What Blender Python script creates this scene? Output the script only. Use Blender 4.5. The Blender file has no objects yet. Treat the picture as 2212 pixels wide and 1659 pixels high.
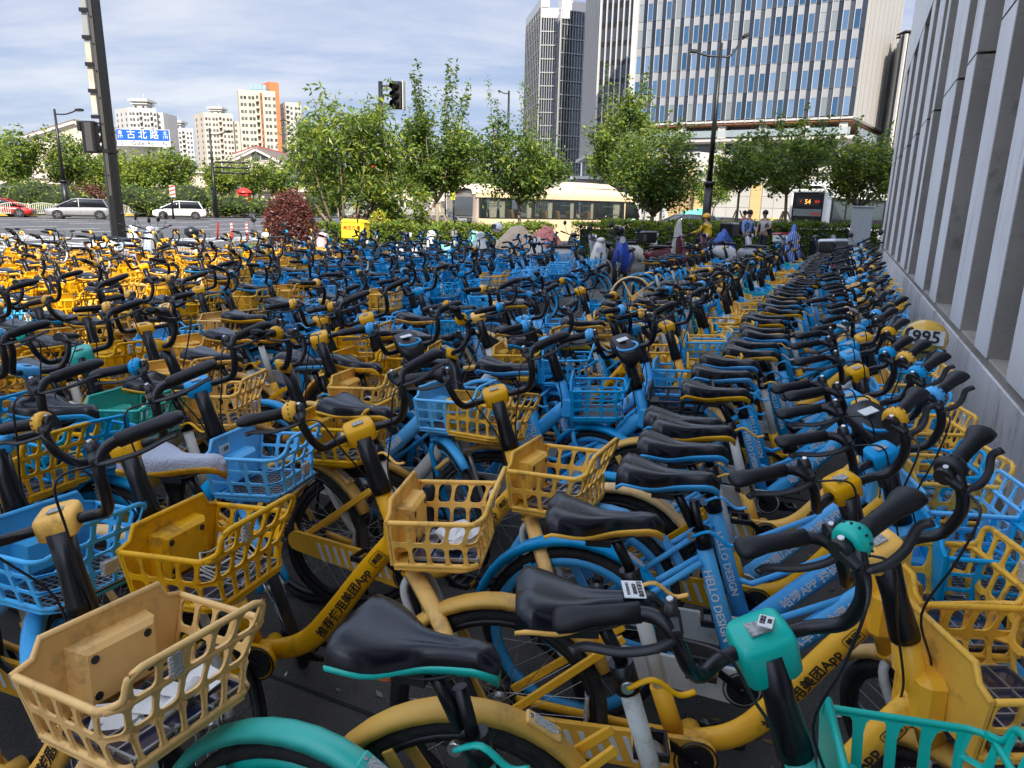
import bpy, math, random
from math import sin, cos, pi, radians as R, sqrt, atan2
from mathutils import Vector, Matrix, Quaternion

sc = bpy.context.scene
C = sc.collection
rnd = random.Random(7)

# ------------------------------------------------------------------ camera, sky, sun, exposure
EYE = 1.62
cam = bpy.data.objects.new('camera', bpy.data.cameras.new('camera'))
C.objects.link(cam)
cam.data.sensor_width = 36.0
cam.data.lens = 36.0 * 1520 / 2212
cam.data.clip_start = 0.05
cam.data.clip_end = 6000
cam.location = (0, 0, EYE)
cam.matrix_world = (Matrix.Translation((0, 0, EYE)) @ Matrix.Rotation(R(90 - 14.04), 4, 'X') @ Matrix.Rotation(R(1.35), 4, 'Z'))
sc.camera = cam

SUN_EL, SUN_AZ = 36.0, 172.0        # azimuth clockwise from +Y (the way the camera looks)
world = bpy.data.worlds.new('World')
sc.world = world
world.use_nodes = True
nt = world.node_tree
nt.nodes.clear()
wo = nt.nodes.new('ShaderNodeOutputWorld')
bg = nt.nodes.new('ShaderNodeBackground')
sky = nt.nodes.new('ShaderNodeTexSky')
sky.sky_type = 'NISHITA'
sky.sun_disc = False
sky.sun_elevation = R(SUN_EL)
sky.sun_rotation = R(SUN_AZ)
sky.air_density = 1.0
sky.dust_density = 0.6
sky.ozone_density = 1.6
tc = nt.nodes.new('ShaderNodeTexCoord')
sep = nt.nodes.new('ShaderNodeSeparateXYZ')
nt.links.new(tc.outputs['Generated'], sep.inputs[0])
# clouds lie on a flat layer: direction divided by its height, so they thin to streaks near the horizon
zc = nt.nodes.new('ShaderNodeMath'); zc.operation = 'MAXIMUM'; zc.inputs[1].default_value = 0.02
nt.links.new(sep.outputs['Z'], zc.inputs[0])
za = nt.nodes.new('ShaderNodeMath'); za.operation = 'ADD'; za.inputs[1].default_value = 0.12
nt.links.new(zc.outputs[0], za.inputs[0])
dx = nt.nodes.new('ShaderNodeMath'); dx.operation = 'DIVIDE'
dy = nt.nodes.new('ShaderNodeMath'); dy.operation = 'DIVIDE'
nt.links.new(sep.outputs['X'], dx.inputs[0]); nt.links.new(za.outputs[0], dx.inputs[1])
nt.links.new(sep.outputs['Y'], dy.inputs[0]); nt.links.new(za.outputs[0], dy.inputs[1])
cmb = nt.nodes.new('ShaderNodeCombineXYZ')
nt.links.new(dx.outputs[0], cmb.inputs[0]); nt.links.new(dy.outputs[0], cmb.inputs[1])
mp = nt.nodes.new('ShaderNodeMapping'); mp.inputs['Scale'].default_value = (0.5, 0.95, 1); mp.inputs['Rotation'].default_value = (0, 0, R(12))
nt.links.new(cmb.outputs[0], mp.inputs[0])
nz = nt.nodes.new('ShaderNodeTexNoise'); nz.inputs['Scale'].default_value = 1.1; nz.inputs['Detail'].default_value = 9; nz.inputs['Roughness'].default_value = 0.58; nz.inputs['Distortion'].default_value = 0.25
nt.links.new(mp.outputs[0], nz.inputs[0])
rp = nt.nodes.new('ShaderNodeValToRGB')
rp.color_ramp.elements[0].position = 0.40; rp.color_ramp.elements[0].color = (0.10, 0.10, 0.10, 1)
rp.color_ramp.elements[1].position = 0.62; rp.color_ramp.elements[1].color = (1, 1, 1, 1)
nt.links.new(nz.outputs['Fac'], rp.inputs[0])
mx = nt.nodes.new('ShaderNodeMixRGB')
# cloud above the view: sky colour plus white added to lift the shade
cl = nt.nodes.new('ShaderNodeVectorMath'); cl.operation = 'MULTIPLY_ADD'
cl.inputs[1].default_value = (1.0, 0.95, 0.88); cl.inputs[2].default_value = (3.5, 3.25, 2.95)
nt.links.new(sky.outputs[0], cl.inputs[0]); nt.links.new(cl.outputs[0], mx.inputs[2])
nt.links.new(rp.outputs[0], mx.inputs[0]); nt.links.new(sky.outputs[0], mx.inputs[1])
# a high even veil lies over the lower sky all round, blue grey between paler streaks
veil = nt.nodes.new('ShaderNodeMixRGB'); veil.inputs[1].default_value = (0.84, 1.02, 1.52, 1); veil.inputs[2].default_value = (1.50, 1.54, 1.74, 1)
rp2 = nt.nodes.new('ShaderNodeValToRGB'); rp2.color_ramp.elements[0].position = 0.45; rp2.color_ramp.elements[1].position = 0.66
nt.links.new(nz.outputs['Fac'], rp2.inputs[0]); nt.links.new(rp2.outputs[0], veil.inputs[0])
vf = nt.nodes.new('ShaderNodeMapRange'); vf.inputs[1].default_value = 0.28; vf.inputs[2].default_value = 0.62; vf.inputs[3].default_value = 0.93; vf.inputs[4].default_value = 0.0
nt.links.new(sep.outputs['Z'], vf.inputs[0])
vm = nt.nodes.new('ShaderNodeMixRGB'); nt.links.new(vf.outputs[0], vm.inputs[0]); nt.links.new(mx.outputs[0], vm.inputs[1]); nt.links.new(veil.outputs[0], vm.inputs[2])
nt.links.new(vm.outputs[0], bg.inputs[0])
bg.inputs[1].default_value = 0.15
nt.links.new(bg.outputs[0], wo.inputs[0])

sun = bpy.data.objects.new('sun', bpy.data.lights.new('sun', 'SUN'))
C.objects.link(sun)
sun.data.energy = 2.5
sun.data.angle = R(0.5)
sun.data.color = (1.0, 0.90, 0.74)
_sd = Vector((sin(R(SUN_AZ)) * cos(R(SUN_EL)), cos(R(SUN_AZ)) * cos(R(SUN_EL)), sin(R(SUN_EL))))
sun.rotation_euler = _sd.to_track_quat('Z', 'Y').to_euler()

sc.view_settings.view_transform = 'Standard'
sc.view_settings.look = 'None'
sc.view_settings.gamma = 1.0
sc.view_settings.use_curve_mapping = False
sc.view_settings.exposure = 1.5
sc.cycles.max_bounces = 6
sc.cycles.diffuse_bounces = 3
sc.cycles.glossy_bounces = 3
sc.cycles.transmission_bounces = 4
sc.cycles.transparent_max_bounces = 6
sc.cycles.use_denoising = True

# ------------------------------------------------------------------ where a line of sight meets a height / a distance
_P, _R, _F = R(14.04), R(1.35), 1520.0
def _ray(u, v):
    x = u - 1106; y = 829.5 - v
    c, s = cos(_R), sin(_R)
    X = x * c - y * s; Y = x * s + y * c
    return Vector((X, _F * cos(_P) + Y * sin(_P), -_F * sin(_P) + Y * cos(_P)))
def at(u, v, z=0.0):
    r = _ray(u, v)
    return Vector((0, 0, EYE)) + r * ((z - EYE) / r.z)
def atd(u, v, D):
    r = _ray(u, v)
    return Vector((0, 0, EYE)) + r * (D / r.y)

# ------------------------------------------------------------------ materials
MAT = {}
def mat(name, col, rough=0.5, metal=0.0, var=0.0, nscale=8.0, namt=0.0, dirt=None, dscale=6.0, dthr=0.62, bump=0.0, bscale=60.0, spec=0.5, coat=0.0, trans=None, emis=None, sheen=0, alpha=None, coords='Object', streak=None):
    if name in MAT: return MAT[name]
    m = bpy.data.materials.new(name); m.use_nodes = True
    n = m.node_tree; b = n.nodes['Principled BSDF']; L = n.links
    b.inputs['Roughness'].default_value = rough
    b.inputs['Metallic'].default_value = metal
    b.inputs['Specular IOR Level'].default_value = spec
    b.inputs['Coat Weight'].default_value = coat
    if emis: b.inputs['Emission Color'].default_value = (*emis[:3], 1); b.inputs['Emission Strength'].default_value = emis[3]
    if trans is not None: b.inputs['Transmission Weight'].default_value = trans
    if alpha is not None: b.inputs['Alpha'].default_value = alpha
    col4 = (*col, 1)
    b.inputs['Base Color'].default_value = col4
    last = None
    t = n.nodes.new('ShaderNodeTexCoord') if (namt or dirt or bump) else None
    if namt:
        z = n.nodes.new('ShaderNodeTexNoise'); z.inputs['Scale'].default_value = nscale; z.inputs['Detail'].default_value = 5
        L.new(t.outputs[coords], z.inputs[0])
        mr = n.nodes.new('ShaderNodeMapRange'); mr.inputs[1].default_value = 0.3; mr.inputs[2].default_value = 0.7; mr.inputs[3].default_value = 1 - namt; mr.inputs[4].default_value = 1 + namt
        L.new(z.outputs['Fac'], mr.inputs[0])
        h = n.nodes.new('ShaderNodeHueSaturation'); h.inputs['Color'].default_value = col4
        L.new(mr.outputs[0], h.inputs['Value']); last = h.outputs[0]
    if var:
        o = n.nodes.new('ShaderNodeObjectInfo')
        mr = n.nodes.new('ShaderNodeMapRange'); mr.inputs[3].default_value = 1 - var; mr.inputs[4].default_value = 1 + var
        L.new(o.outputs['Random'], mr.inputs[0])
        h = n.nodes.new('ShaderNodeHueSaturation'); h.inputs['Color'].default_value = col4
        if last: L.new(last, h.inputs['Color'])
        L.new(mr.outputs[0], h.inputs['Value'])
        mr2 = n.nodes.new('ShaderNodeMapRange'); mr2.inputs[3].default_value = 1.06; mr2.inputs[4].default_value = 1 - var * 0.9
        L.new(o.outputs['Random'], mr2.inputs[0]); L.new(mr2.outputs[0], h.inputs['Saturation'])
        last = h.outputs[0]
    if dirt:
        z = n.nodes.new('ShaderNodeTexNoise'); z.inputs['Scale'].default_value = dscale; z.inputs['Detail'].default_value = 8; z.inputs['Roughness'].default_value = 0.7
        if var:
            ad = n.nodes.new('ShaderNodeVectorMath'); ad.operation = 'ADD'
            sx = n.nodes.new('ShaderNodeMath'); sx.operation = 'MULTIPLY'; sx.inputs[1].default_value = 37
            L.new(o.outputs['Random'], sx.inputs[0]); L.new(t.outputs[coords], ad.inputs[0]); L.new(sx.outputs[0], ad.inputs[1]); L.new(ad.outputs[0], z.inputs[0])
        else: L.new(t.outputs[coords], z.inputs[0])
        if streak:
            mpg = n.nodes.new('ShaderNodeMapping'); mpg.inputs['Scale'].default_value = (1, 1, streak); L.new(t.outputs[coords], mpg.inputs[0]); L.new(mpg.outputs[0], z.inputs[0])
        cr = n.nodes.new('ShaderNodeMapRange'); cr.inputs[1].default_value = dthr - 0.06; cr.inputs[2].default_value = dthr + 0.08; cr.inputs[4].default_value = dirt[3] if len(dirt) > 3 else 0.8
        L.new(z.outputs['Fac'], cr.inputs[0])
        mm = n.nodes.new('ShaderNodeMixRGB'); mm.inputs[1].default_value = col4; mm.inputs[2].default_value = (*dirt[:3], 1)
        if last: L.new(last, mm.inputs[1])
        L.new(cr.outputs[0], mm.inputs[0]); last = mm.outputs[0]
        rr = n.nodes.new('ShaderNodeMapRange'); rr.inputs[3].default_value = rough; rr.inputs[4].default_value = min(1, rough + 0.35)
        L.new(cr.outputs[0], rr.inputs[0]); L.new(rr.outputs[0], b.inputs['Roughness'])
    if last: L.new(last, b.inputs['Base Color'])
    if bump:
        z = n.nodes.new('ShaderNodeTexNoise'); z.inputs['Scale'].default_value = bscale; z.inputs['Detail'].default_value = 4
        L.new(t.outputs[coords], z.inputs[0])
        bp = n.nodes.new('ShaderNodeBump'); bp.inputs['Strength'].default_value = bump; bp.inputs['Distance'].default_value = 0.01
        L.new(z.outputs['Fac'], bp.inputs['Height']); L.new(bp.outputs[0], b.inputs['Normal'])
    MAT[name] = m
    return m

# ------------------------------------------------------------------ mesh builder
class MB:
    def __init__(s): s.v = []; s.f = []; s.m = []; s.s = []; s.T = None
    def _add(s, vs, fs, mi=0, sm=False):
        o = len(s.v)
        if s.T is not None: vs = [s.T @ Vector(p) for p in vs]
        s.v += [tuple(p) for p in vs]
        s.f += [tuple(i + o for i in f) for f in fs]
        s.m += [mi] * len(fs); s.s += [sm] * len(fs)
        return s
    def box(s, c, d, mi=0, rot=None, bev=0.0):
        x, y, z = d[0] / 2, d[1] / 2, d[2] / 2
        if bev:
            b = min(bev, x * .9, y * .9, z * .9)
            vs = []; idx = {}
            for sx in (-1, 1):
                for sy in (-1, 1):
                    for sz in (-1, 1):
                        for k, q in enumerate(((x, y - b, z - b), (x - b, y, z - b), (x - b, y - b, z))):
                            idx[(sx, sy, sz, k)] = len(vs); vs.append((sx * q[0], sy * q[1], sz * q[2]))
            I = idx; fs = []
            for a in (-1, 1):
                fs.append([I[(a, p, q, 0)] for p, q in ((-1, -1), (1, -1), (1, 1), (-1, 1))][::a])
                fs.append([I[(p, a, q, 1)] for p, q in ((-1, -1), (1, -1), (1, 1), (-1, 1))][::-a])
                fs.append([I[(p, q, a, 2)] for p, q in ((-1, -1), (1, -1), (1, 1), (-1, 1))][::a])
            for a in (-1, 1):
                for c2 in (-1, 1):
                    q = [I[(a, c2, -1, 0)], I[(a, c2, -1, 1)], I[(a, c2, 1, 1)], I[(a, c2, 1, 0)]]; fs.append(q if a * c2 > 0 else q[::-1])
                    q = [I[(a, -1, c2, 0)], I[(a, -1, c2, 2)], I[(a, 1, c2, 2)], I[(a, 1, c2, 0)]]; fs.append(q if a * c2 < 0 else q[::-1])
                    q = [I[(-1, a, c2, 1)], I[(-1, a, c2, 2)], I[(1, a, c2, 2)], I[(1, a, c2, 1)]]; fs.append(q if a * c2 > 0 else q[::-1])
                    for e in (-1, 1):
                        q = [I[(a, c2, e, 0)], I[(a, c2, e, 1)], I[(a, c2, e, 2)]]; fs.append(q if a * c2 * e > 0 else q[::-1])
        else:
            vs = [(-x, -y, -z), (x, -y, -z), (x, y, -z), (-x, y, -z), (-x, -y, z), (x, -y, z), (x, y, z), (-x, y, z)]
            fs = [(0, 3, 2, 1), (4, 5, 6, 7), (0, 1, 5, 4), (1, 2, 6, 5), (2, 3, 7, 6), (3, 0, 4, 7)]
        M = Matrix.Translation(c) @ (rot.to_4x4() if rot is not None else Matrix())
        return s._add([M @ Vector(p) for p in vs], fs, mi)
    def beam(s, a, b, w, h, mi=0, up=(0, 0, 1), bev=0.0):
        a = Vector(a); b = Vector(b); d = b - a; L = d.length
        x = d.normalized(); y = Vector(up).cross(x)
        if y.length < 1e-4: y = Vector((0, 1, 0)).cross(x)
        y.normalize(); z = x.cross(y)
        rot = Matrix((x, y, z)).transposed()
        return s.box((a + b) / 2, (L, w, h), mi, rot, bev)
    def tube(s, pts, r, n=8, mi=0, ry=None, closed=False, caps=True, sm=True, up=(0, 1, 0)):
        P = [Vector(p) for p in pts]; k = len(P)
        rr = r if isinstance(r, (list, tuple)) else [r] * k
        ryy = (ry if isinstance(ry, (list, tuple)) else [ry] * k) if ry is not None else rr
        vs = []; U = Vector(up)
        prev = None
        for i, p in enumerate(P):
            a = P[(i - 1) % k] if (closed or i > 0) else p
            b = P[(i + 1) % k] if (closed or i < k - 1) else p
            t = (b - a).normalized()
            n1 = (U - t * U.dot(t)) if prev is None else (prev - t * prev.dot(t))
            if n1.length < 1e-3: n1 = Vector((1, 0, 0)) - t * t.x
            if n1.length < 1e-3: n1 = Vector((0, 0, 1)) - t * t.z
            n1.normalize(); prev = n1
            n2 = t.cross(n1)
            for j in range(n):
                q = 2 * pi * (j + .5) / n
                vs.append(p + n1 * (cos(q) * ryy[i]) + n2 * (sin(q) * rr[i]))
        fs = []
        for i in range(k if closed else k - 1):
            for j in range(n):
                a = i * n + j; b = i * n + (j + 1) % n; i2 = (i + 1) % k
                fs.append((a, b, i2 * n + (j + 1) % n, i2 * n + j))
        s._add(vs, fs, mi, sm)
        if caps and not closed:
            o = len(s.v) - len(vs)
            s.f += [tuple(o + j for j in range(n))[::-1], tuple(o + (k - 1) * n + j for j in range(n))]
            s.m += [mi, mi]; s.s += [False, False]
        return s
    def cyl(s, a, b, r, n=12, mi=0, r2=None, sm=True): return s.tube([a, b], [r, r if r2 is None else r2], n, mi, sm=sm)
    def lathe(s, prof, c=(0, 0, 0), ax=(0, 0, 1), n=16, mi=0, sm=True):
        ax = Vector(ax).normalized(); q = Vector((0, 0, 1)).rotation_difference(ax); c = Vector(c)
        vs = [c + q @ Vector((r * cos(2 * pi * j / n), r * sin(2 * pi * j / n), h)) for r, h in prof for j in range(n)]
        fs = [(i * n + j, i * n + (j + 1) % n, (i + 1) * n + (j + 1) % n, (i + 1) * n + j) for i in range(len(prof) - 1) for j in range(n)]
        return s._add(vs, fs, mi, sm)
    def ball(s, c, r, n=12, m=8, mi=0, sq=(1, 1, 1)):
        c = Vector(c); vs = [c + Vector((0, 0, -r * sq[2]))]
        for i in range(1, m):
            t = pi * i / m
            for j in range(n): vs.append(c + Vector((r * sq[0] * sin(t) * cos(2 * pi * j / n), r * sq[1] * sin(t) * sin(2 * pi * j / n), -r * sq[2] * cos(t))))
        vs.append(c + Vector((0, 0, r * sq[2])))
        fs = [(0, 1 + (j + 1) % n, 1 + j) for j in range(n)]
        for i in range(m - 2):
            for j in range(n): fs.append((1 + i * n + j, 1 + i * n + (j + 1) % n, 1 + (i + 1) * n + (j + 1) % n, 1 + (i + 1) * n + j))
        e = len(vs) - 1; o = 1 + (m - 2) * n
        fs += [(o + j, o + (j + 1) % n, e) for j in range(n)]
        return s._add(vs, fs, mi, True)
    def loft(s, secs, mi=0, sm=True, closed=True, caps=True):
        n = len(secs[0]); vs = [p for q in secs for p in q]
        fs = []
        for i in range(len(secs) - 1):
            for j in range(n if closed else n - 1):
                fs.append((i * n + j, i * n + (j + 1) % n, (i + 1) * n + (j + 1) % n, (i + 1) * n + j))
        s._add(vs, fs, mi, sm)
        if caps and closed:
            o = len(s.v) - len(vs); e = o + (len(secs) - 1) * n
            s.f += [tuple(o + j for j in range(n))[::-1], tuple(e + j for j in range(n))]; s.m += [mi, mi]; s.s += [sm, sm]
        return s
    def prism(s, poly, y0, y1, mi=0, plane='xz'):
        n = len(poly)
        g = (lambda a, b, t: (a, t, b)) if plane == 'xz' else ((lambda a, b, t: (a, b, t)) if plane == 'xy' else (lambda a, b, t: (t, a, b)))
        vs = [g(a, b, y0) for a, b in poly] + [g(a, b, y1) for a, b in poly]
        fs = [tuple(range(n)), tuple(range(2 * n - 1, n - 1, -1))] + [(i, i + n, (i + 1) % n + n, (i + 1) % n) for i in range(n)]
        return s._add(vs, fs, mi)
    def perf(s, fn, u0, u1, nu, v0, v1, nv, mu=.15, mv=.15, th=.004, nc=3, rad=.35, mi=0, skip=None):
        """a perforated sheet: cells of a grid, each a ring round a rounded hole, with real thickness; fn(u, v, off) -> point"""
        for i in range(nu):
            for j in range(nv):
                a0 = u0 + (u1 - u0) * i / nu; a1 = u0 + (u1 - u0) * (i + 1) / nu
                b0 = v0 + (v1 - v0) * j / nv; b1 = v0 + (v1 - v0) * (j + 1) / nv
                if skip and skip(i, j):
                    vs = [fn(a, b, o) for o in (0, th) for a, b in ((a0, b0), (a1, b0), (a1, b1), (a0, b1))]
                    s._add(vs, [(0, 1, 2, 3), (7, 6, 5, 4), (0, 4, 5, 1), (2, 6, 7, 3), (1, 5, 6, 2), (3, 7, 4, 0)], mi, False); continue
                out = []; inn = []
                for q, (cx, cy) in enumerate(((a0, b0), (a1, b0), (a1, b1), (a0, b1))):
                    sx = 1 if q in (0, 3) else -1; sy = 1 if q < 2 else -1
                    hx = cx + sx * mu * (a1 - a0); hy = cy + sy * mv * (b1 - b0)
                    rx = rad * (a1 - a0) * (1 - 2 * mu); ry = rad * (b1 - b0) * (1 - 2 * mv)
                    for k in range(nc):
                        out.append((cx, cy))
                        if nc == 1: inn.append((hx, hy)); continue
                        an = (pi / 2) * k / (nc - 1)
                        # from the edge before the corner to the edge after it
                        if q in (0, 2): dx_, dy_ = 1 - cos(an), 1 - sin(an)
                        else: dx_, dy_ = 1 - sin(an), 1 - cos(an)
                        inn.append((hx + sx * rx * dx_, hy + sy * ry * dy_))
                n = len(out)
                vs = [fn(a, b, 0) for a, b in out] + [fn(a, b, 0) for a, b in inn] + [fn(a, b, th) for a, b in out] + [fn(a, b, th) for a, b in inn]
                fs = []
                for k in range(n):
                    k2 = (k + 1) % n; cor = out[k] == out[k2]
                    fs.append((k, n + k2, n + k) if cor else (k, k2, n + k2, n + k))
                    fs.append((2 * n + k, 3 * n + k, 3 * n + k2) if cor else (2 * n + k, 3 * n + k, 3 * n + k2, 2 * n + k2))
                    fs.append((n + k, n + k2, 3 * n + k2, 3 * n + k))
                s._add(vs, fs, mi, False)
        return s
    def mesh(s, name, mats):
        me = bpy.data.meshes.new(name)
        me.from_pydata([tuple(p) for p in s.v], [], s.f)
        for m in (mats if isinstance(mats, (list, tuple)) else [mats]): me.materials.append(m)
        me.polygons.foreach_set('material_index', s.m)
        me.polygons.foreach_set('use_smooth', s.s)
        me.update()
        return me

def put(name, me, parent=None, loc=None, rot=None, mtx=None, **kw):
    o = bpy.data.objects.new(name, me); C.objects.link(o)
    if parent is not None: o.parent = parent
    if mtx is not None: o.matrix_local = mtx
    else:
        if loc is not None: o.location = loc
        if rot is not None: o.rotation_euler = rot
    for k, v in kw.items():
        if v is not None: o[k] = v
    return o
def thing(name, label, cat, loc=(0, 0, 0), rz=0.0, group=None, me=None):
    o = put(name, me, None, loc, (0, 0, rz)); o['label'] = label; o['category'] = cat
    if group: o['group'] = group
    return o
_txt = {}
def text_mesh(s, size, ma, depth=0.0008, align='CENTER', space=1.0, bold=0.0):
    k = (s, size, ma.name, align, bold)
    if k in _txt: return _txt[k]
    cu = bpy.data.curves.new('lettering', 'FONT'); cu.body = s; cu.size = size; cu.extrude = depth; cu.align_x = align; cu.align_y = 'CENTER'; cu.space_character = space; cu.resolution_u = 2; cu.offset = bold
    ob = bpy.data.objects.new('lettering', cu); C.objects.link(ob)
    bpy.context.view_layer.update()
    dg = bpy.context.evaluated_depsgraph_get()
    me = bpy.data.meshes.new_from_object(ob.evaluated_get(dg)); me.materials.clear(); me.materials.append(ma)
    bpy.data.objects.remove(ob); bpy.data.curves.remove(cu)
    _txt[k] = me
    return me
def cat_rom(P, k=4):
    P = [Vector(p) for p in P]; out = []
    for i in range(len(P) - 1):
        a = P[i - 1] if i else P[0] * 2 - P[1]; b = P[i]; c = P[i + 1]; d = P[i + 2] if i + 2 < len(P) else P[-1] * 2 - P[-2]
        for j in range(k):
            t = j / k
            out.append(.5 * ((2 * b) + (c - a) * t + (2 * a - 5 * b + 4 * c - d) * t * t + (3 * b - 3 * c + d - a) * t ** 3))
    out.append(P[-1]); return out
# ------------------------------------------------------------------ shared bicycles
YEL = mat('yellow_paint', (0.88, 0.44, 0.006), 0.33, var=0.14, namt=.06, dirt=(0.09, 0.06, 0.03, .6), dscale=7, dthr=.61, bump=.04, spec=.32)
YELB = mat('yellow_basket_plastic', (0.88, 0.46, 0.015), 0.42, var=0.12, namt=.10, nscale=14, dirt=(0.16, 0.10, 0.05, .65), dscale=11, dthr=.585, bump=.08, spec=.3)
FADE = mat('faded_yellow_plastic', (0.86, 0.50, 0.12), 0.5, var=0.2, namt=.10, nscale=9, dirt=(0.18, 0.12, 0.07, .55), dscale=9, dthr=.60, bump=.06)
BLU = mat('blue_paint', (0.004, 0.36, 0.76), 0.32, var=0.16, namt=.05, dirt=(0.05, 0.10, 0.16, .5), dscale=8, dthr=.63, bump=.03, spec=.32)
BLUB = mat('blue_basket_plastic', (0.005, 0.42, 0.84), 0.42, var=0.18, namt=.07, dirt=(0.10, 0.17, 0.24, .5), dscale=10, dthr=.61, bump=.05, spec=.3)
TEA = mat('teal_paint', (0.01, 0.50, 0.40), 0.35, var=0.08, namt=.05, dirt=(0.05, 0.16, 0.14, .4), dscale=8, dthr=.68)
WHT = mat('white_paint', (0.62, 0.62, 0.58), 0.4, var=0.1, namt=.06, dirt=(0.22, 0.17, 0.10, .7), dscale=9, dthr=.60)
BLK = mat('black_painted_tube', (0.005, 0.0055, 0.008), 0.30, namt=.2, dirt=(0.03, 0.020, 0.016, .7), dscale=14, dthr=.67, spec=.42)
RUB = mat('black_rubber', (0.006, 0.0065, 0.009), 0.48, namt=.15, nscale=20, dirt=(.04,.036,.03,.5), dscale=12, dthr=.66, bump=.05, bscale=150, spec=.34)
SAD = mat('black_saddle_vinyl', (0.003, 0.0042, 0.0085), 0.24, namt=.2, nscale=20, dirt=(0.03, 0.03, 0.03, .35), dscale=6, dthr=.64, bump=.03, bscale=200, spec=.45)
TYR = mat('tyre_rubber', (0.010, 0.010, 0.011), 0.75, dirt=(0.07, 0.062, 0.05, .6), dscale=5, dthr=.55, bump=.4, bscale=120)
STL = mat('bright_steel', (0.62, 0.62, 0.62), 0.28, metal=1.0)
SIL = mat('silver_painted_tube', (0.42, 0.41, 0.38), 0.35, metal=.6)
DRK = mat('dark_plastic', (0.012, 0.012, 0.014), 0.45)
SOL = mat('solar_cell', (0.012, 0.02, 0.055), 0.12, coat=.6, spec=.7)
MSH = mat('dull_steel_mesh', (0.36, 0.36, 0.36), 0.4, metal=.9)
REF = mat('clear_reflector', (0.62, 0.62, 0.60), 0.18, metal=.5, bump=.8, bscale=220)
TXB = mat('black_print', (0.02, 0.015, 0.01), 0.5)
TXW = mat('white_print', (0.72, 0.76, 0.80), 0.5)
GWS = mat('grey_white_textured_vinyl', (0.45, 0.48, 0.58), 0.5, bump=.7, bscale=160)
ORG = mat('orange_rubber', (0.85, 0.16, 0.03), 0.45)
PAP = mat('white_paper', (0.72, 0.72, 0.70), 0.7, bump=.4, bscale=40)

WR = .30
FA, RA, BBp = Vector((.60, 0, WR)), Vector((-.54, 0, WR)), Vector((-.02, 0, .27))
def sax(z): return .28 + (1.0 - z) * .364       # x of the steering axis at height z
SAX_P = Vector((.28, 0, 1.0)); SAX_D = Vector((-.364, 0, 1)).normalized()
def steer_m(a): return Matrix.Translation(SAX_P) @ Matrix.Rotation(a, 4, SAX_D) @ Matrix.Translation(-SAX_P)

_bm = {}
def cached(key, fn):
    if key not in _bm: _bm[key] = fn()
    return _bm[key]

def tyre_mesh(n=40):
    b = MB(); rr = .0195
    P = [(cos(2 * pi * i / n) * (WR - rr), 0, sin(2 * pi * i / n) * (WR - rr)) for i in range(n)]
    b.tube(P, rr, 8, closed=True); return b.mesh('tyre', TYR)
def rim_mesh(m, deep=.0, n=40):
    b = MB()
    for (r0, r1, y) in ((WR - .040, WR - .033, .013),):
        secs = []
        for i in range(n + 1):
            a = 2 * pi * i / n; c_, s_ = cos(a), sin(a)
            secs.append([Vector((c_ * r, yy, s_ * r)) for r, yy in ((WR - .05 - deep, -.010), (WR - .032, -.014), (WR - .032, .014), (WR - .05 - deep, .010))])
        b.loft(secs, caps=False)
    return b.mesh('rim', m)
def spoke_mesh(n=28):
    b = MB(); b.cyl((0, -.035, 0), (0, .035, 0), .018, 10); b.cyl((0, -.032, 0), (0, -.026, 0), .032, 12); b.cyl((0, .026, 0), (0, .032, 0), .032, 12); b.cyl((0, -.05, 0), (0, .05, 0), .008, 6)
    for i in range(n):
        a = 2 * pi * i / n; h = a + (1.1 if i % 2 else -1.1); y = .029 if i % 4 < 2 else -.029
        b.tube([(cos(h) * .030, y, sin(h) * .030), (cos(a) * (WR - .045), 0, sin(a) * (WR - .045))], .0011, 3, caps=False)
    return b.mesh('spokes', STL)

def saddle_meshes(top, base, k=1.0):
    b = MB(); N = 15; Mq = 14; secs = []
    Lg = .275
    def prof(t):
        w = .028 + .072 * (1 / (1 + math.exp((t - .42) * 13))) ** 1.15
        w *= sqrt(max(0.02, 1 - (abs(t - .06) / .075 if t < .06 else 0) ** 2.2 * .75)) if t < .06 else 1
        if t > .9: w *= sqrt(max(.05, 1 - ((t - .9) / .105) ** 2))
        zt = .022 * cos(min(1, t / .5) * pi) * .55 + .012 * max(0, t - .5) - .006
        if t < .06: zt -= .018 * ((.06 - t) / .06) ** 1.5
        if t > .88: zt -= .022 * ((t - .88) / .12) ** 2
        d = .052 - .022 * t
        return w, zt, d
    for i in range(N + 1):
        t = i / N; x = -.145 + Lg * t
        w, zt, d = prof(t); q = []
        for j in range(Mq + 1):
            a = pi * j / Mq; c_ = cos(a); s_ = sin(a)
            yy = w * (abs(c_) ** .8) * (1 if c_ > 0 else -1); zz = zt - d + d * (s_ ** .55)
            q.append(Vector((x, yy, zz - .010 * (1 - abs(c_)) ** 3 * (1 if t < .75 else 0))))
        secs.append(q)
    b.loft(secs, closed=False)
    o = len(b.v)
    for end in (0, N):
        q = secs[end]; b._add(q, [tuple(range(len(q)))[::(1 if end == 0 else -1)]], 0, True)
    me = b.mesh('saddle', top)
    c = MB(); s2 = []
    for i in range(0, N + 1):
        t = i / N; x = -.145 + Lg * t; w, zt, d = prof(t); z = zt - d; w2 = w * 1.03 + .001
        s2.append([Vector((x, w2, z + .005)), Vector((x, w2, z - .002)), Vector((x, w2 * .55, z - .018)), Vector((x, -w2 * .55, z - .018)), Vector((x, -w2, z - .002)), Vector((x, -w2, z + .005))])
    c.loft(s2, sm=True)
    for y in (-.022, .022): c.tube(cat_rom([(-.12, y, -.055), (-.06, y, -.082), (.02, y, -.080), (.11, y * .5, -.040)]), .0035, 6, 1)
    c.box((-.02, 0, -.085), (.06, .05, .025), 1)
    return me, c.mesh('saddle_base', [base, DRK])

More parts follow.
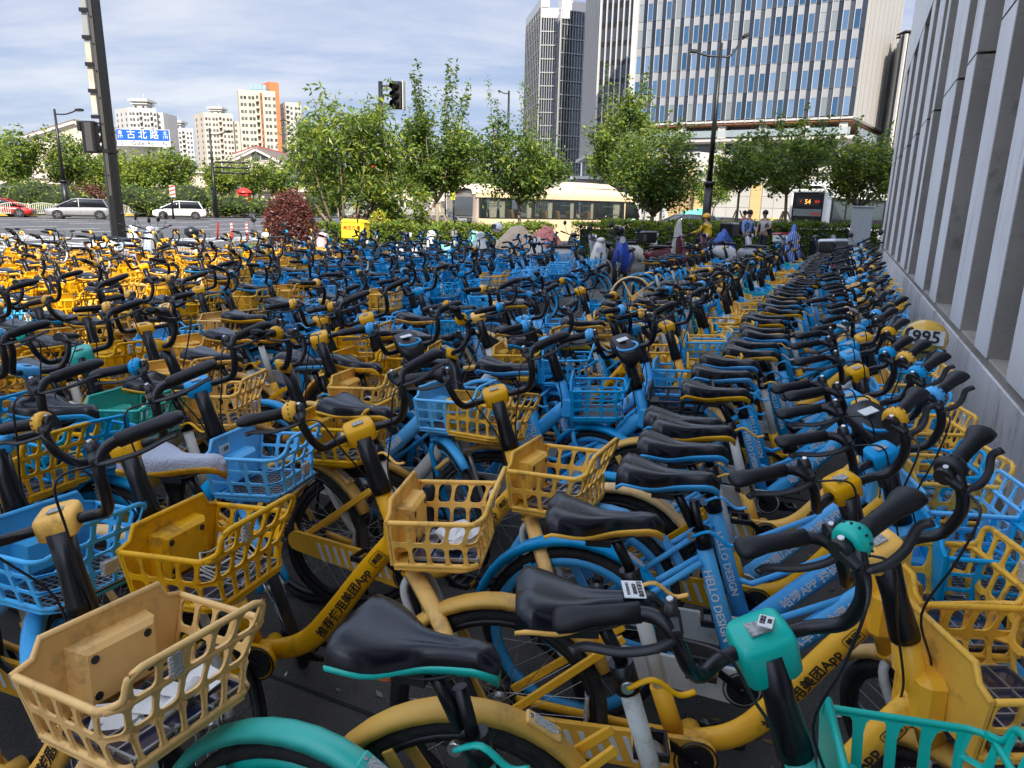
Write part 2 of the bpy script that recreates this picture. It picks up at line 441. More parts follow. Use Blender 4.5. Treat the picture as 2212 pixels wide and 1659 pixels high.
def basket_mesh(kind, lod=0):
    """x forward from the back wall, z from the floor; fixed to the head tube"""
    b = MB()
    W, D = (.175, .265); Hh = .135
    tap = .82
    # perimeter: start at the back left corner, round to back right via the front
    def per(u, k):      # u in 0..3: left side, front, right side
        w = W * k; d0 = .01; d1 = D * (k if k > .9 else .93); r = .035
        if u < 1: return Vector((d0 + (d1 - r - d0) * u, w, 0)), Vector((0, 1, 0))
        if u > 2: return Vector((d1 - r - (d1 - r - d0) * (u - 2), -w, 0)), Vector((0, -1, 0))
        t = u - 1
        if t < .14:
            a = pi / 2 * (1 - t / .14); return Vector((d1 - r + r * cos(a), w - r + r * sin(a), 0)), Vector((cos(a), sin(a), 0))
        if t > .86:
            a = -pi / 2 * (t - .86) / .14; return Vector((d1 - r + r * cos(a), -w + r + r * sin(a), 0)), Vector((cos(a), sin(a), 0))
        q = (t - .14) / .72; return Vector((d1, (w - r) * (1 - 2 * q), 0)), Vector((1, 0, 0))
    def fn(u, v, o):
        k = tap + (1 - tap) * (v / Hh)
        p, n = per(u, k); return p - n * o + Vector((0, 0, v))
    tb = .0045
    if kind == 'yellow':
        pr = dict(mu=.105, mv=.10, th=.006, nc=1 if lod else 4, rad=.27); nv = 2
        b.perf(fn, 0, 1, 3 if lod else 4, 0, Hh, 2, **pr); b.perf(fn, 1, 2, 5 if lod else 7, 0, Hh, 2, **pr); b.perf(fn, 2, 3, 3 if lod else 4, 0, Hh, 2, **pr)
        b.perf(fn, 1.16, 1.84, 4 if lod else 5, Hh, Hh + .065, 1, **pr)
    elif kind == 'blue':
        pr = dict(mu=.09, mv=.09, th=.006, nc=1 if lod else 2, rad=.14)
        b.perf(fn, 0, 1, 3, 0, Hh, 2 if lod else 3, **pr); b.perf(fn, 1, 2, 5, 0, Hh, 2 if lod else 3, **pr); b.perf(fn, 2, 3, 3, 0, Hh, 2 if lod else 3, **pr)
        b.perf(fn, 1.24, 1.76, 3, Hh, Hh + .06, 1, **pr)
    elif kind == 'teal':
        pr = dict(mu=.16, mv=.06, th=.006, nc=1 if lod else 3, rad=.2)
        b.perf(fn, 0, 1, 4, 0, Hh, 1, **pr); b.perf(fn, 1, 2, 7, 0, Hh, 3, **pr); b.perf(fn, 2, 3, 4, 0, Hh, 1, **pr)
        b.perf(fn, 1.2, 1.8, 4, Hh, Hh + .05, 1, **pr)
    n = 24 if lod else 48
    rr_ = .0065 if kind != 'yellow' else .0075
    b.tube([fn(3 * i / n, Hh, .003) for i in range(n + 1)], rr_, 6)
    b.tube([fn(3 * i / n, .002, .003) for i in range(n + 1)], rr_, 6)
    u0, u1, hh = {'yellow': (1.16, 1.84, .065), 'blue': (1.24, 1.76, .06), 'teal': (1.2, 1.8, .05)}[kind]
    b.tube(cat_rom([fn(u0 - .13, Hh + .001, .003), fn(u0 - .03, Hh + .014, .003), fn(u0, Hh + hh * .8, .003), fn(u0 + .06, Hh + hh, .003)], 3) + [fn(u0 + .06 + (u1 - u0 - .12) * i / 6, Hh + hh, .003) for i in range(1, 6)] + cat_rom([fn(u1 - .06, Hh + hh, .003), fn(u1, Hh + hh * .8, .003), fn(u1 + .03, Hh + .014, .003), fn(u1 + .13, Hh + .001, .003)], 3), rr_, 6)
    # back plate with raised edge and a pressed box
    hb = Hh + .045
    poly = [(-W * tap, 0), (W * tap, 0), (W * (tap + .18), Hh), (W * .78, Hh + .012), (W * .70, hb), (-W * .70, hb), (-W * .78, Hh + .012), (-W * (tap + .18), Hh)]
    b.prism(poly, 0.0, .008, plane='yz')
    b.tube([(.004, y, z) for y, z in poly[2:]] , .007, 6)
    bw, bh = (.085, .13) if kind == 'yellow' else (.07, .10)
    z0 = .012
    secs = [[Vector((x, sy * w_, z0 + (bh if sz else 0) - (ins if sz else -ins))) for sy, sz in ((-1, 0), (1, 0), (1, 1), (-1, 1))] for x, w_, ins in ((.008, bw, 0), (.042, bw * .94, .004), (.052, bw * .80, .014))]
    b.loft(secs, sm=False)
    # floor
    fl = MB()
    m_ = {'yellow': YELB, 'blue': BLUB, 'teal': TEA, 'black': DRK}[kind]
    fr = [per(3 * i / 24, tap)[0] for i in range(25)]
    fpoly = [(p.x, p.y) for p in fr]
    b.prism([(x, y) for x, y in fpoly], -.012, -.004, plane='xy')
    b.prism([(x * .8 + .02, y * .8) for x, y in fpoly], -.03, -.012, plane='xy')
    return b
def basket_tray(kind):
    b = MB()
    if kind == 'yellow':
        b.box((.145, 0, .004), (.20, .25, .010), 0)
        for i in range(5): b.box((.055 + .045 * i, 0, .012), (.005, .25, .008), 1)
        for i in range(4): b.box((.145, -.12 + .08 * i, .0125), (.20, .005, .009), 1)
        return b.mesh('solar_tray', [SOL, MSH])
    for i in range(11): b.box((.04 + .021 * i, 0, .003), (.003, .26, .003), 0)
    for i in range(14): b.box((.145, -.125 + .0192 * i, .006), (.21, .003, .003), 0)
    b.box((.145, 0, -.002), (.21, .26, .003), 1)
    return b.mesh('wire_tray', [MSH, DRK])

def arc(c, r, a0, a1, n): return [Vector((c.x + r * cos(R(a0 + (a1 - a0) * i / n)), c.y, c.z + r * sin(R(a0 + (a1 - a0) * i / n)))) for i in range(n + 1)]
def fender(c, r, a0, a1, w, th, m, n=16, name='fender', stays=()):
    b = MB(); secs = []
    for i in range(n + 1):
        a = R(a0 + (a1 - a0) * i / n); e = Vector((cos(a), 0, sin(a))); tt = i / n
        ww = w * (1 - .35 * abs(tt - .5) ** 2 * 4 * .6)
        q = []
        for y, h in ((-1, -.012), (-.85, .004), (-.4, .011), (.4, .011), (.85, .004), (1, -.012), (.8, -.008), (0, .004), (-.8, -.008)):
            p = c + e * (r + h + (th if h > 0 else 0)); q.append(p + Vector((0, y * ww, 0)))
        secs.append(q)
    b.loft(secs)
    for (a, b2, wdt) in stays: b.beam(a, b2, .008, wdt, bev=.002)
    return b.mesh(name, m)

def bar_path(s):
    return [(.0, 0, 0), (.005, s * .07, 0), (.03, s * .115, .012), (.045, s * .135, .055), (.045, s * .142, .092), (.030, s * .148, .122), (.008, s * .162, .133), (-.008, s * .186, .135)]
def handle_meshes(m_bar=None):
    m_bar = m_bar or BLK; out = {}
    top = Vector((.28, 0, .985))
    b = MB()
    for s_ in (1, -1): b.tube([Vector(p) + top for p in cat_rom(bar_path(s_), 4)], .0115, 9)
    out['bar'] = b.mesh('handlebar', m_bar)
    for s_ in (1, -1):
        e0 = Vector(bar_path(s_)[-1]) + top; d = Vector((-.30, s_ * .95, .03)).normalized()
        side = d.cross(Vector((0, 0, 1))).normalized()
        b = MB()
        P = [e0 + d * t for t in (-.012, -.01, .02, .065, .088, .108, .117)]
        b.tube(P, [.013, .0155, .0155, .0155, .0155, .012, .007], 12, ry=[.013, .0155, .0155, .0175, .025, .026, .017], up=side)
        out['grip', s_] = b.mesh('grip', RUB)
        b = MB(); prof = []
        for i in range(9):
            t = i / 8; prof.append((.0175 + .0120 * sin(pi * min(1, t * .95 + .12)) ** .6, -.046 + .038 * t))
        b.lathe([(.012, -.046)] + prof + [(.012, -.008)], e0, d, 20, sm=True)
        q = Vector((0, 0, 1)).rotation_difference(d)
        for i in range(14):
            a = 2 * pi * i / 14
            for rr_, hh in ((.0312, -.028),):
                p = e0 + q @ Vector((cos(a) * rr_, sin(a) * rr_, hh)); n_ = (q @ Vector((cos(a), sin(a), 0)))
                b.cyl(p - n_ * .002, p + n_ * .0006, .0022, 5, 1)
        for key, m_ in (('y', YEL), ('b', BLU), ('t', TEA), ('k', DRK)):
            bb = MB(); bb.v, bb.f, bb.m, bb.s = b.v, b.f, b.m, b.s
            out['bell', s_, key] = bb.mesh('bell_collar', [m_, DRK])
        b = MB(); c0 = e0 - d * .055
        b.tube([c0 - d * .009, c0 + d * .009], .0175, 10); 
        pin = c0 + Vector((0, 0, .014)); b.cyl(pin, pin + Vector((0, 0, .008)), .005, 8, 1)
        fw = Vector((.95, s_ * .30, -.12)).normalized()
        b.beam(c0, c0 + fw * .035 + Vector((0, 0, -.012)), .022, .018, bev=.004)
        a0 = c0 + fw * .036 + Vector((0, 0, -.014))
        P = cat_rom([a0, a0 + d * .03 + fw * .014, a0 + d * .08 + fw * .010 - Vector((0, 0, .006)), a0 + d * .128 - fw * .004 - Vector((0, 0, .006)), a0 + d * .15 + fw * .006 - Vector((0, 0, .002))], 3)
        b.tube(P, .0035, 6, ry=.0085, up=fw)
        out['lever', s_] = b.mesh('brake_lever', [DRK, STL])
        b = MB(); b.tube(cat_rom([a0, a0 - d * .06 + fw * .05 + Vector((0, 0, .02)), top + Vector((.10, s_ * .07, .02)), top + Vector((.075, s_ * .03, -.12)), Vector((sax(.74) + .01, s_ * .036, .74)), Vector((sax(.66) - .03, s_ * .035, .64))], 5), .0026, 5)
        out['cable', s_] = b.mesh('brake_cable', DRK)
    return out
def cap_mesh(m):
    b = MB(); secs = []
    for z, k in ((-.024, .86), (-.020, .97), (.010, 1.0), (.016, .95), (.019, .84)):
        q = []
        for j in range(16):
            a = 2 * pi * j / 16; cx, sy = cos(a), sin(a)
            q.append(Vector((.28 - .004 + (.027 * k) * abs(cx) ** .35 * (1 if cx > 0 else -1) - z * .3, .044 * k * abs(sy) ** .35 * (1 if sy > 0 else -1), .99 + z + .006 * cx * -1)))
        secs.append(q)
    b.loft(secs)
    b.box((.267, .0, 1.0105), (.024, .032, .002), 1)
    return b.mesh('lock_cap', [m, mat('cap_label', (.30, .31, .30), .5, namt=.5, nscale=180)])
def display_mesh():
    b = MB(); secs = []
    for z, k in ((-.05, .35), (-.02, .8), (.0, 1.0), (.03, 1.02), (.042, .9)):
        q = []
        for j in range(20):
            a = 2 * pi * j / 20; cx, sy = cos(a), sin(a)
            q.append(Vector((.29 + (.075 * k) * abs(cx) ** .6 * (1 if cx > 0 else -1) - z * .3, .058 * k * abs(sy) ** .6 * (1 if sy > 0 else -1), .99 + z - .10 * cx * .3 * (1 if cx > 0 else .4))))
        secs.append(q)
    b.loft(secs)
    b.box((.262, 0, 1.037), (.035, .05, .003), 2)
    b.tube([(.31 + .048 * cos(a), .048 * sin(a), 1.020 - .0 * cos(a)) for a in [2 * pi * i / 16 for i in range(16)]], .006, 6, 1, closed=True)
    return b.mesh('display_head', [DRK, BLU, PAP])

def on_side(name, me, parent, p0, p1, y, size_axis=1):
    """lettering lying on a tube's flank from p0 to p1 (xz points), at lateral offset y"""
    a = Vector((p0[0], y, p0[1])); b = Vector((p1[0], y, p1[1])); mid = (a + b) / 2
    x = (b - a).normalized(); n = Vector((0, 1 if y > 0 else -1, 0)); z = n.cross(x)
    m = Matrix.Identity(4)
    for i in range(3): m[i][0] = x[i]; m[i][1] = z[i]; m[i][2] = n[i]
    m.translation = mid
    return put(name, me, parent, mtx=m)

def frame_mesh(kind):
    b = MB()
    main = {'yellow': 0, 'blue': 0, 'teal': 0, 'white': 0}[kind]
    if kind in ('yellow', 'white'):
        P = cat_rom([(.405, 0, .695), (.30, 0, .560), (.185, 0, .400), (.11, 0, .315), (.02, 0, .275), (-.12, 0, .262)], 4)
        n = len(P)
        b.tube(P, [.030 + .006 * sin(pi * i / (n - 1)) for i in range(n)], 12, ry=.0235)
        for s_ in (-1, 1):
            b.tube(cat_rom([(-.06, s_ * .03, .262), (-.22, s_ * .052, .262), (-.52, s_ * .058, .295)], 4), .013, 8, ry=.010)
            b.beam((-.215, s_ * .030, .56), (-.53, s_ * .055, .305), .010, .024, bev=.003)
        b.tube([(-.06, 0, .27), (-.115, 0, .42)], .026, 12)
    else:
        b.tube([(.405, 0, .705), (.34, 0, .64), (.0, 0, .285), (-.06, 0, .262)], [.030, .034, .036, .030], 12, ry=[.022, .0235, .0235, .022])
        b.tube([(-.03, 0, .26), (-.175, 0, .70)], [.030, .0235], 12, ry=[.026, .0225])
        for s_ in (-1, 1):
            b.tube(cat_rom([(-.03, s_ * .03, .262), (-.22, s_ * .052, .255), (-.53, s_ * .058, .295)], 4), .014, 8, ry=.010)
            b.tube([(-.165, s_ * .024, .62), (-.53, s_ * .056, .31)], .010, 8)
        b.tube([(.30, 0, .60), (-.02, 0, .42), (-.11, 0, .44)], .010, 8)
    b.tube([(sax(.57), 0, .57), (sax(.815), 0, .815)], [.027, .0245], 14)
    b.tube([(sax(.57), 0, .57), (sax(.578), 0, .578)], .031, 14)
    b.tube([(BBp.x, -.05, BBp.z), (BBp.x, .05, BBp.z)], .028, 12)
    if kind in ('yellow', 'white'):
        b.box((.395, 0, .69), (.06, .12, .12), 0, bev=.015)
    else: b.box((.40, 0, .675), (.07, .07, .10), 0, bev=.012)
    return b
def make_parts(kind, lod):
    """the list of (name, mesh, steered?, sub-parts) that make one bicycle of a kind"""
    key = ('parts', kind, lod)
    if key in _bm: return _bm[key]
    col = {'yellow': YEL, 'blue': BLU, 'teal': TEA, 'white': WHT}[kind]
    colb = {'yellow': YELB, 'blue': BLUB, 'teal': TEA, 'white': YELB}[kind]
    bk = {'yellow': 'yellow', 'blue': 'blue', 'teal': 'teal', 'white': 'yellow'}[kind]
    P = []
    P.append(('frame', frame_mesh(kind).mesh('frame', col), False, []))
    ty = cached(('ty', lod), lambda: tyre_mesh(24 if lod else 44))
    rm_ = {'yellow': DRK, 'blue': BLU, 'teal': TEA, 'white': DRK}[kind]
    rim = cached(('rim', kind), lambda: rim_mesh(rm_, .0 if kind in ('yellow', 'white') else .012))
    sp = cached('spokes', spoke_mesh)
    P.append(('wheel', ty, False, [('rim', rim), ('spokes', sp)], Matrix.Translation(RA)))
    P.append(('wheel', ty, True, [('rim', rim), ('spokes', sp)], Matrix.Translation(FA)))
    # seat post, collar
    b = MB()
    if kind in ('yellow', 'white'): b.tube([(-.105, 0, .40), (-.20, 0, .70)], .0205, 12)
    else: b.tube([(-.168, 0, .68), (-.205, 0, .80)], .0135, 10)
    P.append(('seat_post', b.mesh('seat_post', WHT if kind in ('yellow', 'white') else BLK), False, []))
    b = MB(); b.tube([(-.192, 0, .675), (-.212, 0, .738)] if kind in ('yellow', 'white') else [(-.16, 0, .66), (-.176, 0, .715)], .0265, 12)
    b.tube([(-.20, 0, .72), (-.26, 0, .83)], .014, 10)
    P.append(('seat_clamp', b.mesh('seat_clamp', BLK), False, []))
    b = MB(); b.cyl((-.20, -.036, .70), (-.20, -.024, .70), .013, 10, 1)
    b.tube(cat_rom([(-.20, -.034, .70), (-.15, -.036, .722), (-.10, -.034, .69), (-.065, -.03, .695)], 4), .005, 6, ry=.008, mi=0)
    P.append(('clamp_lever', b.mesh('clamp_lever', [col if kind != 'white' else WHT, STL]), False, []))
    sd, sb = cached(('sad', kind), lambda: saddle_meshes(SAD, {'yellow': YEL, 'blue': BLU, 'teal': TEA, 'white': YEL}[kind]))
    P.append(('saddle', sd, False, [('saddle_base', sb)], Matrix.Translation((-.272, 0, .905)) @ Matrix.Scale(1.07, 4)))
    # fenders
    if kind in ('yellow', 'white'):
        rf = fender(RA, WR + .022, 28, 168, .034, .002, FADE if kind == 'yellow' else YEL, stays=(((-.54 - .14, .040, .545), (-.54, .056, .30), .026), ((-.54 - .14, -.040, .545), (-.54, -.056, .30), .026)), name='rear_fender')
    else:
        rf = fender(RA, WR + .024, 20, 165, .030, .004, col, stays=(((-.54 - .15, .034, .535), (-.54, .054, .30), .03), ((-.54 - .15, -.034, .535), (-.54, -.054, .30), .03)), name='rear_fender')
    def plate():
        b = MB(); e = Vector((cos(R(58)), 0, sin(R(58)))); t = Vector((-e.z, 0, e.x)); c_ = RA + e * (WR + .036)
        rot = Matrix((t, Vector((0, 1, 0)), e)).transposed()
        b.box(c_, (.085, .040, .010), 0, rot, .003); b.box(c_ + e * .0058, (.052, .028, .0015), 1, rot)
        for k in (-1, 1): b.cyl(c_ + t * k * .034 + e * .004, c_ + t * k * .034 + e * .0075, .005, 7, 2)
        return b.mesh('code_plate', [FADE if kind in ('yellow', 'white') else col, mat('plate_print', (.45, .46, .45), .4, namt=.5, nscale=220), STL])
    P.append(('rear_fender', rf, False, [('code_plate', plate())]))
    if lod == 0:
        b = MB(); b.lathe([(.052, -.003), (.056, 0), (.052, .003)], (BBp.x, -.083, BBp.z), (0, 1, 0), 24); b.cyl((BBp.x, -.086, BBp.z), (BBp.x, -.080, BBp.z), .045, 20)
        P.append(('chainring', b.mesh('chainring', DRK), False, []))
        b = MB(); b.tube([(RA.x, .03, RA.z), (RA.x, .062, RA.z)], .045, 20)
        P.append(('hub_brake', b.mesh('hub_brake', [DRK, STL]), False, []))
        b = MB(); b.box((-.62 if False else -.30, 0, .33), (.012, .045, .09), 0, None, .003)
        P.append(('spoke_reflector', b.mesh('spoke_reflector', REF), False, []))
    ff = fender(FA, WR + .018, 55, 150, .026, .002, FADE if kind in ('yellow', 'white') else col, 10, name='front_fender')
    P.append(('front_fender', ff, True, []))
    # fork
    b = MB()
    b.tube([(sax(.575), 0, .575), (sax(.545) + .004, 0, .548)], .021, 10)
    for s_ in (-1, 1):
        b.tube(cat_rom([(sax(.56), s_ * .012, .565), (sax(.52) + .006, s_ * .043, .53), (.52, s_ * .047, .42), (.60, s_ * .047, .30)], 4), .0125, 8)
    P.append(('fork', b.mesh('fork', WHT if kind == 'yellow' else (SIL if kind == 'white' else col)), True, []))
    # stem sleeve
    b = MB(); b.tube([(sax(.81), 0, .81), (sax(.83), 0, .83), (sax(.90), 0, .90), (sax(.97), 0, .97)], [.0285, .0285, .024, .026], 14)
    P.append(('stem', b.mesh('stem', BLK), True, []))
    capm = cap_mesh(YEL if kind in ('yellow', 'white') else col)
    P.append(('lock_cap', capm, True, [], Matrix.Translation((.28, 0, .99)) @ Matrix.Diagonal((1.25, 1.08, 1.5, 1)) @ Matrix.Translation((-.275, 0, -1.0))) if kind == 'teal' else ('lock_cap', capm, True, []))
    if lod == 0 or True:
        # chain case, crank, pedals, stand
        b = MB(); s_ = -1
        poly = [(-.02 + .055 * cos(a), .27 + .055 * sin(a)) for a in [R(x) for x in range(-90, 91, 20)]] + [(-.54 + .04 * cos(a), .30 + .04 * sin(a)) for a in [R(x) for x in range(90, 271, 30)]]
        b.prism(poly, -.078, -.062)
        P.append(('chain_case', b.mesh('chain_case', col if kind != 'blue' else WHT), False, []))
        if kind in ('yellow', 'white') and lod == 0:
            b = MB()
            for i in range(9):
                x = -.10 - .038 * i; b.prism([(x, .245), (x + .014, .245), (x - .030 + .014, .315), (x - .030, .315)], -.0795, -.0782)
            P.append(('stripe_decal', b.mesh('stripe_decal', TXW), False, []))
        b = MB(); ca, sa_ = cos(R(-35)), sin(R(-35))
        for s_ in (-1, 1):
            e = Vector((BBp.x + s_ * .15 * ca, s_ * .098, BBp.z + s_ * .15 * sa_))
            b.beam((BBp.x, s_ * .088, BBp.z), e, .012, .022, bev=.003)
        b.cyl((BBp.x, -.10, BBp.z), (BBp.x, .10, BBp.z), .010, 8)
        P.append(('crank', b.mesh('crank', BLK), False, []))
        pm = cached('pedal', lambda: pedal_mesh())
        for s_ in (-1, 1):
            P.append(('pedal', pm, False, [], Matrix.Translation((BBp.x + s_ * .15 * ca, s_ * .15, BBp.z + s_ * .15 * sa_))))
        b = MB(); b.tube(cat_rom([(-.30, .06, .27), (-.33, .12, .12), (-.36, .15, .012), (-.33, .17, .006)], 4), .008, 6)
        P.append(('kickstand', b.mesh('kickstand', BLK), False, []))
    # basket
    B = cached(('bk', bk, lod), lambda: basket_mesh(bk, lod))
    bmx = Matrix.Translation((.415, 0, .655)) @ Matrix.Rotation(R(-3), 4, 'Y')
    tr = cached(('tray', bk), lambda: basket_tray(bk))
    bme = B.mesh('basket', colb)
    subs = [('tray', tr)]
    if kind == 'yellow': 
        hb = MB()
        for y in (-.055, .055):
            for z in (.04, .115): hb.cyl((.050, y, z), (.0535, y, z), .0085, 10)
        subs.append(('bolt_hole', cached('bh', lambda: hb.mesh('bolt_hole', DRK))))
    if lod == 0 or kind == 'blue':
        rb = MB(); rb.box((.272, 0 if kind != 'yellow' else -.05, .165 if kind == 'yellow' else .06), (.014, .05 if kind == 'blue' else .026, .04 if kind != 'yellow' else .05), bev=.004)
        subs.append(('reflector', cached(('rf', kind), lambda: rb.mesh('reflector', REF))))
    P.append(('basket', bme, False, subs, bmx))
    _bm[('basketblack', lod)] = None
    _bm[key] = P
    return P
def pedal_mesh():
    b = MB()
    for y in (-.042, .042): b.box((0, y, 0), (.085, .010, .022), bev=.002)
    for x in (-.038, .038): b.box((x, 0, 0), (.010, .08, .020), bev=.002)
    b.cyl((0, -.045, 0), (0, .045, 0), .009, 8)
    b.box((.044, 0, 0), (.003, .04, .014), 1); b.box((-.044, 0, 0), (.003, .04, .014), 1)
    return b.mesh('pedal', [DRK, YEL])
def fix_bmx(P): return P

HM = {None: handle_meshes(), 'silver': handle_meshes(SIL)}
T_Y = None
def lettering(kind, o, lod):
    if kind == 'yellow':
        m1 = text_mesh('推荐使用美团App', .036, TXB, bold=.0006); m2 = text_mesh('美团', .020, TXB, bold=.0004)
        for y in (-.0245, .0245):
            p0, p1 = (.150, .335), (.318, .585)
            if y > 0: p0, p1 = p1, p0
            on_side('lettering', m1, o, p0, p1, y)
            q0, q1 = ((.318, .585), (.360, .640)) if y < 0 else ((.360, .640), (.318, .585))
            l = on_side('badge', m2, o, q0, q1, y)
            put('badge_outline', cached('bo', badge_outline), l)
    elif kind == 'blue':
        m1 = text_mesh('约顺风车 用哈啰APP', .038, TXW, bold=.0008)
        m2 = text_mesh('哈啰APP 扫码骑', .038, TXW, bold=.0008)
        for y, mm in ((-.0245, m2 if (int(o.location.x * 100) % 2) else m1), (.0245, m1)):
            p0, p1 = (.04, .325), (.30, .60)
            if y > 0: p0, p1 = p1, p0
            on_side('lettering', mm, o, p0, p1, y)
        m3 = text_mesh('HELLO DESIGN', .034, TXW, bold=.0004)
        for y in (-.0262, .0262):
            on_side('seat_tube_lettering', m3, o, (-.165, .645), (-.055, .335), y)
    elif kind == 'teal':
        m1 = text_mesh('滴滴青桔', .042, TXB, bold=.0006)
        pl = cached('tp', lambda: MB().box((0, 0, 0), (.24, .048, .0016), 0, bev=.0007).mesh('panel', TXW))
        for y in (-.0245, .0245):
            p0, p1 = (.06, .345), (.28, .58)
            if y > 0: p0, p1 = p1, p0
            q = on_side('white_panel', pl, o, p0, p1, y)
            put('lettering', m1, q, loc=(.02, 0, .0012))
            rg = cached('ring', lambda: MB().tube([(cos(2 * pi * i / 14) * .014, sin(2 * pi * i / 14) * .014, 0) for i in range(3, 15)], .0025, 4).mesh('logo', mat('orange_red_print', (.7, .1, .02), .5)))
            put('logo', rg, q, loc=(-.097, 0, .0008))
def badge_outline():
    b = MB(); w, h, r = .025, .017, .007; P = []
    for cx, cy, a0 in ((w - r, h - r, 0), (-w + r, h - r, 90), (-w + r, -h + r, 180), (w - r, -h + r, 270)):
        for k in range(4):
            a = R(a0 + 30 * k); P.append((cx + r * cos(a), cy + r * sin(a), 0))
    b.tube(P, .0011, 4, closed=True); return b.mesh('badge_outline', TXB)

NB = [0]
def bike(x, y, az, kind, label, group=None, steer=-40, bell=-1, lean=3, lod=0, bars=None, display=False, basket=None, saddle_cover=False, saddle_turn=0, tilt=0):
    """stem clamp above (x, y); az = heading clockwise from +Y; steer in degrees, positive to the left"""
    th = R(90 - az)
    o = put('shared_bicycle', None)
    d = Vector((cos(th), sin(th), 0))
    base = Vector((x, y, 0)) - d * .28
    M = Matrix.Translation(base) @ Matrix.Rotation(th, 4, 'Z') @ Matrix.Rotation(R(-lean), 4, 'X') @ Matrix.Rotation(R(tilt), 4, 'Y')
    o.matrix_world = M
    o['label'] = label; o['category'] = 'bicycle'
    if group: o['group'] = group
    S = steer_m(R(steer))
    for it in make_parts(kind, lod):
        nm, me, st, subs = it[:4]; loc = it[4] if len(it) > 4 else Matrix()
        if nm == 'lock_cap' and display: me = cached('disp', display_mesh); nm = 'display_head'
        if nm == 'basket' and basket == 'black':
            me = cached('bkblack', lambda: basket_mesh('blue', 0).mesh('basket', DRK))
        if nm == 'basket' and basket == 'faded': me = cached('bkfade', lambda: basket_mesh('yellow', 0).mesh('basket', FADE))
        if nm == 'basket' and basket == 'none': continue
        if nm == 'saddle' and saddle_cover: me = cached('sadw', lambda: saddle_meshes(GWS, YEL)[0])
        if lod >= 2 and nm in ('kickstand', 'clamp_lever', 'pedal', 'crank'): continue
        if nm == 'saddle' and saddle_turn: loc = loc @ Matrix.Rotation(R(saddle_turn), 4, 'Z')
        p = put(nm, me, o, mtx=(S @ loc) if st else loc)
        if lod < 2 or nm != 'wheel':
            for sn, sm_ in subs: put(sn, sm_, p)
        else:
            for sn, sm_ in subs[:1]: put(sn, sm_, p)
    h = HM[bars]
    put('handlebar', h['bar'], o, mtx=S)
    ck = {'yellow': 'y', 'blue': 'b', 'teal': 't', 'white': 'y'}[kind]
    for s_ in (1, -1):
        g = put('grip', h['grip', s_], o, mtx=S)
        if s_ == bell: put('bell_collar', h['bell', s_, 'k' if (NB[0] % 5 == 3) else ck], g)
        if lod < 2: put('brake_lever', h['lever', s_], o, mtx=S)
        if lod < 1 or s_ == bell: put('brake_cable', h['cable', s_], o, mtx=S)
    if lod == 0: lettering(kind, o, lod)
    NB[0] += 1
    return o
# ------------------------------------------------------------------ the setting: everything follows the direction of the street, 25 degrees right of straight ahead
A = R(25)
EA, EP = Vector((sin(A), cos(A), 0)), Vector((cos(A), -sin(A), 0))
def W(p, a, z=0.0): return EP * p + EA * a + Vector((0, 0, z))
ROTW = Matrix((EP, EA, (0, 0, 1))).transposed()      # local x = away from the street wall, y = along it
def gmat(name, col, amt, scale, bump, bs, col2=None, crack=True):
    m = bpy.data.materials.new(name); m.use_nodes = True; n = m.node_tree; b = n.nodes['Principled BSDF']; L = n.links
    t = n.nodes.new('ShaderNodeTexCoord')
    z = n.nodes.new('ShaderNodeTexNoise'); z.inputs['Scale'].default_value = scale; z.inputs['Detail'].default_value = 8; z.inputs['Roughness'].default_value = .65
    L.new(t.outputs['Object'], z.inputs[0])
    z2 = n.nodes.new('ShaderNodeTexNoise'); z2.inputs['Scale'].default_value = bs; z2.inputs['Detail'].default_value = 3
    L.new(t.outputs['Object'], z2.inputs[0])
    mm = n.nodes.new('ShaderNodeMath'); mm.operation = 'MULTIPLY'; L.new(z.outputs['Fac'], mm.inputs[0]); L.new(z2.outputs['Fac'], mm.inputs[1])
    cr = n.nodes.new('ShaderNodeValToRGB'); cr.color_ramp.elements[0].position = .12; cr.color_ramp.elements[1].position = .42
    cr.color_ramp.elements[0].color = (*[c * (1 - amt) for c in col], 1); cr.color_ramp.elements[1].color = (*[c * (1 + amt) for c in (col2 or col)], 1)
    L.new(mm.outputs[0], cr.inputs[0]); L.new(cr.outputs[0], b.inputs['Base Color'])
    b.inputs['Roughness'].default_value = .85
    bp = n.nodes.new('ShaderNodeBump'); bp.inputs['Strength'].default_value = bump; bp.inputs['Distance'].default_value = .01
    L.new(z2.outputs['Fac'], bp.inputs['Height']); L.new(bp.outputs[0], b.inputs['Normal'])
    MAT[name] = m; return m
PAVE = gmat('plaza_asphalt', (.085, .078, .068), .6, 1.3, .9, 160)
ROAD = gmat('road_asphalt', (.085, .085, .088), .25, .5, .5, 90)
SIDE = gmat('pale_paving', (.30, .28, .25), .25, .8, .3, 60)
PNT = mat('road_paint', (.62, .62, .60), .7, namt=.15, nscale=4, dirt=(.16, .16, .16, .8), dscale=3, dthr=.58)
SOIL = mat('planting_soil', (.05, .04, .025), .95, namt=.3)

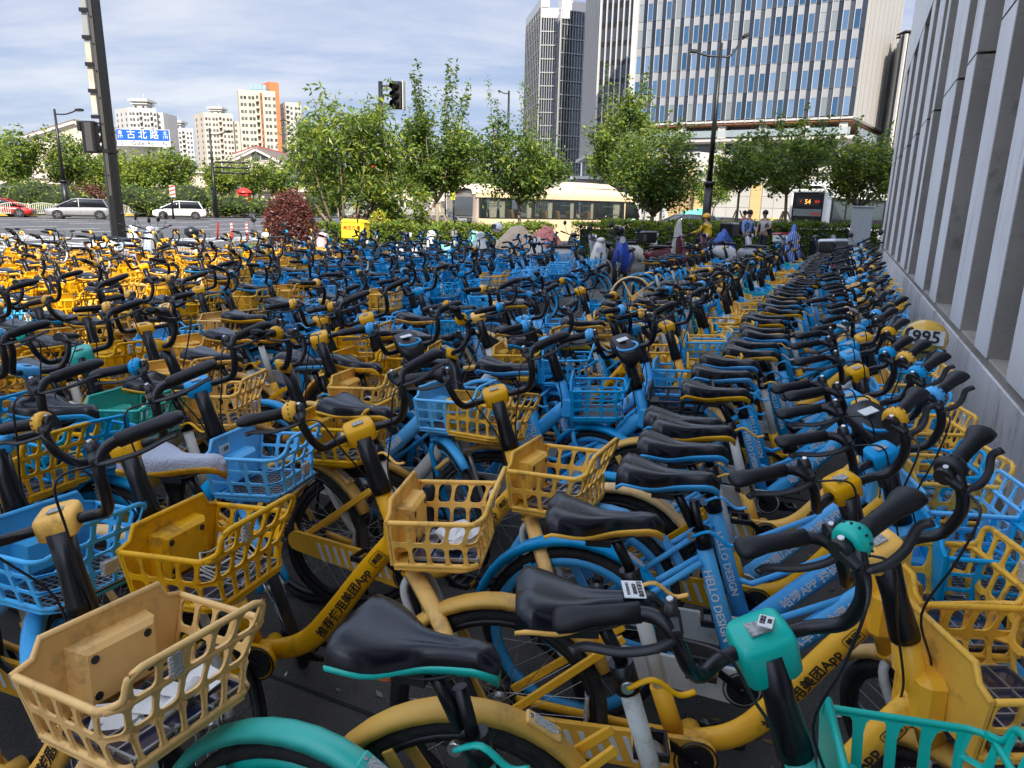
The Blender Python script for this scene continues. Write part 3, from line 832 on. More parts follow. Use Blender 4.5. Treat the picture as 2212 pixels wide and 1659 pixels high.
def flat(name, poly, z0, z1, m, **k):
    return put(name, MB().prism(poly, z0, z1, plane='xy').mesh(name, m), kind='structure', **k)
g = MB(); g.box((0, 900, -.22), (3600, 3400, .2)); put('ground', g.mesh('ground', ROAD), kind='structure')
plaza = [W(3, -8), W(3, 24), W(1.5, 35), Vector((22, 38.6, 0)), Vector((8, 32.8, 0)), Vector((0, 28.8, 0)), Vector((-8, 25.0, 0)), Vector((-11.5, 23.9, 0)), Vector((-13.6, 22.6, 0)), W(-22, 12), W(-22, -8)]
PZ = [(p.x, p.y) for p in plaza]
def ccw(P): 
    s = sum(P[i][0] * P[(i + 1) % len(P)][1] - P[(i + 1) % len(P)][0] * P[i][1] for i in range(len(P)))
    return P if s < 0 else P[::-1]
flat('pavement', ccw(PZ), -.115, 0.0, PAVE)
# kerb stones along the open edges of the plaza
KERB = mat('kerb_granite', (.33, .32, .30), .75, namt=.15, nscale=5, var=.12)
def kerb(pts, z0=-.115, z1=.012, w=.16, L0=1.0, name='kerb', cap=280):
    root = put(name, None, kind='structure'); k = 0
    for i in range(len(pts) - 1):
        a, b = Vector(pts[i]), Vector(pts[i + 1]); d = b - a; n = max(1, int(d.length / L0)); dn = d.normalized(); pn = Vector((-dn.y, dn.x, 0))
        me = MB().box((0, 0, (z0 + z1) / 2), (d.length / n - .012, w, z1 - z0), bev=.012).mesh('kerb_stone', KERB)
        for j in range(n):
            if k >= cap: break
            put('kerb_stone', me, root, loc=(a + d * ((j + .5) / n)) , rot=(0, 0, atan2(d.y, d.x))); k += 1
kerb([plaza[3], plaza[4], plaza[5], plaza[6], plaza[7], plaza[8], plaza[9]])
# far pavements
far_l = [W(-66, -30), W(-66, 400), W(-160, 400), W(-160, -30)]
flat('pavement', ccw([(p.x, p.y) for p in far_l]), -.115, 0.0, SIDE)
far_r = [Vector((-2, 62, 0)), Vector((14, 50, 0)), Vector((60, 62, 0)), Vector((140, 90, 0)), Vector((140, 260, 0)), Vector((40, 260, 0))]
flat('pavement', ccw([(p.x, p.y) for p in far_r]), -.115, 0.0, SIDE)
# road markings as sheets above the asphalt
rm = MB()
def mark(p, a0, a1, w, zz=-.115): rm.box(W(p, (a0 + a1) / 2, zz), (w, a1 - a0, .004), 0, ROTW)
for p in (-33.0, -57.8): mark(p, -20, 14, .22); mark(p, 30, 260, .22)
mark(-24.2, -20, 13, .18); mark(-64.6, -20, 260, .15)
for p in (-36.6, -40.4, -44.4, -49.0, -53.2):
    for k in range(-2, 30): mark(p, k * 8.0, k * 8.0 + 4.2, .18)
put('road_markings', rm.mesh('road_markings', PNT), kind='structure')
zb = put('zebra_crossing', None, kind='structure')
zm = MB().box((0, 0, 0), (3.2, .45, .004)).mesh('painted_stripe', PNT)
for k in range(26): put('painted_stripe', zm, zb, loc=W(-26.6 - k * 1.0 * .0 - 0, 14.2 + k * .95, -.113), rot=(0, 0, -A))
for k in range(16): put('painted_stripe', zm, zb, loc=W(-30.5 - k * .95, 19.0, -.109), rot=(0, 0, -A + pi / 2))
mh = put('manhole_cover', MB().cyl((0, 0, -.02), (0, 0, .004), .35, 24).mesh('manhole_cover', DRK), loc=W(-30, 10, -.118)); mh['kind'] = 'structure'
# faint pour joints and a few litter bits on the plaza are geometry too
jm = MB()
for k in range(14): jm.box(W(-9, -1 + k * 2.6, .002), (21, .014, .004), 0, ROTW)
put('pavement_joint', jm.mesh('pavement_joint', mat('joint_tar', (.02, .02, .02), .9)), kind='structure')

# ------------------------------------------------------------------ the building on the right with deep pilasters
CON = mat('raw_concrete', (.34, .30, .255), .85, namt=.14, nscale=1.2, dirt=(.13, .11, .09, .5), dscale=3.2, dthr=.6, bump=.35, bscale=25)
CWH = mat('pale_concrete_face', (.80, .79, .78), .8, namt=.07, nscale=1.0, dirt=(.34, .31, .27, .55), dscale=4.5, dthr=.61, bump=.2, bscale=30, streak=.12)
PLN = mat('stained_plinth', (.74, .72, .70), .85, namt=.2, nscale=1.1, dirt=(.20, .17, .13, .65), dscale=5, dthr=.58, bump=.35, bscale=18, streak=.3)
GLD = mat('dark_window_glass', (.015, .018, .022), .06, spec=.8)
FRM = mat('dark_frame', (.02, .02, .022), .4)
bd = thing('concrete_building', 'concrete building with closely set pale pilasters along the bicycle parking, at the right edge', 'building')
def wb(b, p0, p1, a0, a1, z0, z1, mi=0, bev=0): return b.box(W((p0 + p1) / 2, (a0 + a1) / 2, (z0 + z1) / 2), (p1 - p0, a1 - a0, z1 - z0), mi, ROTW, bev)
AL0, AL1, HB = -6, 29.9, 13.3
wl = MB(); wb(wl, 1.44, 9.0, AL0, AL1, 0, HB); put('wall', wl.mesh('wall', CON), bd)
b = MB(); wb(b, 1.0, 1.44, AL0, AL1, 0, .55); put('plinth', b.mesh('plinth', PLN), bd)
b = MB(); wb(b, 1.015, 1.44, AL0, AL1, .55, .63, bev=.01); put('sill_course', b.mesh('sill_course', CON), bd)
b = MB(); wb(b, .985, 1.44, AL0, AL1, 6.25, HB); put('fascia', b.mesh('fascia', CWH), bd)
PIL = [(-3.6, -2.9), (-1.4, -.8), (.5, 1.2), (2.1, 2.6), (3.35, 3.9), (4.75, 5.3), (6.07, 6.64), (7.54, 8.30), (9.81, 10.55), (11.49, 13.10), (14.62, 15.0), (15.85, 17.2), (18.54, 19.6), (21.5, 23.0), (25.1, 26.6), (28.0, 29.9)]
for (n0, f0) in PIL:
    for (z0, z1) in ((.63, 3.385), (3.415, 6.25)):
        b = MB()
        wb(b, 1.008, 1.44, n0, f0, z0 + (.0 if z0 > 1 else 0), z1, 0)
        wb(b, 1.0, 1.008, n0 + .002, f0 - .002, z0, z1, 1)  # front sheet paler than the raw sides: caught skylight put into its colour
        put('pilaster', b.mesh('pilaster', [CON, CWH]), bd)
for i in range(len(PIL) - 1):
    a0, a1 = PIL[i][1], PIL[i + 1][0]
    b = MB(); wb(b, 1.30, 1.34, a0, a1, .63, 6.25)
    w = put('window', b.mesh('window', GLD), bd)
    b = MB()
    for z in (.65, 2.2, 3.4, 4.9, 6.22): wb(b, 1.27, 1.299, a0, a1, z - .025, z + .025)
    wb(b, 1.27, 1.299, a0, a0 + .04, .63, 6.25); wb(b, 1.27, 1.299, a1 - .04, a1, .63, 6.25)
    put('window_frame', b.mesh('window_frame', FRM), w)
# cabinet against the far corner
cb = MB(); cb.box((0, 0, .95), (.62, 1.3, 1.9), bev=.02); 
GRC = mat('grey_cabinet_paint', (.42, .43, .43), .5, namt=.06)
cabn = thing('utility_cabinet', 'tall light grey utility cabinet standing at the far corner of the concrete building', 'cabinet', W(.25, 27.2), -A)
put('cabinet_body', cb.mesh('cabinet_body', GRC), cabn)
for y in (-.33, .33): put('door', MB().box((-.318, y, .97), (.02, .60, 1.7), bev=.008).mesh('door', GRC), cabn)
put('lid', MB().box((0, 0, 1.925), (.70, 1.38, .05), bev=.01).mesh('lid', GRC), cabn)

# ------------------------------------------------------------------ far buildings
def fpanels(P, Q, out=0.0):
    P = Vector((P[0], P[1], 0)); Q = Vector((Q[0], Q[1], 0)); d = (Q - P).normalized(); n = Vector((d.y, -d.x, 0))
    if n.dot(-P) < 0: n = -n
    M = Matrix((d, -n, (0, 0, 1))).transposed().to_4x4(); M.translation = P
    return M, (Q - P).length
def block(name, pts, z0, z1, m, parent):      # pts: plan polygon
    return put(name, MB().prism(ccw([(p[0], p[1]) for p in pts]), z0, z1, plane='xy').mesh(name, m), parent)
CRM = mat('cream_render', (.50, .45, .36), .85, namt=.05, nscale=.15)
WRN = mat('white_render', (.48, .47, .45), .85, namt=.06, nscale=.12, dirt=(.42, .38, .33, .5), dscale=.12, dthr=.58)
CRP = mat('pinkish_cream_render', (.50, .44, .37), .85, namt=.05, nscale=.1)
YLR = mat('pale_yellow_render', (.54, .49, .37), .85, namt=.04, nscale=.1)
ORW = mat('orange_panel_wall', (.62, .17, .06), .7, namt=.06, nscale=.2)
BRN = mat('brown_tile_strip', (.30, .10, .06), .8, namt=.3, nscale=.6)
GRB = mat('grey_beige_render', (.46, .44, .40), .85, namt=.06, nscale=.1)
WGL = mat('flat_window_glass', (.07, .08, .09), .15, var=.6)
BAL = mat('balcony_shadow_glass', (.05, .045, .04), .3, var=.5)
RTL = mat('red_roof_tile', (.26, .05, .035), .8, namt=.2, nscale=1)
GRT = mat('grey_roof_tile', (.16, .13, .11), .8, namt=.2)
def tower(label, u0, um, u1, D, vtop, wall, group=None, side_back=14, cols=(2, 6), fl=2.9, win=(1.1, 1.3), pagoda=None, annex=None, wallr=None, name='apartment_tower', zmin=8, strip=None, balc=None, dm=None):
    a = atd(u0, vtop, D + side_back * .8); m_ = atd(um, vtop, D if dm is None else dm); c = atd(u1, vtop, D + 3)
    top = atd((u0 + u1) / 2, vtop, D).z
    root = thing(name, label, 'building', (m_.x, m_.y, 0), 0, group)
    off = Vector((m_.x, m_.y, 0))
    A_, M_, C_ = [Vector((p.x, p.y, 0)) - off for p in (a, m_, c)]
    back = A_ + C_ - M_
    block('wall', [A_, M_, C_, back], 0, top, wall, root)
    block('parapet', [A_ * 1.004 , M_ , C_ * 1.004, back], top, top + .9, wallr or wall, root)
    off3 = off
    wm = {}
    for (P, Q, nc) in ((A_, M_, cols[0]), (M_, C_, cols[1])):
        Pw, Qw = P + off, Q + off
        M, L = fpanels(Pw, Qw); M = Matrix.Translation(-off) @ M
        if nc == 0: continue
        step = L / nc; nf = int((top - 1.5 - zmin) / fl)
        bset = balc if (P is M_ and balc) else []
        me = MB().box((0, 0, 0), (win[0], .24, win[1]), bev=0).mesh('window', WGL)
        mb = MB().box((0, 0, 0), (step * .62, .3, fl * .72), 0).box((0, -.7, -fl * .36), (step * .8, 1.3, .9), 1).mesh('balcony', [BAL, wall])
        for k in range(nf):
            z = top - 2.2 - k * fl
            for j in range(nc):
                if strip and P is M_ and j == strip[0]: continue
                x = step * (j + .5)
                if j in bset: put('balcony', mb, root, mtx=M @ Matrix.Translation((x, -.05, z)))
                else: put('window', me, root, mtx=M @ Matrix.Translation((x + (.0 if (j % 2) else .25), -.05, z)))
        if strip and P is M_:
            x = step * (strip[0] + .5)
            put('brown_strip', MB().box((x, -.3, top / 2), (step * .55, .6, top)).mesh('brown_strip', BRN), root, mtx=M)
            me2 = MB().box((0, 0, 0), (step * .30, .2, 1.4)).mesh('window', WGL)
            for k in range(nf): put('window', me2, root, mtx=M @ Matrix.Translation((x, -.62, top - 2.2 - k * fl)))
    if pagoda:
        p0, p1, vt = pagoda
        l = atd(p0, vt, D + 4); r = atd(p1, vt, D + 4); l.z = r.z = 0; w_ = (r - l).length; cc = (l + r) / 2 - off; cc.z = 0
        zt = atd((p0 + p1) / 2, vt, D).z; h = zt - top
        M = Matrix.Translation(cc)
        b = MB(); b.box((0, 2, top + h * .30), (w_ * .66, w_ * .6, h * .62)); b.box((0, 2, top + h * .56), (w_ * .86, w_ * .8, h * .10)); b.box((0, 2, top + h * .68), (w_ * .70, w_ * .66, h * .16)); b.box((0, 2, top + h * .82), (w_ * 1.0, w_ * .95, h * .16)); b.box((0, 2, top + h * .95), (w_ * .84, w_ * .8, h * .12))
        b.cyl((w_ * .1, 2, zt), (w_ * .1, 2, zt + h * .5), .12, 5)
        put('roof_pavilion', b.mesh('roof_pavilion', WRN), root, mtx=M)
        pw = MB().box((0, 0, 0), (w_ * .12, .3, h * .2)).mesh('window', WGL)
        for sx in (-.2, .18): put('window', pw, root, mtx=M @ Matrix.Translation((w_ * sx, 2 - w_ * .3, top + h * .26)))
    for an in (annex or []):
        b0, b1, vt2 = an
        l = atd(b0, vt2, D + 6) - off; r = atd(b1, vt2, D + 6) - off
        zt = atd((b0 + b1) / 2, vt2, D + 6).z
        l.z = r.z = 0
        block('wing', [l, r, r + Vector((0, 16, 0)), l + Vector((0, 16, 0))], 0, zt, wall, root)
        M, L = fpanels(l + off, r + off); M = Matrix.Translation(-off) @ M; me = MB().box((0, 0, 0), (1.0, .24, 1.3)).mesh('window', WGL)
        n2 = max(1, int(L / 5))
        for k in range(int((zt - 10) / fl)):
            for j in range(n2): put('window', me, root, mtx=M @ Matrix.Translation((L * (j + .5) / n2, -.05, zt - 2 - k * fl)))
    return root
tower('white apartment tower with tiered roof pavilion, just above the blue street sign', 247, 276, 337, 400, 236, WRN, pagoda=(281, 324, 212), annex=[(334, 352, 243)], cols=(3, 8), balc=(3, 6), zmin=16)
tower('small white apartment tower with tiered roof pavilion, right of the blue street sign', 357, 366, 416, 480, 279, WRN, pagoda=(362, 396, 259), cols=(1, 6), balc=(3,), zmin=16)
tower('cream white apartment tower with tiered roof pavilion, left of the pale yellow tower', 418, 440, 502, 400, 247, CRP, pagoda=(448, 483, 229), annex=[(500, 518, 262)], cols=(2, 8), balc=(4,), zmin=14)
tower('glass and orange tower rising behind the pale yellow apartment tower', 563, 581, 602, 420, 180, ORW, cols=(0, 0), name='office_tower', zmin=14)
tower('pale yellow apartment tower with a brown vertical strip', 512, 515, 594, 330, 199, YLR, cols=(0, 9), strip=(5,), balc=(4,), zmin=12, side_back=6)
tower('grey beige apartment tower right of the orange tower', 604, 616, 650, 430, 224, GRB, cols=(2, 4), balc=(0,), zmin=14)
tower('pale glass office block seen through the left of the large leafy tree', 640, 652, 672, 380, 262, mat('bluish_curtain_glass', (.30, .38, .44), .15, metal=.5), cols=(0, 0), name='office_tower')
# the glass edge of the orange tower
gp = atd(572, 440, 416); zt = atd(572, 180, 416).z
og = thing('glass_tower_edge', 'pale blue glass crown beside the orange tower top', 'building', (gp.x, gp.y, 0))
q = MB()
for i in range(4):
    for j in range(10): q.box((-3.4 + i * 2.3, 0, zt - 2 - j * 2.6), (2.2, .5, 2.5))
put('curtain_wall', q.mesh('curtain_wall', mat('pale_blue_glass', (.40, .52, .58), .12, metal=.4)), og)['kind'] = 'stuff'
put('glass_core', MB().box((0, 3, zt / 2 - 1), (9.2, 5, zt - 2)).mesh('glass_core', GRB), og)

def gable(label, u0, u1, D, vridge, veave, wall, roof, depth=14, ua=None, name='house', win=()):
    l, r = atd(u0, veave, D), atd(u1, veave, D); l.z = r.z = 0; c = (l + r) / 2
    root = thing(name, label, 'building', c); w_ = (r - l).length; ang = atan2((r - l).y, (r - l).x); root.rotation_euler.z = ang
    ze = atd((u0 + u1) / 2, veave, D).z; zr = atd((u0 + u1) / 2, vridge, D).z; xa = 0 if ua is None else (ua - .5) * w_
    put('wall', MB().prism([(-w_ / 2, 0), (-w_ / 2, ze), (xa, zr), (w_ / 2, ze), (w_ / 2, 0)], 0, depth).mesh('wall', wall), root)
    for s_ in (-1, 1):
        b = MB(); e = Vector((s_ * w_ / 2, -.5, ze)); t = Vector((xa, -.5, zr)); d = (e - t).normalized()
        up = Vector((-d.z, 0, d.x)) * (1 if s_ < 0 else -1); up = up if up.z > 0 else -up
        p = [t, e + d * .7]; n_ = up * .3
        vs = [p[0], p[1], p[1] + n_, p[0] + n_]; vs2 = [v + Vector((0, depth + 1, 0)) for v in vs]
        b._add(vs + vs2, [(0, 1, 2, 3), (7, 6, 5, 4), (0, 4, 5, 1), (1, 5, 6, 2), (2, 6, 7, 3), (3, 7, 4, 0)])
        put('roof', b.mesh('roof', roof), root)
        put('barge_board', MB().beam(t + Vector((0, -.12, -.15)), e + d * .7 + Vector((0, -.12, -.15)), .12, .35).mesh('barge_board', WRN), root)
    for (fx, fz, ww, hh) in win:
        q = put('window', MB().box((fx * w_, -.02, fz), (ww, .12, hh)).mesh('window', WGL), root)
        put('sill', MB().box((fx * w_, -.1, fz - hh / 2 - .06), (ww * 1.2, .3, .1)).mesh('sill', WRN), q)
    return root
gable('wide cream gable house behind the leftmost roadside trees', 60, 236, 108, 262, 297, CRP, GRT, ua=.62, win=((-.1, 9, 1.2, 1.4), (.2, 9, 1.2, 1.4)))
gable('cream gable house with grey roof edge in front of the pale yellow tower', 500, 612, 132, 322, 350, CRP, GRT, win=((-.02, 9.6, 1.5, 1.3), (.14, 9.6, 1.2, 1.3)))
gable('house with red hipped roof peeping over the cream gable house', 512, 600, 150, 318, 334, CRM, RTL)
def lowblock(label, u0, u1, D, vtop, wall, wins, name='shop_building', canopy=True, depth=16):
    l, r = atd(u0, 440, D), atd(u1, 440, D); l.z = r.z = 0; w_ = (r - l).length
    root = thing(name, label, 'building', l); root.rotation_euler.z = atan2((r - l).y, (r - l).x); zt = atd((u0 + u1) / 2, vtop, D).z
    put('wall', MB().box((w_ / 2, depth / 2, zt / 2), (w_, depth, zt)).mesh('wall', wall), root)
    put('cornice', MB().box((w_ / 2, depth / 2 - .2, zt + .2), (w_ + .8, depth + .6, .4)).mesh('cornice', WRN), root)
    n = wins
    sh = MB().box((0, 0, 0), (w_ / n * .6, .1, 2.4)).mesh('shop_window', WGL); uw = MB().box((0, 0, 0), (w_ / n * .3, .1, 1.5)).mesh('window', WGL)
    fr = MB().box((0, 0, 0), (w_ / n * .68, .16, .2)).mesh('lintel', WRN)
    for i in range(n):
        x = w_ * (i + .5) / n
        q = put('shop_window', sh, root, loc=(x, -.03, 1.5)); put('lintel', fr, q, loc=(0, -.05, 1.35))
        if zt > 6: 
            for k in range(int((zt - 4) / 3.2)): put('window', uw, root, loc=(x, -.03, 5.2 + k * 3.2))
    if canopy: put('canopy', MB().box((w_ / 2, -.5, 3.5), (w_, 1.0, .3)).mesh('canopy', CRP), root)
    return root
lowblock('long low cream shop building behind the trees left of the tall black pole', -60, 240, 98, 385, CRM, 12)
lowblock('low cream shop building behind the trees right of the tall black pole', 246, 470, 100, 372, CRP, 10)
lowblock('low cream building behind the trees in front of the gable house', 480, 700, 118, 395, CRM, 10)
lowblock('stepped cream building seen between the two large leafy trees', 832, 905, 150, 322, CRM, 5, name='building', canopy=False)
lowblock('lower wing with red trimmed roof left of the tan minibus', 900, 965, 160, 350, CRP, 4, name='building', canopy=False)

# ------------------------------------------------------------------ glass office tower on the left (stepped)
GT = mat('grey_curtain_glass', (.06, .075, .095), .10, metal=.75, var=.25)
MUL = mat('aluminium_mullion', (.30, .31, .32), .4, metal=.4)
def glass_tower(label, plan, D, cols, fl, gm, name='office_tower'):
    """plan: list of (u, D, vtop) corners left to right"""
    P = [atd(u, v, d) for u, d, v in plan]; c = Vector((P[1].x, P[1].y, 0))
    root = thing(name, label, 'building', c)
    for i in range(len(P) - 1):
        a = Vector((P[i].x, P[i].y, 0)); b_ = Vector((P[i + 1].x, P[i + 1].y, 0)); zt = atd((plan[i][0] + plan[i + 1][0]) / 2, plan[i][2], (plan[i][1] + plan[i + 1][1]) / 2).z
        M, L = fpanels(a, b_); M = Matrix.Translation(-c) @ M
        n = cols[i]; st = L / n; nf = int((zt - 6) / fl)
        b = MB()
        for k in range(nf):
            for j in range(n): 
                jx = rnd.uniform(-.012, .012)
                b.box((st * (j + .5), 0, zt - fl * (k + .55)), (st * .9, .16, fl * .84), 0, Matrix.Rotation(jx, 3, 'X'))
        put('glass_panes', b.mesh('glass_panes', gm), root, mtx=M)['kind'] = 'stuff'
        b = MB()
        for j in range(n + 1): b.box((st * j, -.2, zt / 2), (.16, .35, zt))
        put('mullions', b.mesh('mullions', MUL), root, mtx=M)['kind'] = 'stuff'
        b = MB()
        for k in range(nf + 1): b.box((L / 2, -.12, zt - fl * k), (L, .2, .28))
        put('floor_bands', b.mesh('floor_bands', MUL), root, mtx=M)['kind'] = 'stuff'
        put('parapet', MB().box((L / 2, 1, zt + 1.3), (L + .3, 2.6, 2.6)).mesh('parapet', mat('pale_metal_cladding', (.62, .60, .58), .5)), root, mtx=M)
    G = [Vector((p.x, p.y, 0)) - c for p in P]; far = Vector((0, 26, 0)); ins = lambda v: v + Vector((0, .35, 0))
    z1 = atd(plan[1][0], plan[0][2] + 2, plan[1][1]).z; z2 = atd(plan[3][0], plan[3][2] + 2, plan[3][1]).z
    block('core', [ins(G[0]), ins(G[1]), ins(G[2]), ins(G[2]) + far, G[0] + far], 0, z1, DRK, root); block('core', [ins(G[2]) + Vector((.02, 0, 0)), ins(G[3]), ins(G[4]), G[4] + far, G[2] + far], 0, z2, DRK, root)
    return root
glass_tower('tall stepped grey glass office tower at the left of the office group', [(1138, 262, 38), (1170, 236, 38), (1206, 236, 47), (1214, 228, 24), (1268, 231, 24)], 240, (9, 7, 2, 9), 3.9, GT)

# ------------------------------------------------------------------ dark tower with white vertical fins
FINW = mat('white_metal_fin', (.50, .49, .475), .45)
DKG = mat('navy_glass', (.02, .03, .05), .07, spec=.9, var=.5)
SPD = mat('dark_spandrel', (.012, .014, .018), .3)
def fin_tower():
    P = [atd(1255, 350, 215), atd(1286, 332, 186), atd(1368, 329, 181)]
    for p in P: p.z = 0
    c = P[1].copy(); root = thing('office_tower', 'dark glass office tower with thin white vertical fins behind the large tower', 'building', c)
    z0 = atd(1330, 329, 184).z; zt = 78
    for i, nb in ((0, 9), (1, 7)):
        M, L = fpanels(P[i], P[i + 1]); M = Matrix.Translation(-c) @ M; st = L / nb
        put('core', MB().box((L / 2, 6.3, (z0 + zt) / 2), (L - .05, 12, zt - z0)).mesh('core', DRK), root, mtx=M)
        pn = MB().box((0, 0, 0), (st * .94, .2, 3.0)).mesh('window', DKG); sp = MB().box((0, 0, 0), (st * .94, .12, 1.2)).mesh('spandrel_panel', SPD)
        if i == 1:
            for k in range(int((zt - z0) / 4.2)):
                for j in range(nb):
                    put('window', pn, root, mtx=M @ Matrix.Translation((st * (j + .5), .0, z0 + 1.7 + 4.2 * k)))
                    put('spandrel_panel', sp, root, mtx=M @ Matrix.Translation((st * (j + .5), .03, z0 + 3.8 + 4.2 * k)))
        fn_ = MB().box((0, 0, 0), (.26 if i else .55, .4, zt - z0)).mesh('fin', FINW)
        for j in range(nb + 1): put('fin', fn_, root, mtx=M @ Matrix.Translation((st * j, -.35, (z0 + zt) / 2)))
        put('soffit', MB().box((L / 2, 5, z0 - .4), (L + 1, 13, .8)).mesh('soffit', WRN), root, mtx=M)
        put('lower_glass', MB().box((L / 2, 6, z0 / 2 - .4), (L - 3, 6, z0 - .8)).mesh('lower_glass', DKG), root, mtx=M)
        for j in range(4): put('column', MB().box((L * (j + .3) / 4, .6, z0 / 2), (.9, .9, z0 - .8)).mesh('column', WRN), root, mtx=M)
        put('terrace_edge', MB().box((L / 2, -2.5, 9.3), (L + 8, 6, .7)).mesh('terrace_edge', FINW), root, mtx=M)
fin_tower()

# ------------------------------------------------------------------ the large office tower: panes, pale spandrels, recessed dark strips, white fins
GLB = mat('sky_blue_glass', (.13, .29, .47), .06, metal=.8, var=.38)
GLC = mat('pale_curtained_glass', (.27, .31, .32), .12, metal=.35, var=.2)
SPL = mat('pale_grey_spandrel', (.27, .28, .295), .35, var=.06)
def big_tower():
    P = [atd(1366, 268, 138), atd(1843, 250, 120), atd(1912, 272, 141)]
    for p in P: p.z = 0
    c = P[1].copy(); root = thing('office_tower', 'large office tower with blue panes, pale spandrels and dark recessed strips', 'building', c)
    z0 = atd(1843, 250, 120).z; fl = 4.25; nf = 8; zt = z0 + fl * nf
    M, L = fpanels(P[0], P[1]); M = Matrix.Translation(-c) @ M; nb = 22; st = L / nb
    put('core', MB().box((L / 2, 8.6, (z0 + zt) / 2 + 4), (L - .1, 16, zt - z0 + 8)).mesh('core', DRK), root, mtx=M)
    glw = st * .50
    pw = MB().box((0, 0, 0), (glw, .14, 2.75)).mesh('window', GLB); pw2 = MB().box((0, 0, 0), (glw, .14, 2.75)).mesh('window', GLC)
    fr = MB().box((0, -.09, 1.40), (glw, .05, .07)).box((0, -.09, -1.40), (glw, .05, .07)).box((glw / 2 - .02, -.09, 0), (.05, .05, 2.75)).mesh('window_frame', MUL)
    sp = MB().box((0, 0, 0), (glw, .22, 1.36)).mesh('spandrel_panel', SPL)
    dk = MB().box((0, 0, 0), (st * .46, .12, fl - .08)).mesh('dark_pane', DKG)
    fn_ = MB().box((0, 0, 0), (.07, .22, zt - z0 + 1)).mesh('fin', FINW)
    for j in range(nb):
        x = st * j
        tilt = Matrix.Rotation(R(7), 4, 'Z')
        for k in range(nf):
            z = z0 + fl * k
            w = put('window', pw2 if rnd.random() < .22 else pw, root, mtx=M @ Matrix.Translation((x + st * .285, 0, z + 1.55)) @ Matrix.Rotation(rnd.uniform(-.02, .02), 4, 'X'))
            if k < 7: put('window_frame', fr, w)
            put('spandrel_panel', sp, root, mtx=M @ Matrix.Translation((x + st * .285, .0, z + 3.62)))
            put('dark_pane', dk, root, mtx=M @ Matrix.Translation((x + st * .775, .06, z + fl / 2)))
        put('fin', fn_, root, mtx=M @ Matrix.Translation((x + .02, -.05, (z0 + zt) / 2)))
        put('edge_trim', cached('et', lambda: MB().box((0, 0, 0), (.04, .2, zt - z0)).mesh('edge_trim', MUL)), root, mtx=M @ Matrix.Translation((x + st * .545, .05, (z0 + zt) / 2)))
    put('end_fin', MB().box((-.5, .5, (z0 + zt) / 2), (.9, 2.0, zt - z0 + 1)).mesh('end_fin', FINW), root, mtx=M)
    M2, L2 = fpanels(P[1], P[2]); M2 = Matrix.Translation(-c) @ M2
    put('side_core', MB().box((L2 / 2, 1.2, (z0 + zt) / 2), (L2 - .1, 1.0, zt - z0)).mesh('side_core', DRK), root, mtx=M2)
    n2 = 24
    lv = MB().box((0, 0, 0), (L2 / n2 * .52, .5, zt - z0)).mesh('louvre', mat('pale_louvre', (.36, .35, .335), .5))
    for j in range(n2): put('louvre', lv, root, mtx=M2 @ Matrix.Translation((L2 * (j + .5) / n2, -.1, (z0 + zt) / 2 - .2)) @ Matrix.Rotation(R(-5 if j % 3 else 4), 4, 'Z'))
    WOD = mat('wood_soffit', (.20, .09, .04), .6, namt=.2, nscale=.6)
    def inset(P_, k): 
        cc = (P[0] + P[1] + P[2]) / 3 + Vector((5, 12, 0)); return P_ + (cc - P_).normalized() * k
    Q = [P[0], P[1], P[2], P[2] + (P[0] - P[1])]
    pl = lambda k: [(inset(p, k) - c)[:2] for p in Q]
    def slab(nm, k, za, zb, m): put(nm, MB().prism(ccw([tuple(x) for x in pl(k)]), za, zb, plane='xy').mesh(nm, m), root)
    slab('bottom_trim', .1, z0 - .35, z0 - .02, FINW)
    slab('soffit', .4, z0 - .7, z0 - .36, WOD)
    slab('recessed_glazing', 5.5, 9.6, z0 - .72, DKG)
    slab('terrace_slab', -.9, 13.7, 14.2, WRN)
    slab('podium_top', .5, 9.0, 9.6, WRN)
    slab('podium_glazing', 3.5, 0, 8.6, DKG)
    for t in (.02, .22, .42, .62, .82, .985):
        p = P[0].lerp(P[1], t); p = inset(p, 1.6) - c
        put('column', MB().box((p.x, p.y, z0 / 2 - .4), (1.25, 1.25, z0 - .75), 0, Matrix.Rotation(atan2(-18, 34), 3, 'Z')).mesh('column', WRN), root)
    GLR = mat('balustrade_glass', (.35, .42, .44), .1, alpha=.55)
    for i in (0, 1):
        Pa, Pb = (P[0], P[1]) if i == 0 else (P[1], P[2]); Mx, Lx = fpanels(Pa, Pb); Mx = Matrix.Translation(-c) @ Mx
        nn = 12 if i == 0 else 8
        gp_ = MB().box((0, 0, 0), (Lx / nn - .1, .05, 1.1)).mesh('balustrade_pane', GLR); ps = MB().box((0, 0, 0), (.07, .09, 1.25)).mesh('post', MUL)
        for j in range(nn):
            put('balustrade_pane', gp_, root, mtx=Mx @ Matrix.Translation((Lx * (j + .5) / nn, -1.0, 14.9))); put('post', ps, root, mtx=Mx @ Matrix.Translation((Lx * j / nn, -1.0, 14.92)))
big_tower()
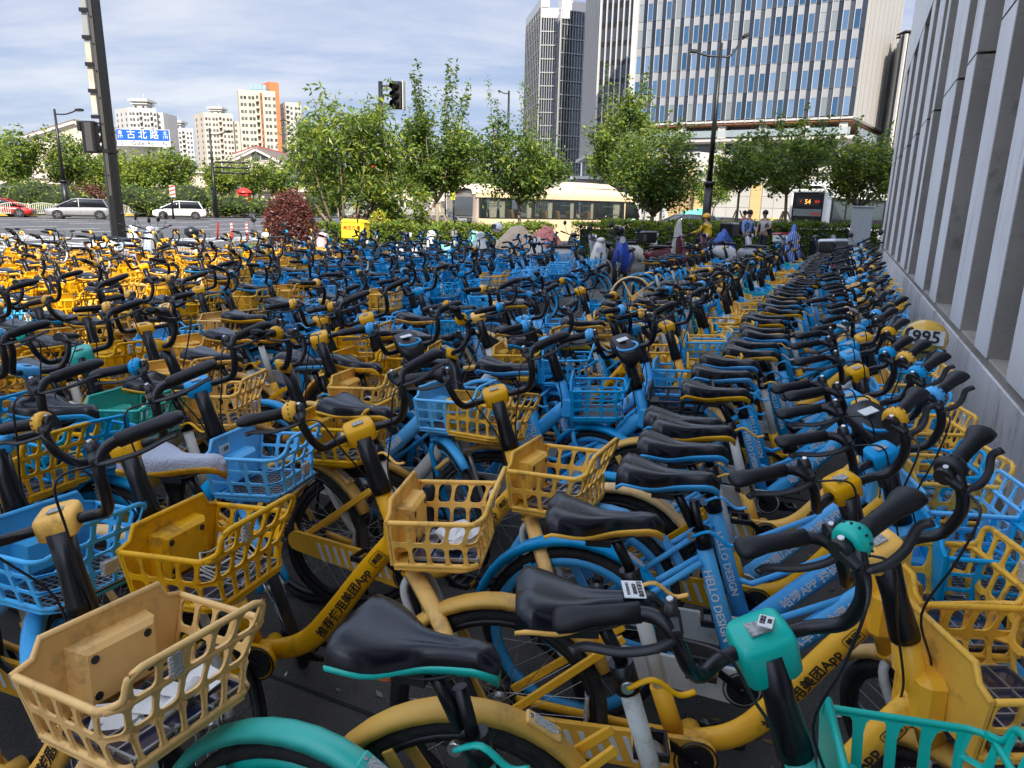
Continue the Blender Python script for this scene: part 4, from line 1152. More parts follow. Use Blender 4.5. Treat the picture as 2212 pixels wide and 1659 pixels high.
# dark striped building beyond the louvred side
P1, P2, P3 = atd(1930, 90, 150), atd(1950, 90, 128), atd(2030, 90, 134)
for p in (P1, P2, P3): p.z = 0
sb = thing('office_building', 'dark office building with black and grey stripes behind the concrete building', 'building', P2)
zt = atd(1930, 78, 130).z
for (a_, b_) in ((P1, P2), (P2, P3)):
    M, L = fpanels(a_, b_); M = Matrix.Translation(-P2) @ M
    for j in range(8): put('stripe', MB().box((L * (j + .5) / 8, -.1, zt / 2), (L / 28, .4, zt)).mesh('stripe', GRB if j % 3 else FINW), sb, mtx=M)
block('core', [P1 - P2 + Vector((.1, .3, 0)), Vector((0, .4, 0)), P3 - P2 + Vector((0, .4, 0)), P3 - P2 + Vector((8, 20, 0)), P1 - P2 + Vector((8, 20, 0))], 0, zt, SPD, sb)
put('roof_plant', MB().box((3, 4, zt + .5), (3, 3, .2)).box((3, 4, zt + 1.0), (3, 3, .2)).box((3, 4, zt + .7), (.3, .3, 1.2)).mesh('roof_plant', DRK), sb)

# ------------------------------------------------------------------ white tiled podium behind the right trees
TIL = mat('white_wall_tile', (.40, .39, .36), .6, var=.05)
GOLD = mat('orange_green_screen', (.52, .36, .16), .6, namt=.35, nscale=14)
pa, pb = atd(1498, 440, 74), atd(1960, 440, 63); pa.z = pb.z = 0
pod = thing('tiled_podium', 'white tiled podium wall with patterned orange screens behind the right hand trees', 'building', pa)
M, L = fpanels(pa, pb); M = Matrix.Translation(-pa) @ M
zp = 5.4
put('wall', MB().box((L / 2, 3.05, zp / 2), (L, 6, zp)).mesh('wall', GRB), pod, mtx=M)
nx, nz_ = 17, 5
tm = MB().box((0, 0, 0), (L / nx - .03, .06, zp / nz_ - .03), bev=.01).mesh('tile', TIL)
for i in range(nx):
    for j in range(nz_):
        if i in (0, 5) and j < 4: continue
        if i > 9 and j < 2: continue
        put('tile', tm, pod, mtx=M @ Matrix.Translation((L * (i + .5) / nx, -.0, zp * (j + .5) / nz_)))
for i in (0, 5): put('patterned_screen', MB().box((L * (i + .5) / nx, -.03, 2.2), (L / nx - .1, .1, 4.3)).mesh('patterned_screen', GOLD), pod, mtx=M)
put('coping', MB().box((L / 2, 2.9, zp + .12), (L + .4, 6.5, .24)).mesh('coping', WRN), pod, mtx=M)
put('shop_glass', MB().box((L * .8, -.01, 1.1), (L * .36, .1, 2.1)).mesh('shop_glass', DKG), pod, mtx=M)
pc, pd_ = atd(1398, 440, 80), atd(1494, 440, 75); pc.z = pd_.z = 0
pd2 = thing('lattice_screen_wall', 'grey building wing with white columns and orange green screen behind the round crowned tree', 'building', pc)
M, L = fpanels(pc, pd_); M = Matrix.Translation(-pc) @ M
put('wall', MB().box((L / 2, 3, 3.8), (L, 5.8, 7.6)).mesh('wall', GRB), pd2, mtx=M)
for i in range(2): put('patterned_screen', MB().box((L * (.62 + i * .27), -.05, 3.4), (L * .22, .14, 6.2)).mesh('patterned_screen', GOLD), pd2, mtx=M)
for i in range(3): put('column', MB().box((L * (.08 + .2 * i), -.25, 3.9), (.5, .5, 7.8)).mesh('column', WRN), pd2, mtx=M)
put('dark_opening', MB().box((L * .25, -.02, 2.3), (L * .3, .12, 4.4)).mesh('dark_opening', DKG), pd2, mtx=M)

# dropped leaves, scraps and grit on the plaza
lit = MB(); r0_ = random.Random(12)
for i in range(1500):
    p = W(r0_.uniform(-9, .9), r0_.uniform(.2, 12)); a = r0_.uniform(0, 6.28); s_ = r0_.uniform(.008, .035)
    e1 = Vector((cos(a), sin(a), r0_.uniform(-.1, .25))) * s_; e2 = Vector((-sin(a), cos(a), 0)) * s_ * .6
    lit._add([p + Vector((0, 0, .006)) - e1 * .0, p + e1 + e2 * .5 + Vector((0, 0, .008)), p + e1 * 1.9 + Vector((0, 0, .006)), p + e1 - e2 * .6 + Vector((0, 0, .005))], [(0, 1, 2, 3)], 0 if r0_.random() < .55 else (1 if r0_.random() < .7 else 2))
lt_ = put('ground_litter', lit.mesh('ground_litter', [mat('dry_leaf', (.20, .13, .05), .8), mat('grit', (.22, .21, .19), .9), mat('paper_scrap', (.6, .6, .58), .8)])); lt_['kind'] = 'stuff'
lt_['label'] = 'dry leaves, grit and paper scraps scattered between the bicycles'; lt_['category'] = 'litter'
# ------------------------------------------------------------------ leaves, trees, hedges
def leafmat(name, col, tr):
    m = bpy.data.materials.new(name); m.use_nodes = True; n = m.node_tree; L = n.links; b = n.nodes['Principled BSDF']
    b.inputs['Base Color'].default_value = (*col, 1); b.inputs['Roughness'].default_value = .45
    t = n.nodes.new('ShaderNodeBsdfTranslucent'); t.inputs[0].default_value = (col[0] * 1.5, col[1] * 1.35, col[2] * .6, 1)
    mx_ = n.nodes.new('ShaderNodeMixShader'); mx_.inputs[0].default_value = tr
    L.new(b.outputs[0], mx_.inputs[1]); L.new(t.outputs[0], mx_.inputs[2]); L.new(mx_.outputs[0], n.nodes['Material Output'].inputs[0]); MAT[name] = m; return m
LG = [leafmat('leaf_dark', (.050, .10, .02), .34), leafmat('leaf_mid', (.12, .20, .03), .42), leafmat('leaf_light', (.20, .28, .045), .42), leafmat('leaf_yellow_green', (.33, .38, .05), .42)]
LR = [leafmat('leaf_maroon', (.09, .022, .022), .2), leafmat('leaf_red_brown', (.17, .045, .035), .25), leafmat('leaf_dull_green', (.08, .07, .03), .2), leafmat('leaf_dusty_rose', (.22, .08, .06), .25)]
LY = [leafmat('leaf_gold', (.42, .40, .03), .3), leafmat('leaf_lime', (.30, .36, .03), .3), leafmat('leaf_mid2', (.12, .20, .03), .3), leafmat('leaf_bright_gold', (.55, .50, .06), .3)]
BARK = mat('tree_bark', (.20, .155, .11), .9, namt=.3, nscale=6, bump=.5, bscale=40)
BARKG = mat('pale_bark', (.34, .28, .21), .9, namt=.25, nscale=6)
STAKE = mat('timber_stake', (.30, .22, .14), .85, namt=.2)
def leaf(b, p, s, r, mi, asp=.5, droop=0.0):
    d = Vector((r.gauss(0, 1), r.gauss(0, 1), r.gauss(0, .6) - droop)); d.normalize()
    n_ = Vector((r.gauss(0, 1), r.gauss(0, 1), r.gauss(.6, 1))); w = d.cross(n_)
    if w.length < .01: return
    w.normalize(); w *= s * asp * .5; up = d.cross(w).normalized() * s * .12
    o = len(b.v)
    b.v += [tuple(p), tuple(p + d * s * .5 + w - up), tuple(p + d * s), tuple(p + d * s * .5 - w - up)]
    b.f += [(o, o + 1, o + 2), (o, o + 2, o + 3)]; b.m += [mi, mi]; b.s += [False, False]
def pickmi(r, wts): 
    t = r.random() * sum(wts); 
    for i, w in enumerate(wts):
        t -= w
        if t <= 0: return i
    return 0
def tree_meshes(seed, h, hb, cw, n_limb=6, leaves=5200, ls=.11, r0=.07, spikes=0, wts=(3, 4, 3, 1), mats=None, bark=None, cz=.5, asp=.5, droop=.2, fill=1.0, multi=False):
    r = random.Random(seed); tb = MB(); lb = MB(); tips = []
    fork = Vector((r.uniform(-.06, .06), r.uniform(-.06, .06), hb))
    if multi:
        for k in range(4):
            a = k * pi / 2 + r.random(); tb.tube(cat_rom([(0, 0, 0), (cos(a) * .25, sin(a) * .25, hb * .5), (cos(a) * cw * .22, sin(a) * cw * .22, hb)], 3), [r0 * .8] * 3 + [r0 * .6] * 4, 7)
    else: tb.tube(cat_rom([(0, 0, -.02), (r.uniform(-.05, .05), r.uniform(-.05, .05), hb * .5), fork], 3), [r0 * 1.25, r0 * 1.05, r0, r0, r0 * .95, r0 * .92, r0 * .9], 8)
    ch = h - hb
    for k in range(n_limb):
        a = 2 * pi * (k + r.random() * .7) / n_limb
        el = r.uniform(.25, 1.0); rad = cw * .5 * (1 - .30 * el) * r.uniform(.75, 1.08); zt = hb + ch * (.25 + .62 * el) * r.uniform(.9, 1.05)
        e = Vector((cos(a) * rad, sin(a) * rad, zt)); st = fork if not multi else Vector((cos(a) * cw * .18, sin(a) * cw * .18, hb * .8))
        midp = st.lerp(e, .5) + Vector((cos(a), sin(a), 0)) * cw * .07
        C1 = cat_rom([st, midp, e], 4); tb.tube(C1, [r0 * .55 * (1 - .8 * i / (len(C1) - 1)) for i in range(len(C1))], 6)
        for q in range(9):
            t = r.uniform(.25, 1); base = C1[min(len(C1) - 1, int(t * (len(C1) - 1)))]
            dv = Vector((r.gauss(0, 1), r.gauss(0, 1), r.gauss(.55, .6))).normalized()
            L = r.uniform(.5, 1) * cw * .30
            e2 = base + dv * L
            # keep inside an uneven ellipsoid
            cc = Vector((0, 0, hb + ch * cz)); f = ((e2.x / (cw * .52)) ** 2 + (e2.y / (cw * .52)) ** 2 + ((e2.z - cc.z) / (ch * .54)) ** 2)
            if f > 1: e2 = cc + (e2 - cc) / sqrt(f)
            tb.tube([base, base.lerp(e2, .5) + Vector((0, 0, .03)), e2], [r0 * .16, r0 * .1, r0 * .04], 4)
            tips.append((base, e2, r.random()))
    for k in range(spikes):
        a = r.uniform(0, 2 * pi); rad = cw * .5 * sqrt(r.random()) * .8; b0 = Vector((cos(a) * rad * .6, sin(a) * rad * .6, hb + ch * .45)); e2 = Vector((cos(a) * rad, sin(a) * rad, h + r.uniform(-.12, .10) * ch))
        tb.tube([b0, b0.lerp(e2, .5), e2], [r0 * .2, r0 * .12, r0 * .04], 4); tips.append((b0, e2, -1))
    per = int(leaves / len(tips))
    for (a_, b_, cl) in tips:
        w = wts if cl > .35 else (wts[0] * 2.2, wts[1], wts[2] * .5, wts[3] * .3)
        L = (b_ - a_).length
        sp = .050 * cw * fill if cl >= 0 else .035
        nn = per if cl >= 0 else int(per * .8)
        for i in range(nn):
            t = r.uniform(.15, 1.05); p = a_.lerp(b_, t) + Vector((r.gauss(0, 1), r.gauss(0, 1), r.gauss(0, .8))) * sp
            leaf(lb, p, ls * r.uniform(.7, 1.55), r, pickmi(r, w), asp, droop)
    for i in range(int(leaves * .10 * fill)):
        a = r.uniform(0, 2 * pi); u = r.uniform(-1, 1); rr = r.uniform(.5, 1.0)
        p = Vector((cos(a) * sqrt(1 - u * u) * cw * .46 * rr, sin(a) * sqrt(1 - u * u) * cw * .46 * rr, hb + ch * cz + u * ch * .44 * rr))
        leaf(lb, p, ls * r.uniform(.6, 1.2), r, pickmi(r, wts), asp, droop)
    return tb.mesh('trunk', bark or BARK), lb.mesh('crown', mats or LG)
def tree(u, v, D, label, tm, group=None, name='street_tree', rz=0, sc_=1.0, stakes=False):
    p = atd(u, v, D); 
    o = thing(name, label, 'tree', (p.x, p.y, 0), rz, group); o.scale = (sc_,) * 3
    put('trunk', tm[0], o); put('crown', tm[1], o)
    if stakes:
        me = cached('stake', lambda: MB().cyl((0, 0, 0), (.85, 0, 1.75), .035, 6).mesh('stake', STAKE))
        for k in range(3): put('stake', me, o, mtx=Matrix.Rotation(2 * pi * k / 3 + .5, 4, 'Z') @ Matrix.Translation((-.95, 0, 0)))
    return o
def hof(u, vt, D): return atd(u, vt, D).z
# the near row, left to right
tree(748, 470, 21, 'large multi stemmed tree with long drooping yellow green leaves, left of the traffic light pole', tree_meshes(11, hof(750, 184, 21), 1.35, 3.3, 10, 7200, .17, .07, 3, (3, 4, 4, 3), asp=.32, droop=.7, multi=True, fill=1.25, cz=.53))
tree(944, 470, 25, 'tall staked tree with dense small leaves and upright shoots, left of the tan minibus', tree_meshes(12, hof(940, 165, 25), 1.75, 2.9, 9, 11000, .125, .07, 9, (4, 4, 2, 1), bark=BARKG, fill=1.15), stakes=True)
tree(1122, 475, 23.5, 'sparse tree with long bare upright shoots in front of the tan minibus', tree_meshes(13, hof(1120, 232, 23.5), 1.75, 3.2, 9, 6500, .13, .07, 0, (4, 4, 2, 1), droop=.4))
for i, (u, vt) in enumerate(((1050, 152), (1075, 215), (1128, 168), (1158, 150), (1176, 205), (1200, 232))):
    pass
def shoots():
    r = random.Random(5); D = 23.5; c = atd(1122, 475, D); c.z = 0; tb = MB(); lb = MB()
    for (u, vt) in ((1052, 158), (1072, 214), (1128, 172), (1160, 208), (1142, 190)):
        e = atd(u, vt, D) - c; b0 = Vector((e.x * .25, 0, 1.9)); m_ = b0.lerp(e, .5) + Vector((e.x * .12, 0, 0))
        C1 = cat_rom([b0, m_, e], 5); tb.tube(C1, [.016 * (1 - .8 * i / 10) for i in range(len(C1))], 5)
        for i in range(170):
            t = r.random() ** .8; k = min(len(C1) - 2, int(t * (len(C1) - 1))); p = C1[k].lerp(C1[k + 1], r.random()) + Vector((r.gauss(0, .045), r.gauss(0, .045), r.gauss(0, .05)))
            leaf(lb, p, r.uniform(.06, .12), r, pickmi(r, (4, 4, 2, 1)), .5, .1)
    return tb, lb
_t = [o for o in C.objects if o.get('label', '').startswith('sparse tree')][0]
_a, _b = shoots(); put('branch', _a.mesh('branch', BARK), _t); put('shoot_foliage', _b.mesh('shoot_foliage', LG), _t)
tree(1335, 440, 41, 'tall narrow tree in front of the dark finned tower, behind the minibus', tree_meshes(14, hof(1335, 170, 41), 2.6, 4.1, 9, 8500, .19, .09, 7, (3, 4, 4, 2), fill=1.0))
tree(1404, 475, 27, 'broad round crowned tree at the front end of the tan minibus', tree_meshes(15, hof(1425, 252, 27), 1.45, 3.4, 11, 8500, .14, .08, 2, (4, 4, 2, 1), fill=1.25, cz=.5), rz=1)
tree(1592, 470, 34, 'staked tree right of the double street lamp with thin open crown', tree_meshes(16, hof(1590, 292, 34), 2.5, 2.9, 8, 5200, .15, .06, 3, (3, 4, 3, 1)), stakes=True)
tree(1693, 478, 31, 'tall airy tree standing directly behind the two walking men', tree_meshes(17, hof(1710, 238, 31), 2.4, 3.6, 10, 7400, .15, .07, 6, (3, 4, 3, 2)), stakes=True)
tree(1846, 484, 32, 'leafy tree beside the concrete building in front of the city bus', tree_meshes(18, hof(1850, 265, 32), 1.9, 3.5, 10, 7800, .15, .08, 4, (3, 4, 4, 3), fill=1.2), rz=2)
tree(1540, 455, 62, 'small distant tree with pale leaves left of the double street lamp', tree_meshes(26, 6.5, 2, 4.2, 7, 3000, .24, .07, 2, (2, 4, 4, 2)))
tree(872, 465, 23, 'low bushy green sapling between the traffic light pole and the staked tree', tree_meshes(19, hof(872, 385, 23), .5, 1.9, 8, 3600, .12, .03, 0, (2, 4, 4, 2), multi=True))
tree(1015, 470, 46, 'thin tree close behind the back of the tan minibus', tree_meshes(20, 5.2, 1.6, 3.2, 7, 2600, .19, .06, 2, (2, 4, 4, 2)))
# the far roadside row
FT = [tree_meshes(31, 8.4, 2.7, 5.4, 8, 3600, .36, .13, 3, (2, 4, 4, 3), bark=BARKG, fill=1.1), tree_meshes(32, 7.2, 2.4, 4.8, 8, 3200, .34, .12, 4, (3, 4, 3, 2), bark=BARKG, fill=1.1), tree_meshes(33, 6.8, 2.2, 4.8, 8, 3200, .34, .11, 3, (1, 3, 5, 4), bark=BARKG, fill=1.1)]
FP = [(-20, 74, 0, 1.05), (38, 72, 0, 1.0), (100, 92, 1, 1.15), (152, 74, 1, 1.12), (206, 84, 2, .98), (245, 92, 1, 1.0), (308, 76, 2, 1.0), (345, 92, 1, .98), (378, 80, 0, .92), (430, 96, 1, 1.05), (482, 84, 2, .95), (520, 100, 1, 1.05), (549, 88, 0, .86), (604, 92, 1, .95), (640, 96, 2, .95), (690, 104, 1, 1.1), (778, 110, 0, 1.0), (850, 118, 1, 1.25), (905, 120, 2, 1.1), (985, 118, 0, 1.1), (1040, 112, 1, 1.1), (730, 90, 2, .72), (812, 96, 1, .8)]
FLab = ['tree at the far left edge behind the red car', 'broad light green tree behind the red car', 'darker tree under the wide cream gable house', 'tree directly behind the first street lamp on the left', 'light green tree behind the silver car roof', 'tree just left of the tall black traffic pole', 'bright tree just right of the tall black pole under the street sign', 'darker tree under the right end of the blue street sign', 'pale trunked tree behind the white car', 'tree left of the second street lamp', 'bright tree behind the three arm sign gantry', 'tree between the gantry and the red kiosk', 'broad tree behind the red telephone kiosk', 'tree above the maroon bush', 'yellow green tree right of the maroon bush', 'darker tree behind the left part of the large drooping tree', 'tree partly hidden by the large drooping tree, far across the road', 'tree behind the black traffic light pole, far across the road', 'light tree under the stepped cream building', 'tree beside the blank back of a road sign', 'far tree behind the tail of the tan minibus', 'small bright tree low behind the large drooping tree', 'small tree behind the low sapling']
for (u, D, k, s_), lab in zip(FP, FLab):
    if u in (100, 345, 430, 520, 640): continue
    tree(u, 440, D, lab, FT[k], 'trees along the far side of the road', rz=u * .7, sc_=s_)
MT = tree_meshes(36, 3.6, .6, 3.2, 8, 1600, .22, .05, 0, (3, 4, 2, 1), mats=LR, multi=True)
for u, D, lab in ((192, 73, 'maroon leaved small tree behind the silver car'), (262, 88, 'maroon leaved small tree beside the tall black pole')): tree(u, 440, D, lab, MT, 'maroon leaved trees across the road', name='ornamental_tree', rz=u)

def leaf_volume(name, label, pts, h, w, n, ls, wts, mats, cat='hedge', z0=0.0, core=(.02, .04, .012), asp=.6, lump=.10, seed=3):
    """a clipped hedge along a line: dark twiggy core, leaves in the outer shell"""
    r = random.Random(seed); b = MB(); core_b = MB(); o = thing(name, label, cat, pts[0]); base = Vector(pts[0])
    segs = [(Vector(pts[i]) - base, Vector(pts[i + 1]) - base) for i in range(len(pts) - 1)]; tot = sum((q - p).length for p, q in segs)
    for p, q in segs:
        d = (q - p); L = d.length; dn = d.normalized(); pn = Vector((-dn.y, dn.x, 0))
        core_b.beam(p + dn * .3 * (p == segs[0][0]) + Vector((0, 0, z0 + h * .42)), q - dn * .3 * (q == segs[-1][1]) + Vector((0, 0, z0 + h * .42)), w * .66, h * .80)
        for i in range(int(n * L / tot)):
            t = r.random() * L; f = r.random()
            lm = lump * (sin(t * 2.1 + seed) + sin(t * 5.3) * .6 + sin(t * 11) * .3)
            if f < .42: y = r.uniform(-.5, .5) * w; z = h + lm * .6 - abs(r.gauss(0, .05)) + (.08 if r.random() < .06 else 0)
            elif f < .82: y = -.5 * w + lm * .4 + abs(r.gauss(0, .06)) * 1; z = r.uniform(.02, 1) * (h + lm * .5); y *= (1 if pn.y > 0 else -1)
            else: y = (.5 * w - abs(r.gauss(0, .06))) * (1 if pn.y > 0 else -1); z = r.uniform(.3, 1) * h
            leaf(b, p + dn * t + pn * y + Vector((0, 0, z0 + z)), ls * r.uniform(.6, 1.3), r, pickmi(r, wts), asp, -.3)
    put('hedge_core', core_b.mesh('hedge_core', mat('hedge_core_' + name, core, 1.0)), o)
    q = put('hedge_foliage', b.mesh('hedge_foliage', mats), o); q['kind'] = 'stuff'
    return o
h1 = [atd(690, 500, 18.2), atd(850, 500, 19.6), atd(1010, 500, 20.8), atd(1182, 500, 22.6)]
h2 = [atd(1252, 500, 23.4), atd(1420, 500, 25.5), atd(1560, 500, 28.5), atd(1680, 500, 30.2)]
h3 = [atd(1684, 500, 29.4), atd(1780, 500, 30.5), atd(1896, 500, 31.0)]
for L_ in (h1, h2, h3):
    for p in L_: p.z = 0
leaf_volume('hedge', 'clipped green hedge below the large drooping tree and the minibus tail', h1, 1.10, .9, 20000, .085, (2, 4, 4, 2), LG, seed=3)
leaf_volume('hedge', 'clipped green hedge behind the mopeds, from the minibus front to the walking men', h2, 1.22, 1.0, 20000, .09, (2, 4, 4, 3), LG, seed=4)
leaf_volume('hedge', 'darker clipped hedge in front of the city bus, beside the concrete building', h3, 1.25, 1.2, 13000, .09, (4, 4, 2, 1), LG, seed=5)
g1 = [atd(884, 480, 25.5), atd(1012, 480, 26.5)]; g2 = [atd(1372, 480, 30), atd(1500, 480, 33), atd(1590, 480, 36)]
for L_ in (g1, g2):
    for p in L_: p.z = 0
leaf_volume('low_shrubs', 'golden yellow ground shrubs at the foot of the staked tree', g1, 1.0, 1.6, 6500, .10, (5, 3, 1, 4), LY, cat='shrubs', seed=6)
leaf_volume('low_shrubs', 'golden yellow ground shrubs behind the hedge, right of the minibus front', g2, 1.12, 1.6, 6500, .11, (5, 3, 1, 3), LY, cat='shrubs', seed=7)
def bush(u, v, D, label, rx, h, n, ls, mats, wts, name='bush', core=(.02, .03, .01)):
    r = random.Random(int(u)); c = atd(u, v, D); o = thing(name, label, 'bush', (c.x, c.y, 0)); b = MB(); cc = Vector((0, 0, h * .52))
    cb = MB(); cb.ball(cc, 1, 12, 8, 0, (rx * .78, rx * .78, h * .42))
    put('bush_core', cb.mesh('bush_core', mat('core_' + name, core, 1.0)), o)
    for i in range(n):
        a = r.uniform(0, 2 * pi); s_ = r.uniform(-1, 1); k = r.uniform(.8, 1.05) * (1 + .06 * sin(a * 5 + s_ * 6))
        p = cc + Vector((cos(a) * sqrt(1 - s_ * s_) * rx * k, sin(a) * sqrt(1 - s_ * s_) * rx * k, s_ * h * .5 * k))
        leaf(b, p, ls * r.uniform(.6, 1.25), r, pickmi(r, wts), .6, -.2)
    q = put('bush_foliage', b.mesh('bush_foliage', mats), o); q['kind'] = 'stuff'
bush(626, 470, 17.2, 'rounded maroon leaved bush left of the large drooping tree', .60, 1.85, 6500, .075, LR, (4, 4, 1, 2), core=(.03, .008, .008))
bush(820, 470, 19.4, 'small pale yellow green bush above the yellow delivery box', .33, 1.42, 1500, .08, LY, (2, 3, 1, 5))
bush(770, 470, 20.6, 'small dark red bush at the foot of the large drooping tree', .42, 1.3, 1200, .07, LR, (4, 3, 2, 1), name='red_bush')
bush(560, 505, 15.5, 'low pale green plant left of the maroon bush behind the mopeds', .42, .75, 900, .07, LG, (1, 3, 4, 2))
for (u, D, rx, h, lab) in ((75, 70, 2.6, 3.2, 'dark rounded shrub behind the red car'), (130, 71, 3.2, 2.6, 'dark shrub behind the first street lamp'), (292, 73, 2.4, 3.0, 'dark shrub right of the tall black pole'), (332, 74, 2.6, 2.4, 'dark shrub behind the white fence left of the white car'), (405, 76, 2.8, 3.4, 'large dark shrub behind the white car'), (500, 80, 2.6, 2.2, 'shrub left of the red kiosk'), (560, 84, 2.4, 2.0, 'clipped shrub right of the red kiosk'), (700, 92, 3.5, 3.0, 'dark shrub low behind the drooping tree')):
    bush(u, 445, D, lab, rx, h, 900, .30, LG, (5, 4, 2, 1), name='far_bush')
# ------------------------------------------------------------------ street furniture
PBL = mat('black_pole_paint', (.008, .008, .008), .38, namt=.15, bump=.1, bscale=20)
PBG = mat('grey_pole_strip', (.055, .052, .046), .5)
def drop(u, v, D, z=0.0):
    p = atd(u, v, D); p.z = z; return p
# tall traffic pole at the left
Dp = 22.0; c = drop(258, 520, Dp)
pole = thing('traffic_pole', 'tall black octagonal traffic pole carrying the blue street name sign', 'pole', c)
b = MB(); b.tube([(0, 0, 0), (0, 0, 3.0)], [.215, .19], 8, sm=False); put('pole_base', b.mesh('pole_base', PBL), pole)
zc_ = atd(243, 412, Dp).z
b = MB(); b.tube([(0, 0, 3.0 - .0), (0, 0, 9.6)], [.19, .165], 8, sm=False)
put('pole_shaft', b.mesh('pole_shaft', PBL), pole)
b = MB(); b.tube([(0, 0, 2.93), (0, 0, 3.03)], [.235, .235], 8, sm=False); put('collar', b.mesh('collar', PBL), pole)
b = MB(); b.box((.0, -.190, 4.9), (.09, .02, 6.4)); put('cover_strip', b.mesh('cover_strip', PBG), pole)
bm_ = MB().cyl((0, -.01, 0), (0, -.05, 0), .022, 8).mesh('bolt', DRK)
for k in range(8): put('bolt', bm_, pole, loc=(0, -.19, 2.3 + k * .72))
def sect():
    q = thing('street_name_sign', 'blue and white Gubei Rd. street name sign on the tall black pole', 'sign', c)
    z1, z0 = atd(300, 280, Dp).z, atd(300, 317, Dp).z; x0, x1 = atd(256, 300, Dp).x - c.x, atd(371, 300, Dp).x - c.x
    h = z1 - z0; w = x1 - x0; y = -.10; zc = (z0 + z1) / 2; xc = (x0 + x1) / 2
    SBL = mat('sign_blue', (.01, .10, .50), .35); SWH = mat('sign_white', (.72, .74, .76), .35)
    put('sign_plate', MB().box((xc, y, zc), (w, .04, h), bev=.01).mesh('sign_plate', SWH), q)
    put('blue_field', MB().box((xc, y - .022, zc + h * .165), (w - .03, .006, h * .63)).mesh('blue_field', SBL), q)
    RX = Matrix.Rotation(pi / 2, 4, 'X')
    def tx(s, sz, m, x, z, nm='lettering'): put(nm, text_mesh(s, sz, m, depth=.002), q, mtx=Matrix.Translation((xc + x * w, y - .028, zc + z * h)) @ RX)
    tx('古 北 路', .27, TXW, 0, .165); tx('南', .13, TXW, -.42, .27); tx('377', .11, TXW, -.42, .04); tx('北', .13, TXW, .42, .27); tx('179', .11, TXW, .42, .04)
    tx('S', .16, TXB, -.40, -.32); tx('Gubei Rd.', .17, TXB, 0, -.32); tx('N', .16, TXB, .40, -.32)
    for z in (z0 + .1, z1 - .1): put('bracket', MB().box((x0 - .03, -.02, z), (.12, .14, .07)).mesh('bracket', DRK), q)
sect()
# signal seen from behind
zt, zb_ = atd(197, 262, Dp).z, atd(197, 331, Dp).z; xa = atd(198, 298, Dp).x - c.x
sg = thing('traffic_signal', 'black traffic signal housing seen from behind, left side of the tall pole', 'traffic light', c)
put('housing', MB().box((xa, -.05, (zt + zb_) / 2), (.40, .26, zt - zb_), bev=.03).mesh('housing', PBL), sg)
put('back_panel', MB().box((xa + .02, -.185, (zt + zb_) / 2), (.20, .02, zt - zb_ - .1), bev=.005).mesh('back_panel', mat('dark_grey_panel', (.05, .05, .048), .5)), sg)
for k in range(3): put('visor', MB().tube([(xa, .09, zb_ + (zt - zb_) * (.18 + .32 * k)), (xa, .34, zb_ + (zt - zb_) * (.16 + .32 * k))], .13, 14, caps=False).mesh('visor', PBL), sg)
for z in (zt - .05, zb_ + .08): put('arm', MB().beam((xa + .15, 0, z), (-.15, 0, z), .05, .04).mesh('arm', PBL), sg)
put('speaker', MB().box((xa - .26, -.1, zt - .15), (.10, .16, .28), bev=.02).mesh('speaker', DRK), sg)
# torn reflective banner strips and their brackets on the left of the pole
bs = thing('banner_frame', 'narrow pale banner board bracketed along the left of the tall black pole', 'banner', c)
for (va, vb, du0, du1, mm) in ((0, 88, -14, -14, SIL), (90, 245, -12, -20, mat('weathered_banner', (.48, .42, .34), .7, namt=.3, nscale=3))):
    za, zb2 = atd(215, va, Dp).z + .6 * (va == 0), atd(215, vb, Dp).z
    put('banner_board', MB().box((-.34, .08, (za + zb2) / 2), (.16, .03, za - zb2)).mesh('banner_board', mm), bs)
bk_ = MB().beam((-.42, 0, 0), (-.17, 0, 0), .07, .10).mesh('bracket', PBL)
for k in range(7): put('bracket', bk_, bs, loc=(0, 0, 3.95 + k * .72))
# traffic light facing left in the middle
D2 = 25.0; c2 = drop(828, 480, D2)
tl = thing('traffic_light', 'black pole with a large traffic light head above the leafy crowns', 'traffic light', c2)
ztop = atd(826, 176, D2).z
put('pole', MB().tube([(0, 0, 0), (0, 0, 1.9)], [.11, .10], 10).tube([(0, 0, 1.9), (0, 0, ztop)], [.085, .075], 10).tube([(0, 0, 1.85), (0, 0, 1.97)], [.13, .13], 10).mesh('pole', PBL), tl)
dx_ = atd(858, 205, D2).x - c2.x; zz1, zz0 = atd(858, 176, D2).z, atd(858, 236, D2).z; hh = zz1 - zz0
hd = put('signal_head', MB().box((dx_, 0, (zz0 + zz1) / 2), (.34, .22, hh), bev=.03).mesh('signal_head', PBL), tl, )
put('back_board', MB().box((dx_ + .22, .02, (zz0 + zz1) / 2), (.03, .5, hh * 1.05)).mesh('back_board', mat('pale_board', (.5, .5, .48), .5)), tl)
for k in range(3):
    zz = zz0 + hh * (.18 + .32 * k)
    put('visor', MB().tube([(dx_ - .02, -.10, zz), (dx_ - .10, -.36, zz - .02)], .125, 14, caps=False).mesh('visor', PBL), tl)
    put('lens', MB().cyl((dx_ - .02, -.10, zz), (dx_ - .03, -.125, zz), .11, 14).mesh('lens', mat('dark_red_lens' if k == 2 else 'dark_lens', (.10, .01, .01) if k == 2 else (.02, .025, .02), .2)), tl)
for z in (zz0 + .15, zz1 - .15): put('arm', MB().beam((0, 0, z), (dx_, 0, z), .05, .05).mesh('arm', PBL), tl)
put('direction_sign', MB().box((-.28, -.05, atd(820, 322, D2).z), (.30, .03, .45)).mesh('direction_sign', mat('sign_blue2', (.01, .12, .45), .4)), tl)
pz = atd(815, 366, D2).z
put('pedestrian_signal', MB().box((-.25, -.05, pz - .12), (.26, .2, .75), bev=.02).mesh('pedestrian_signal', PBL), tl)
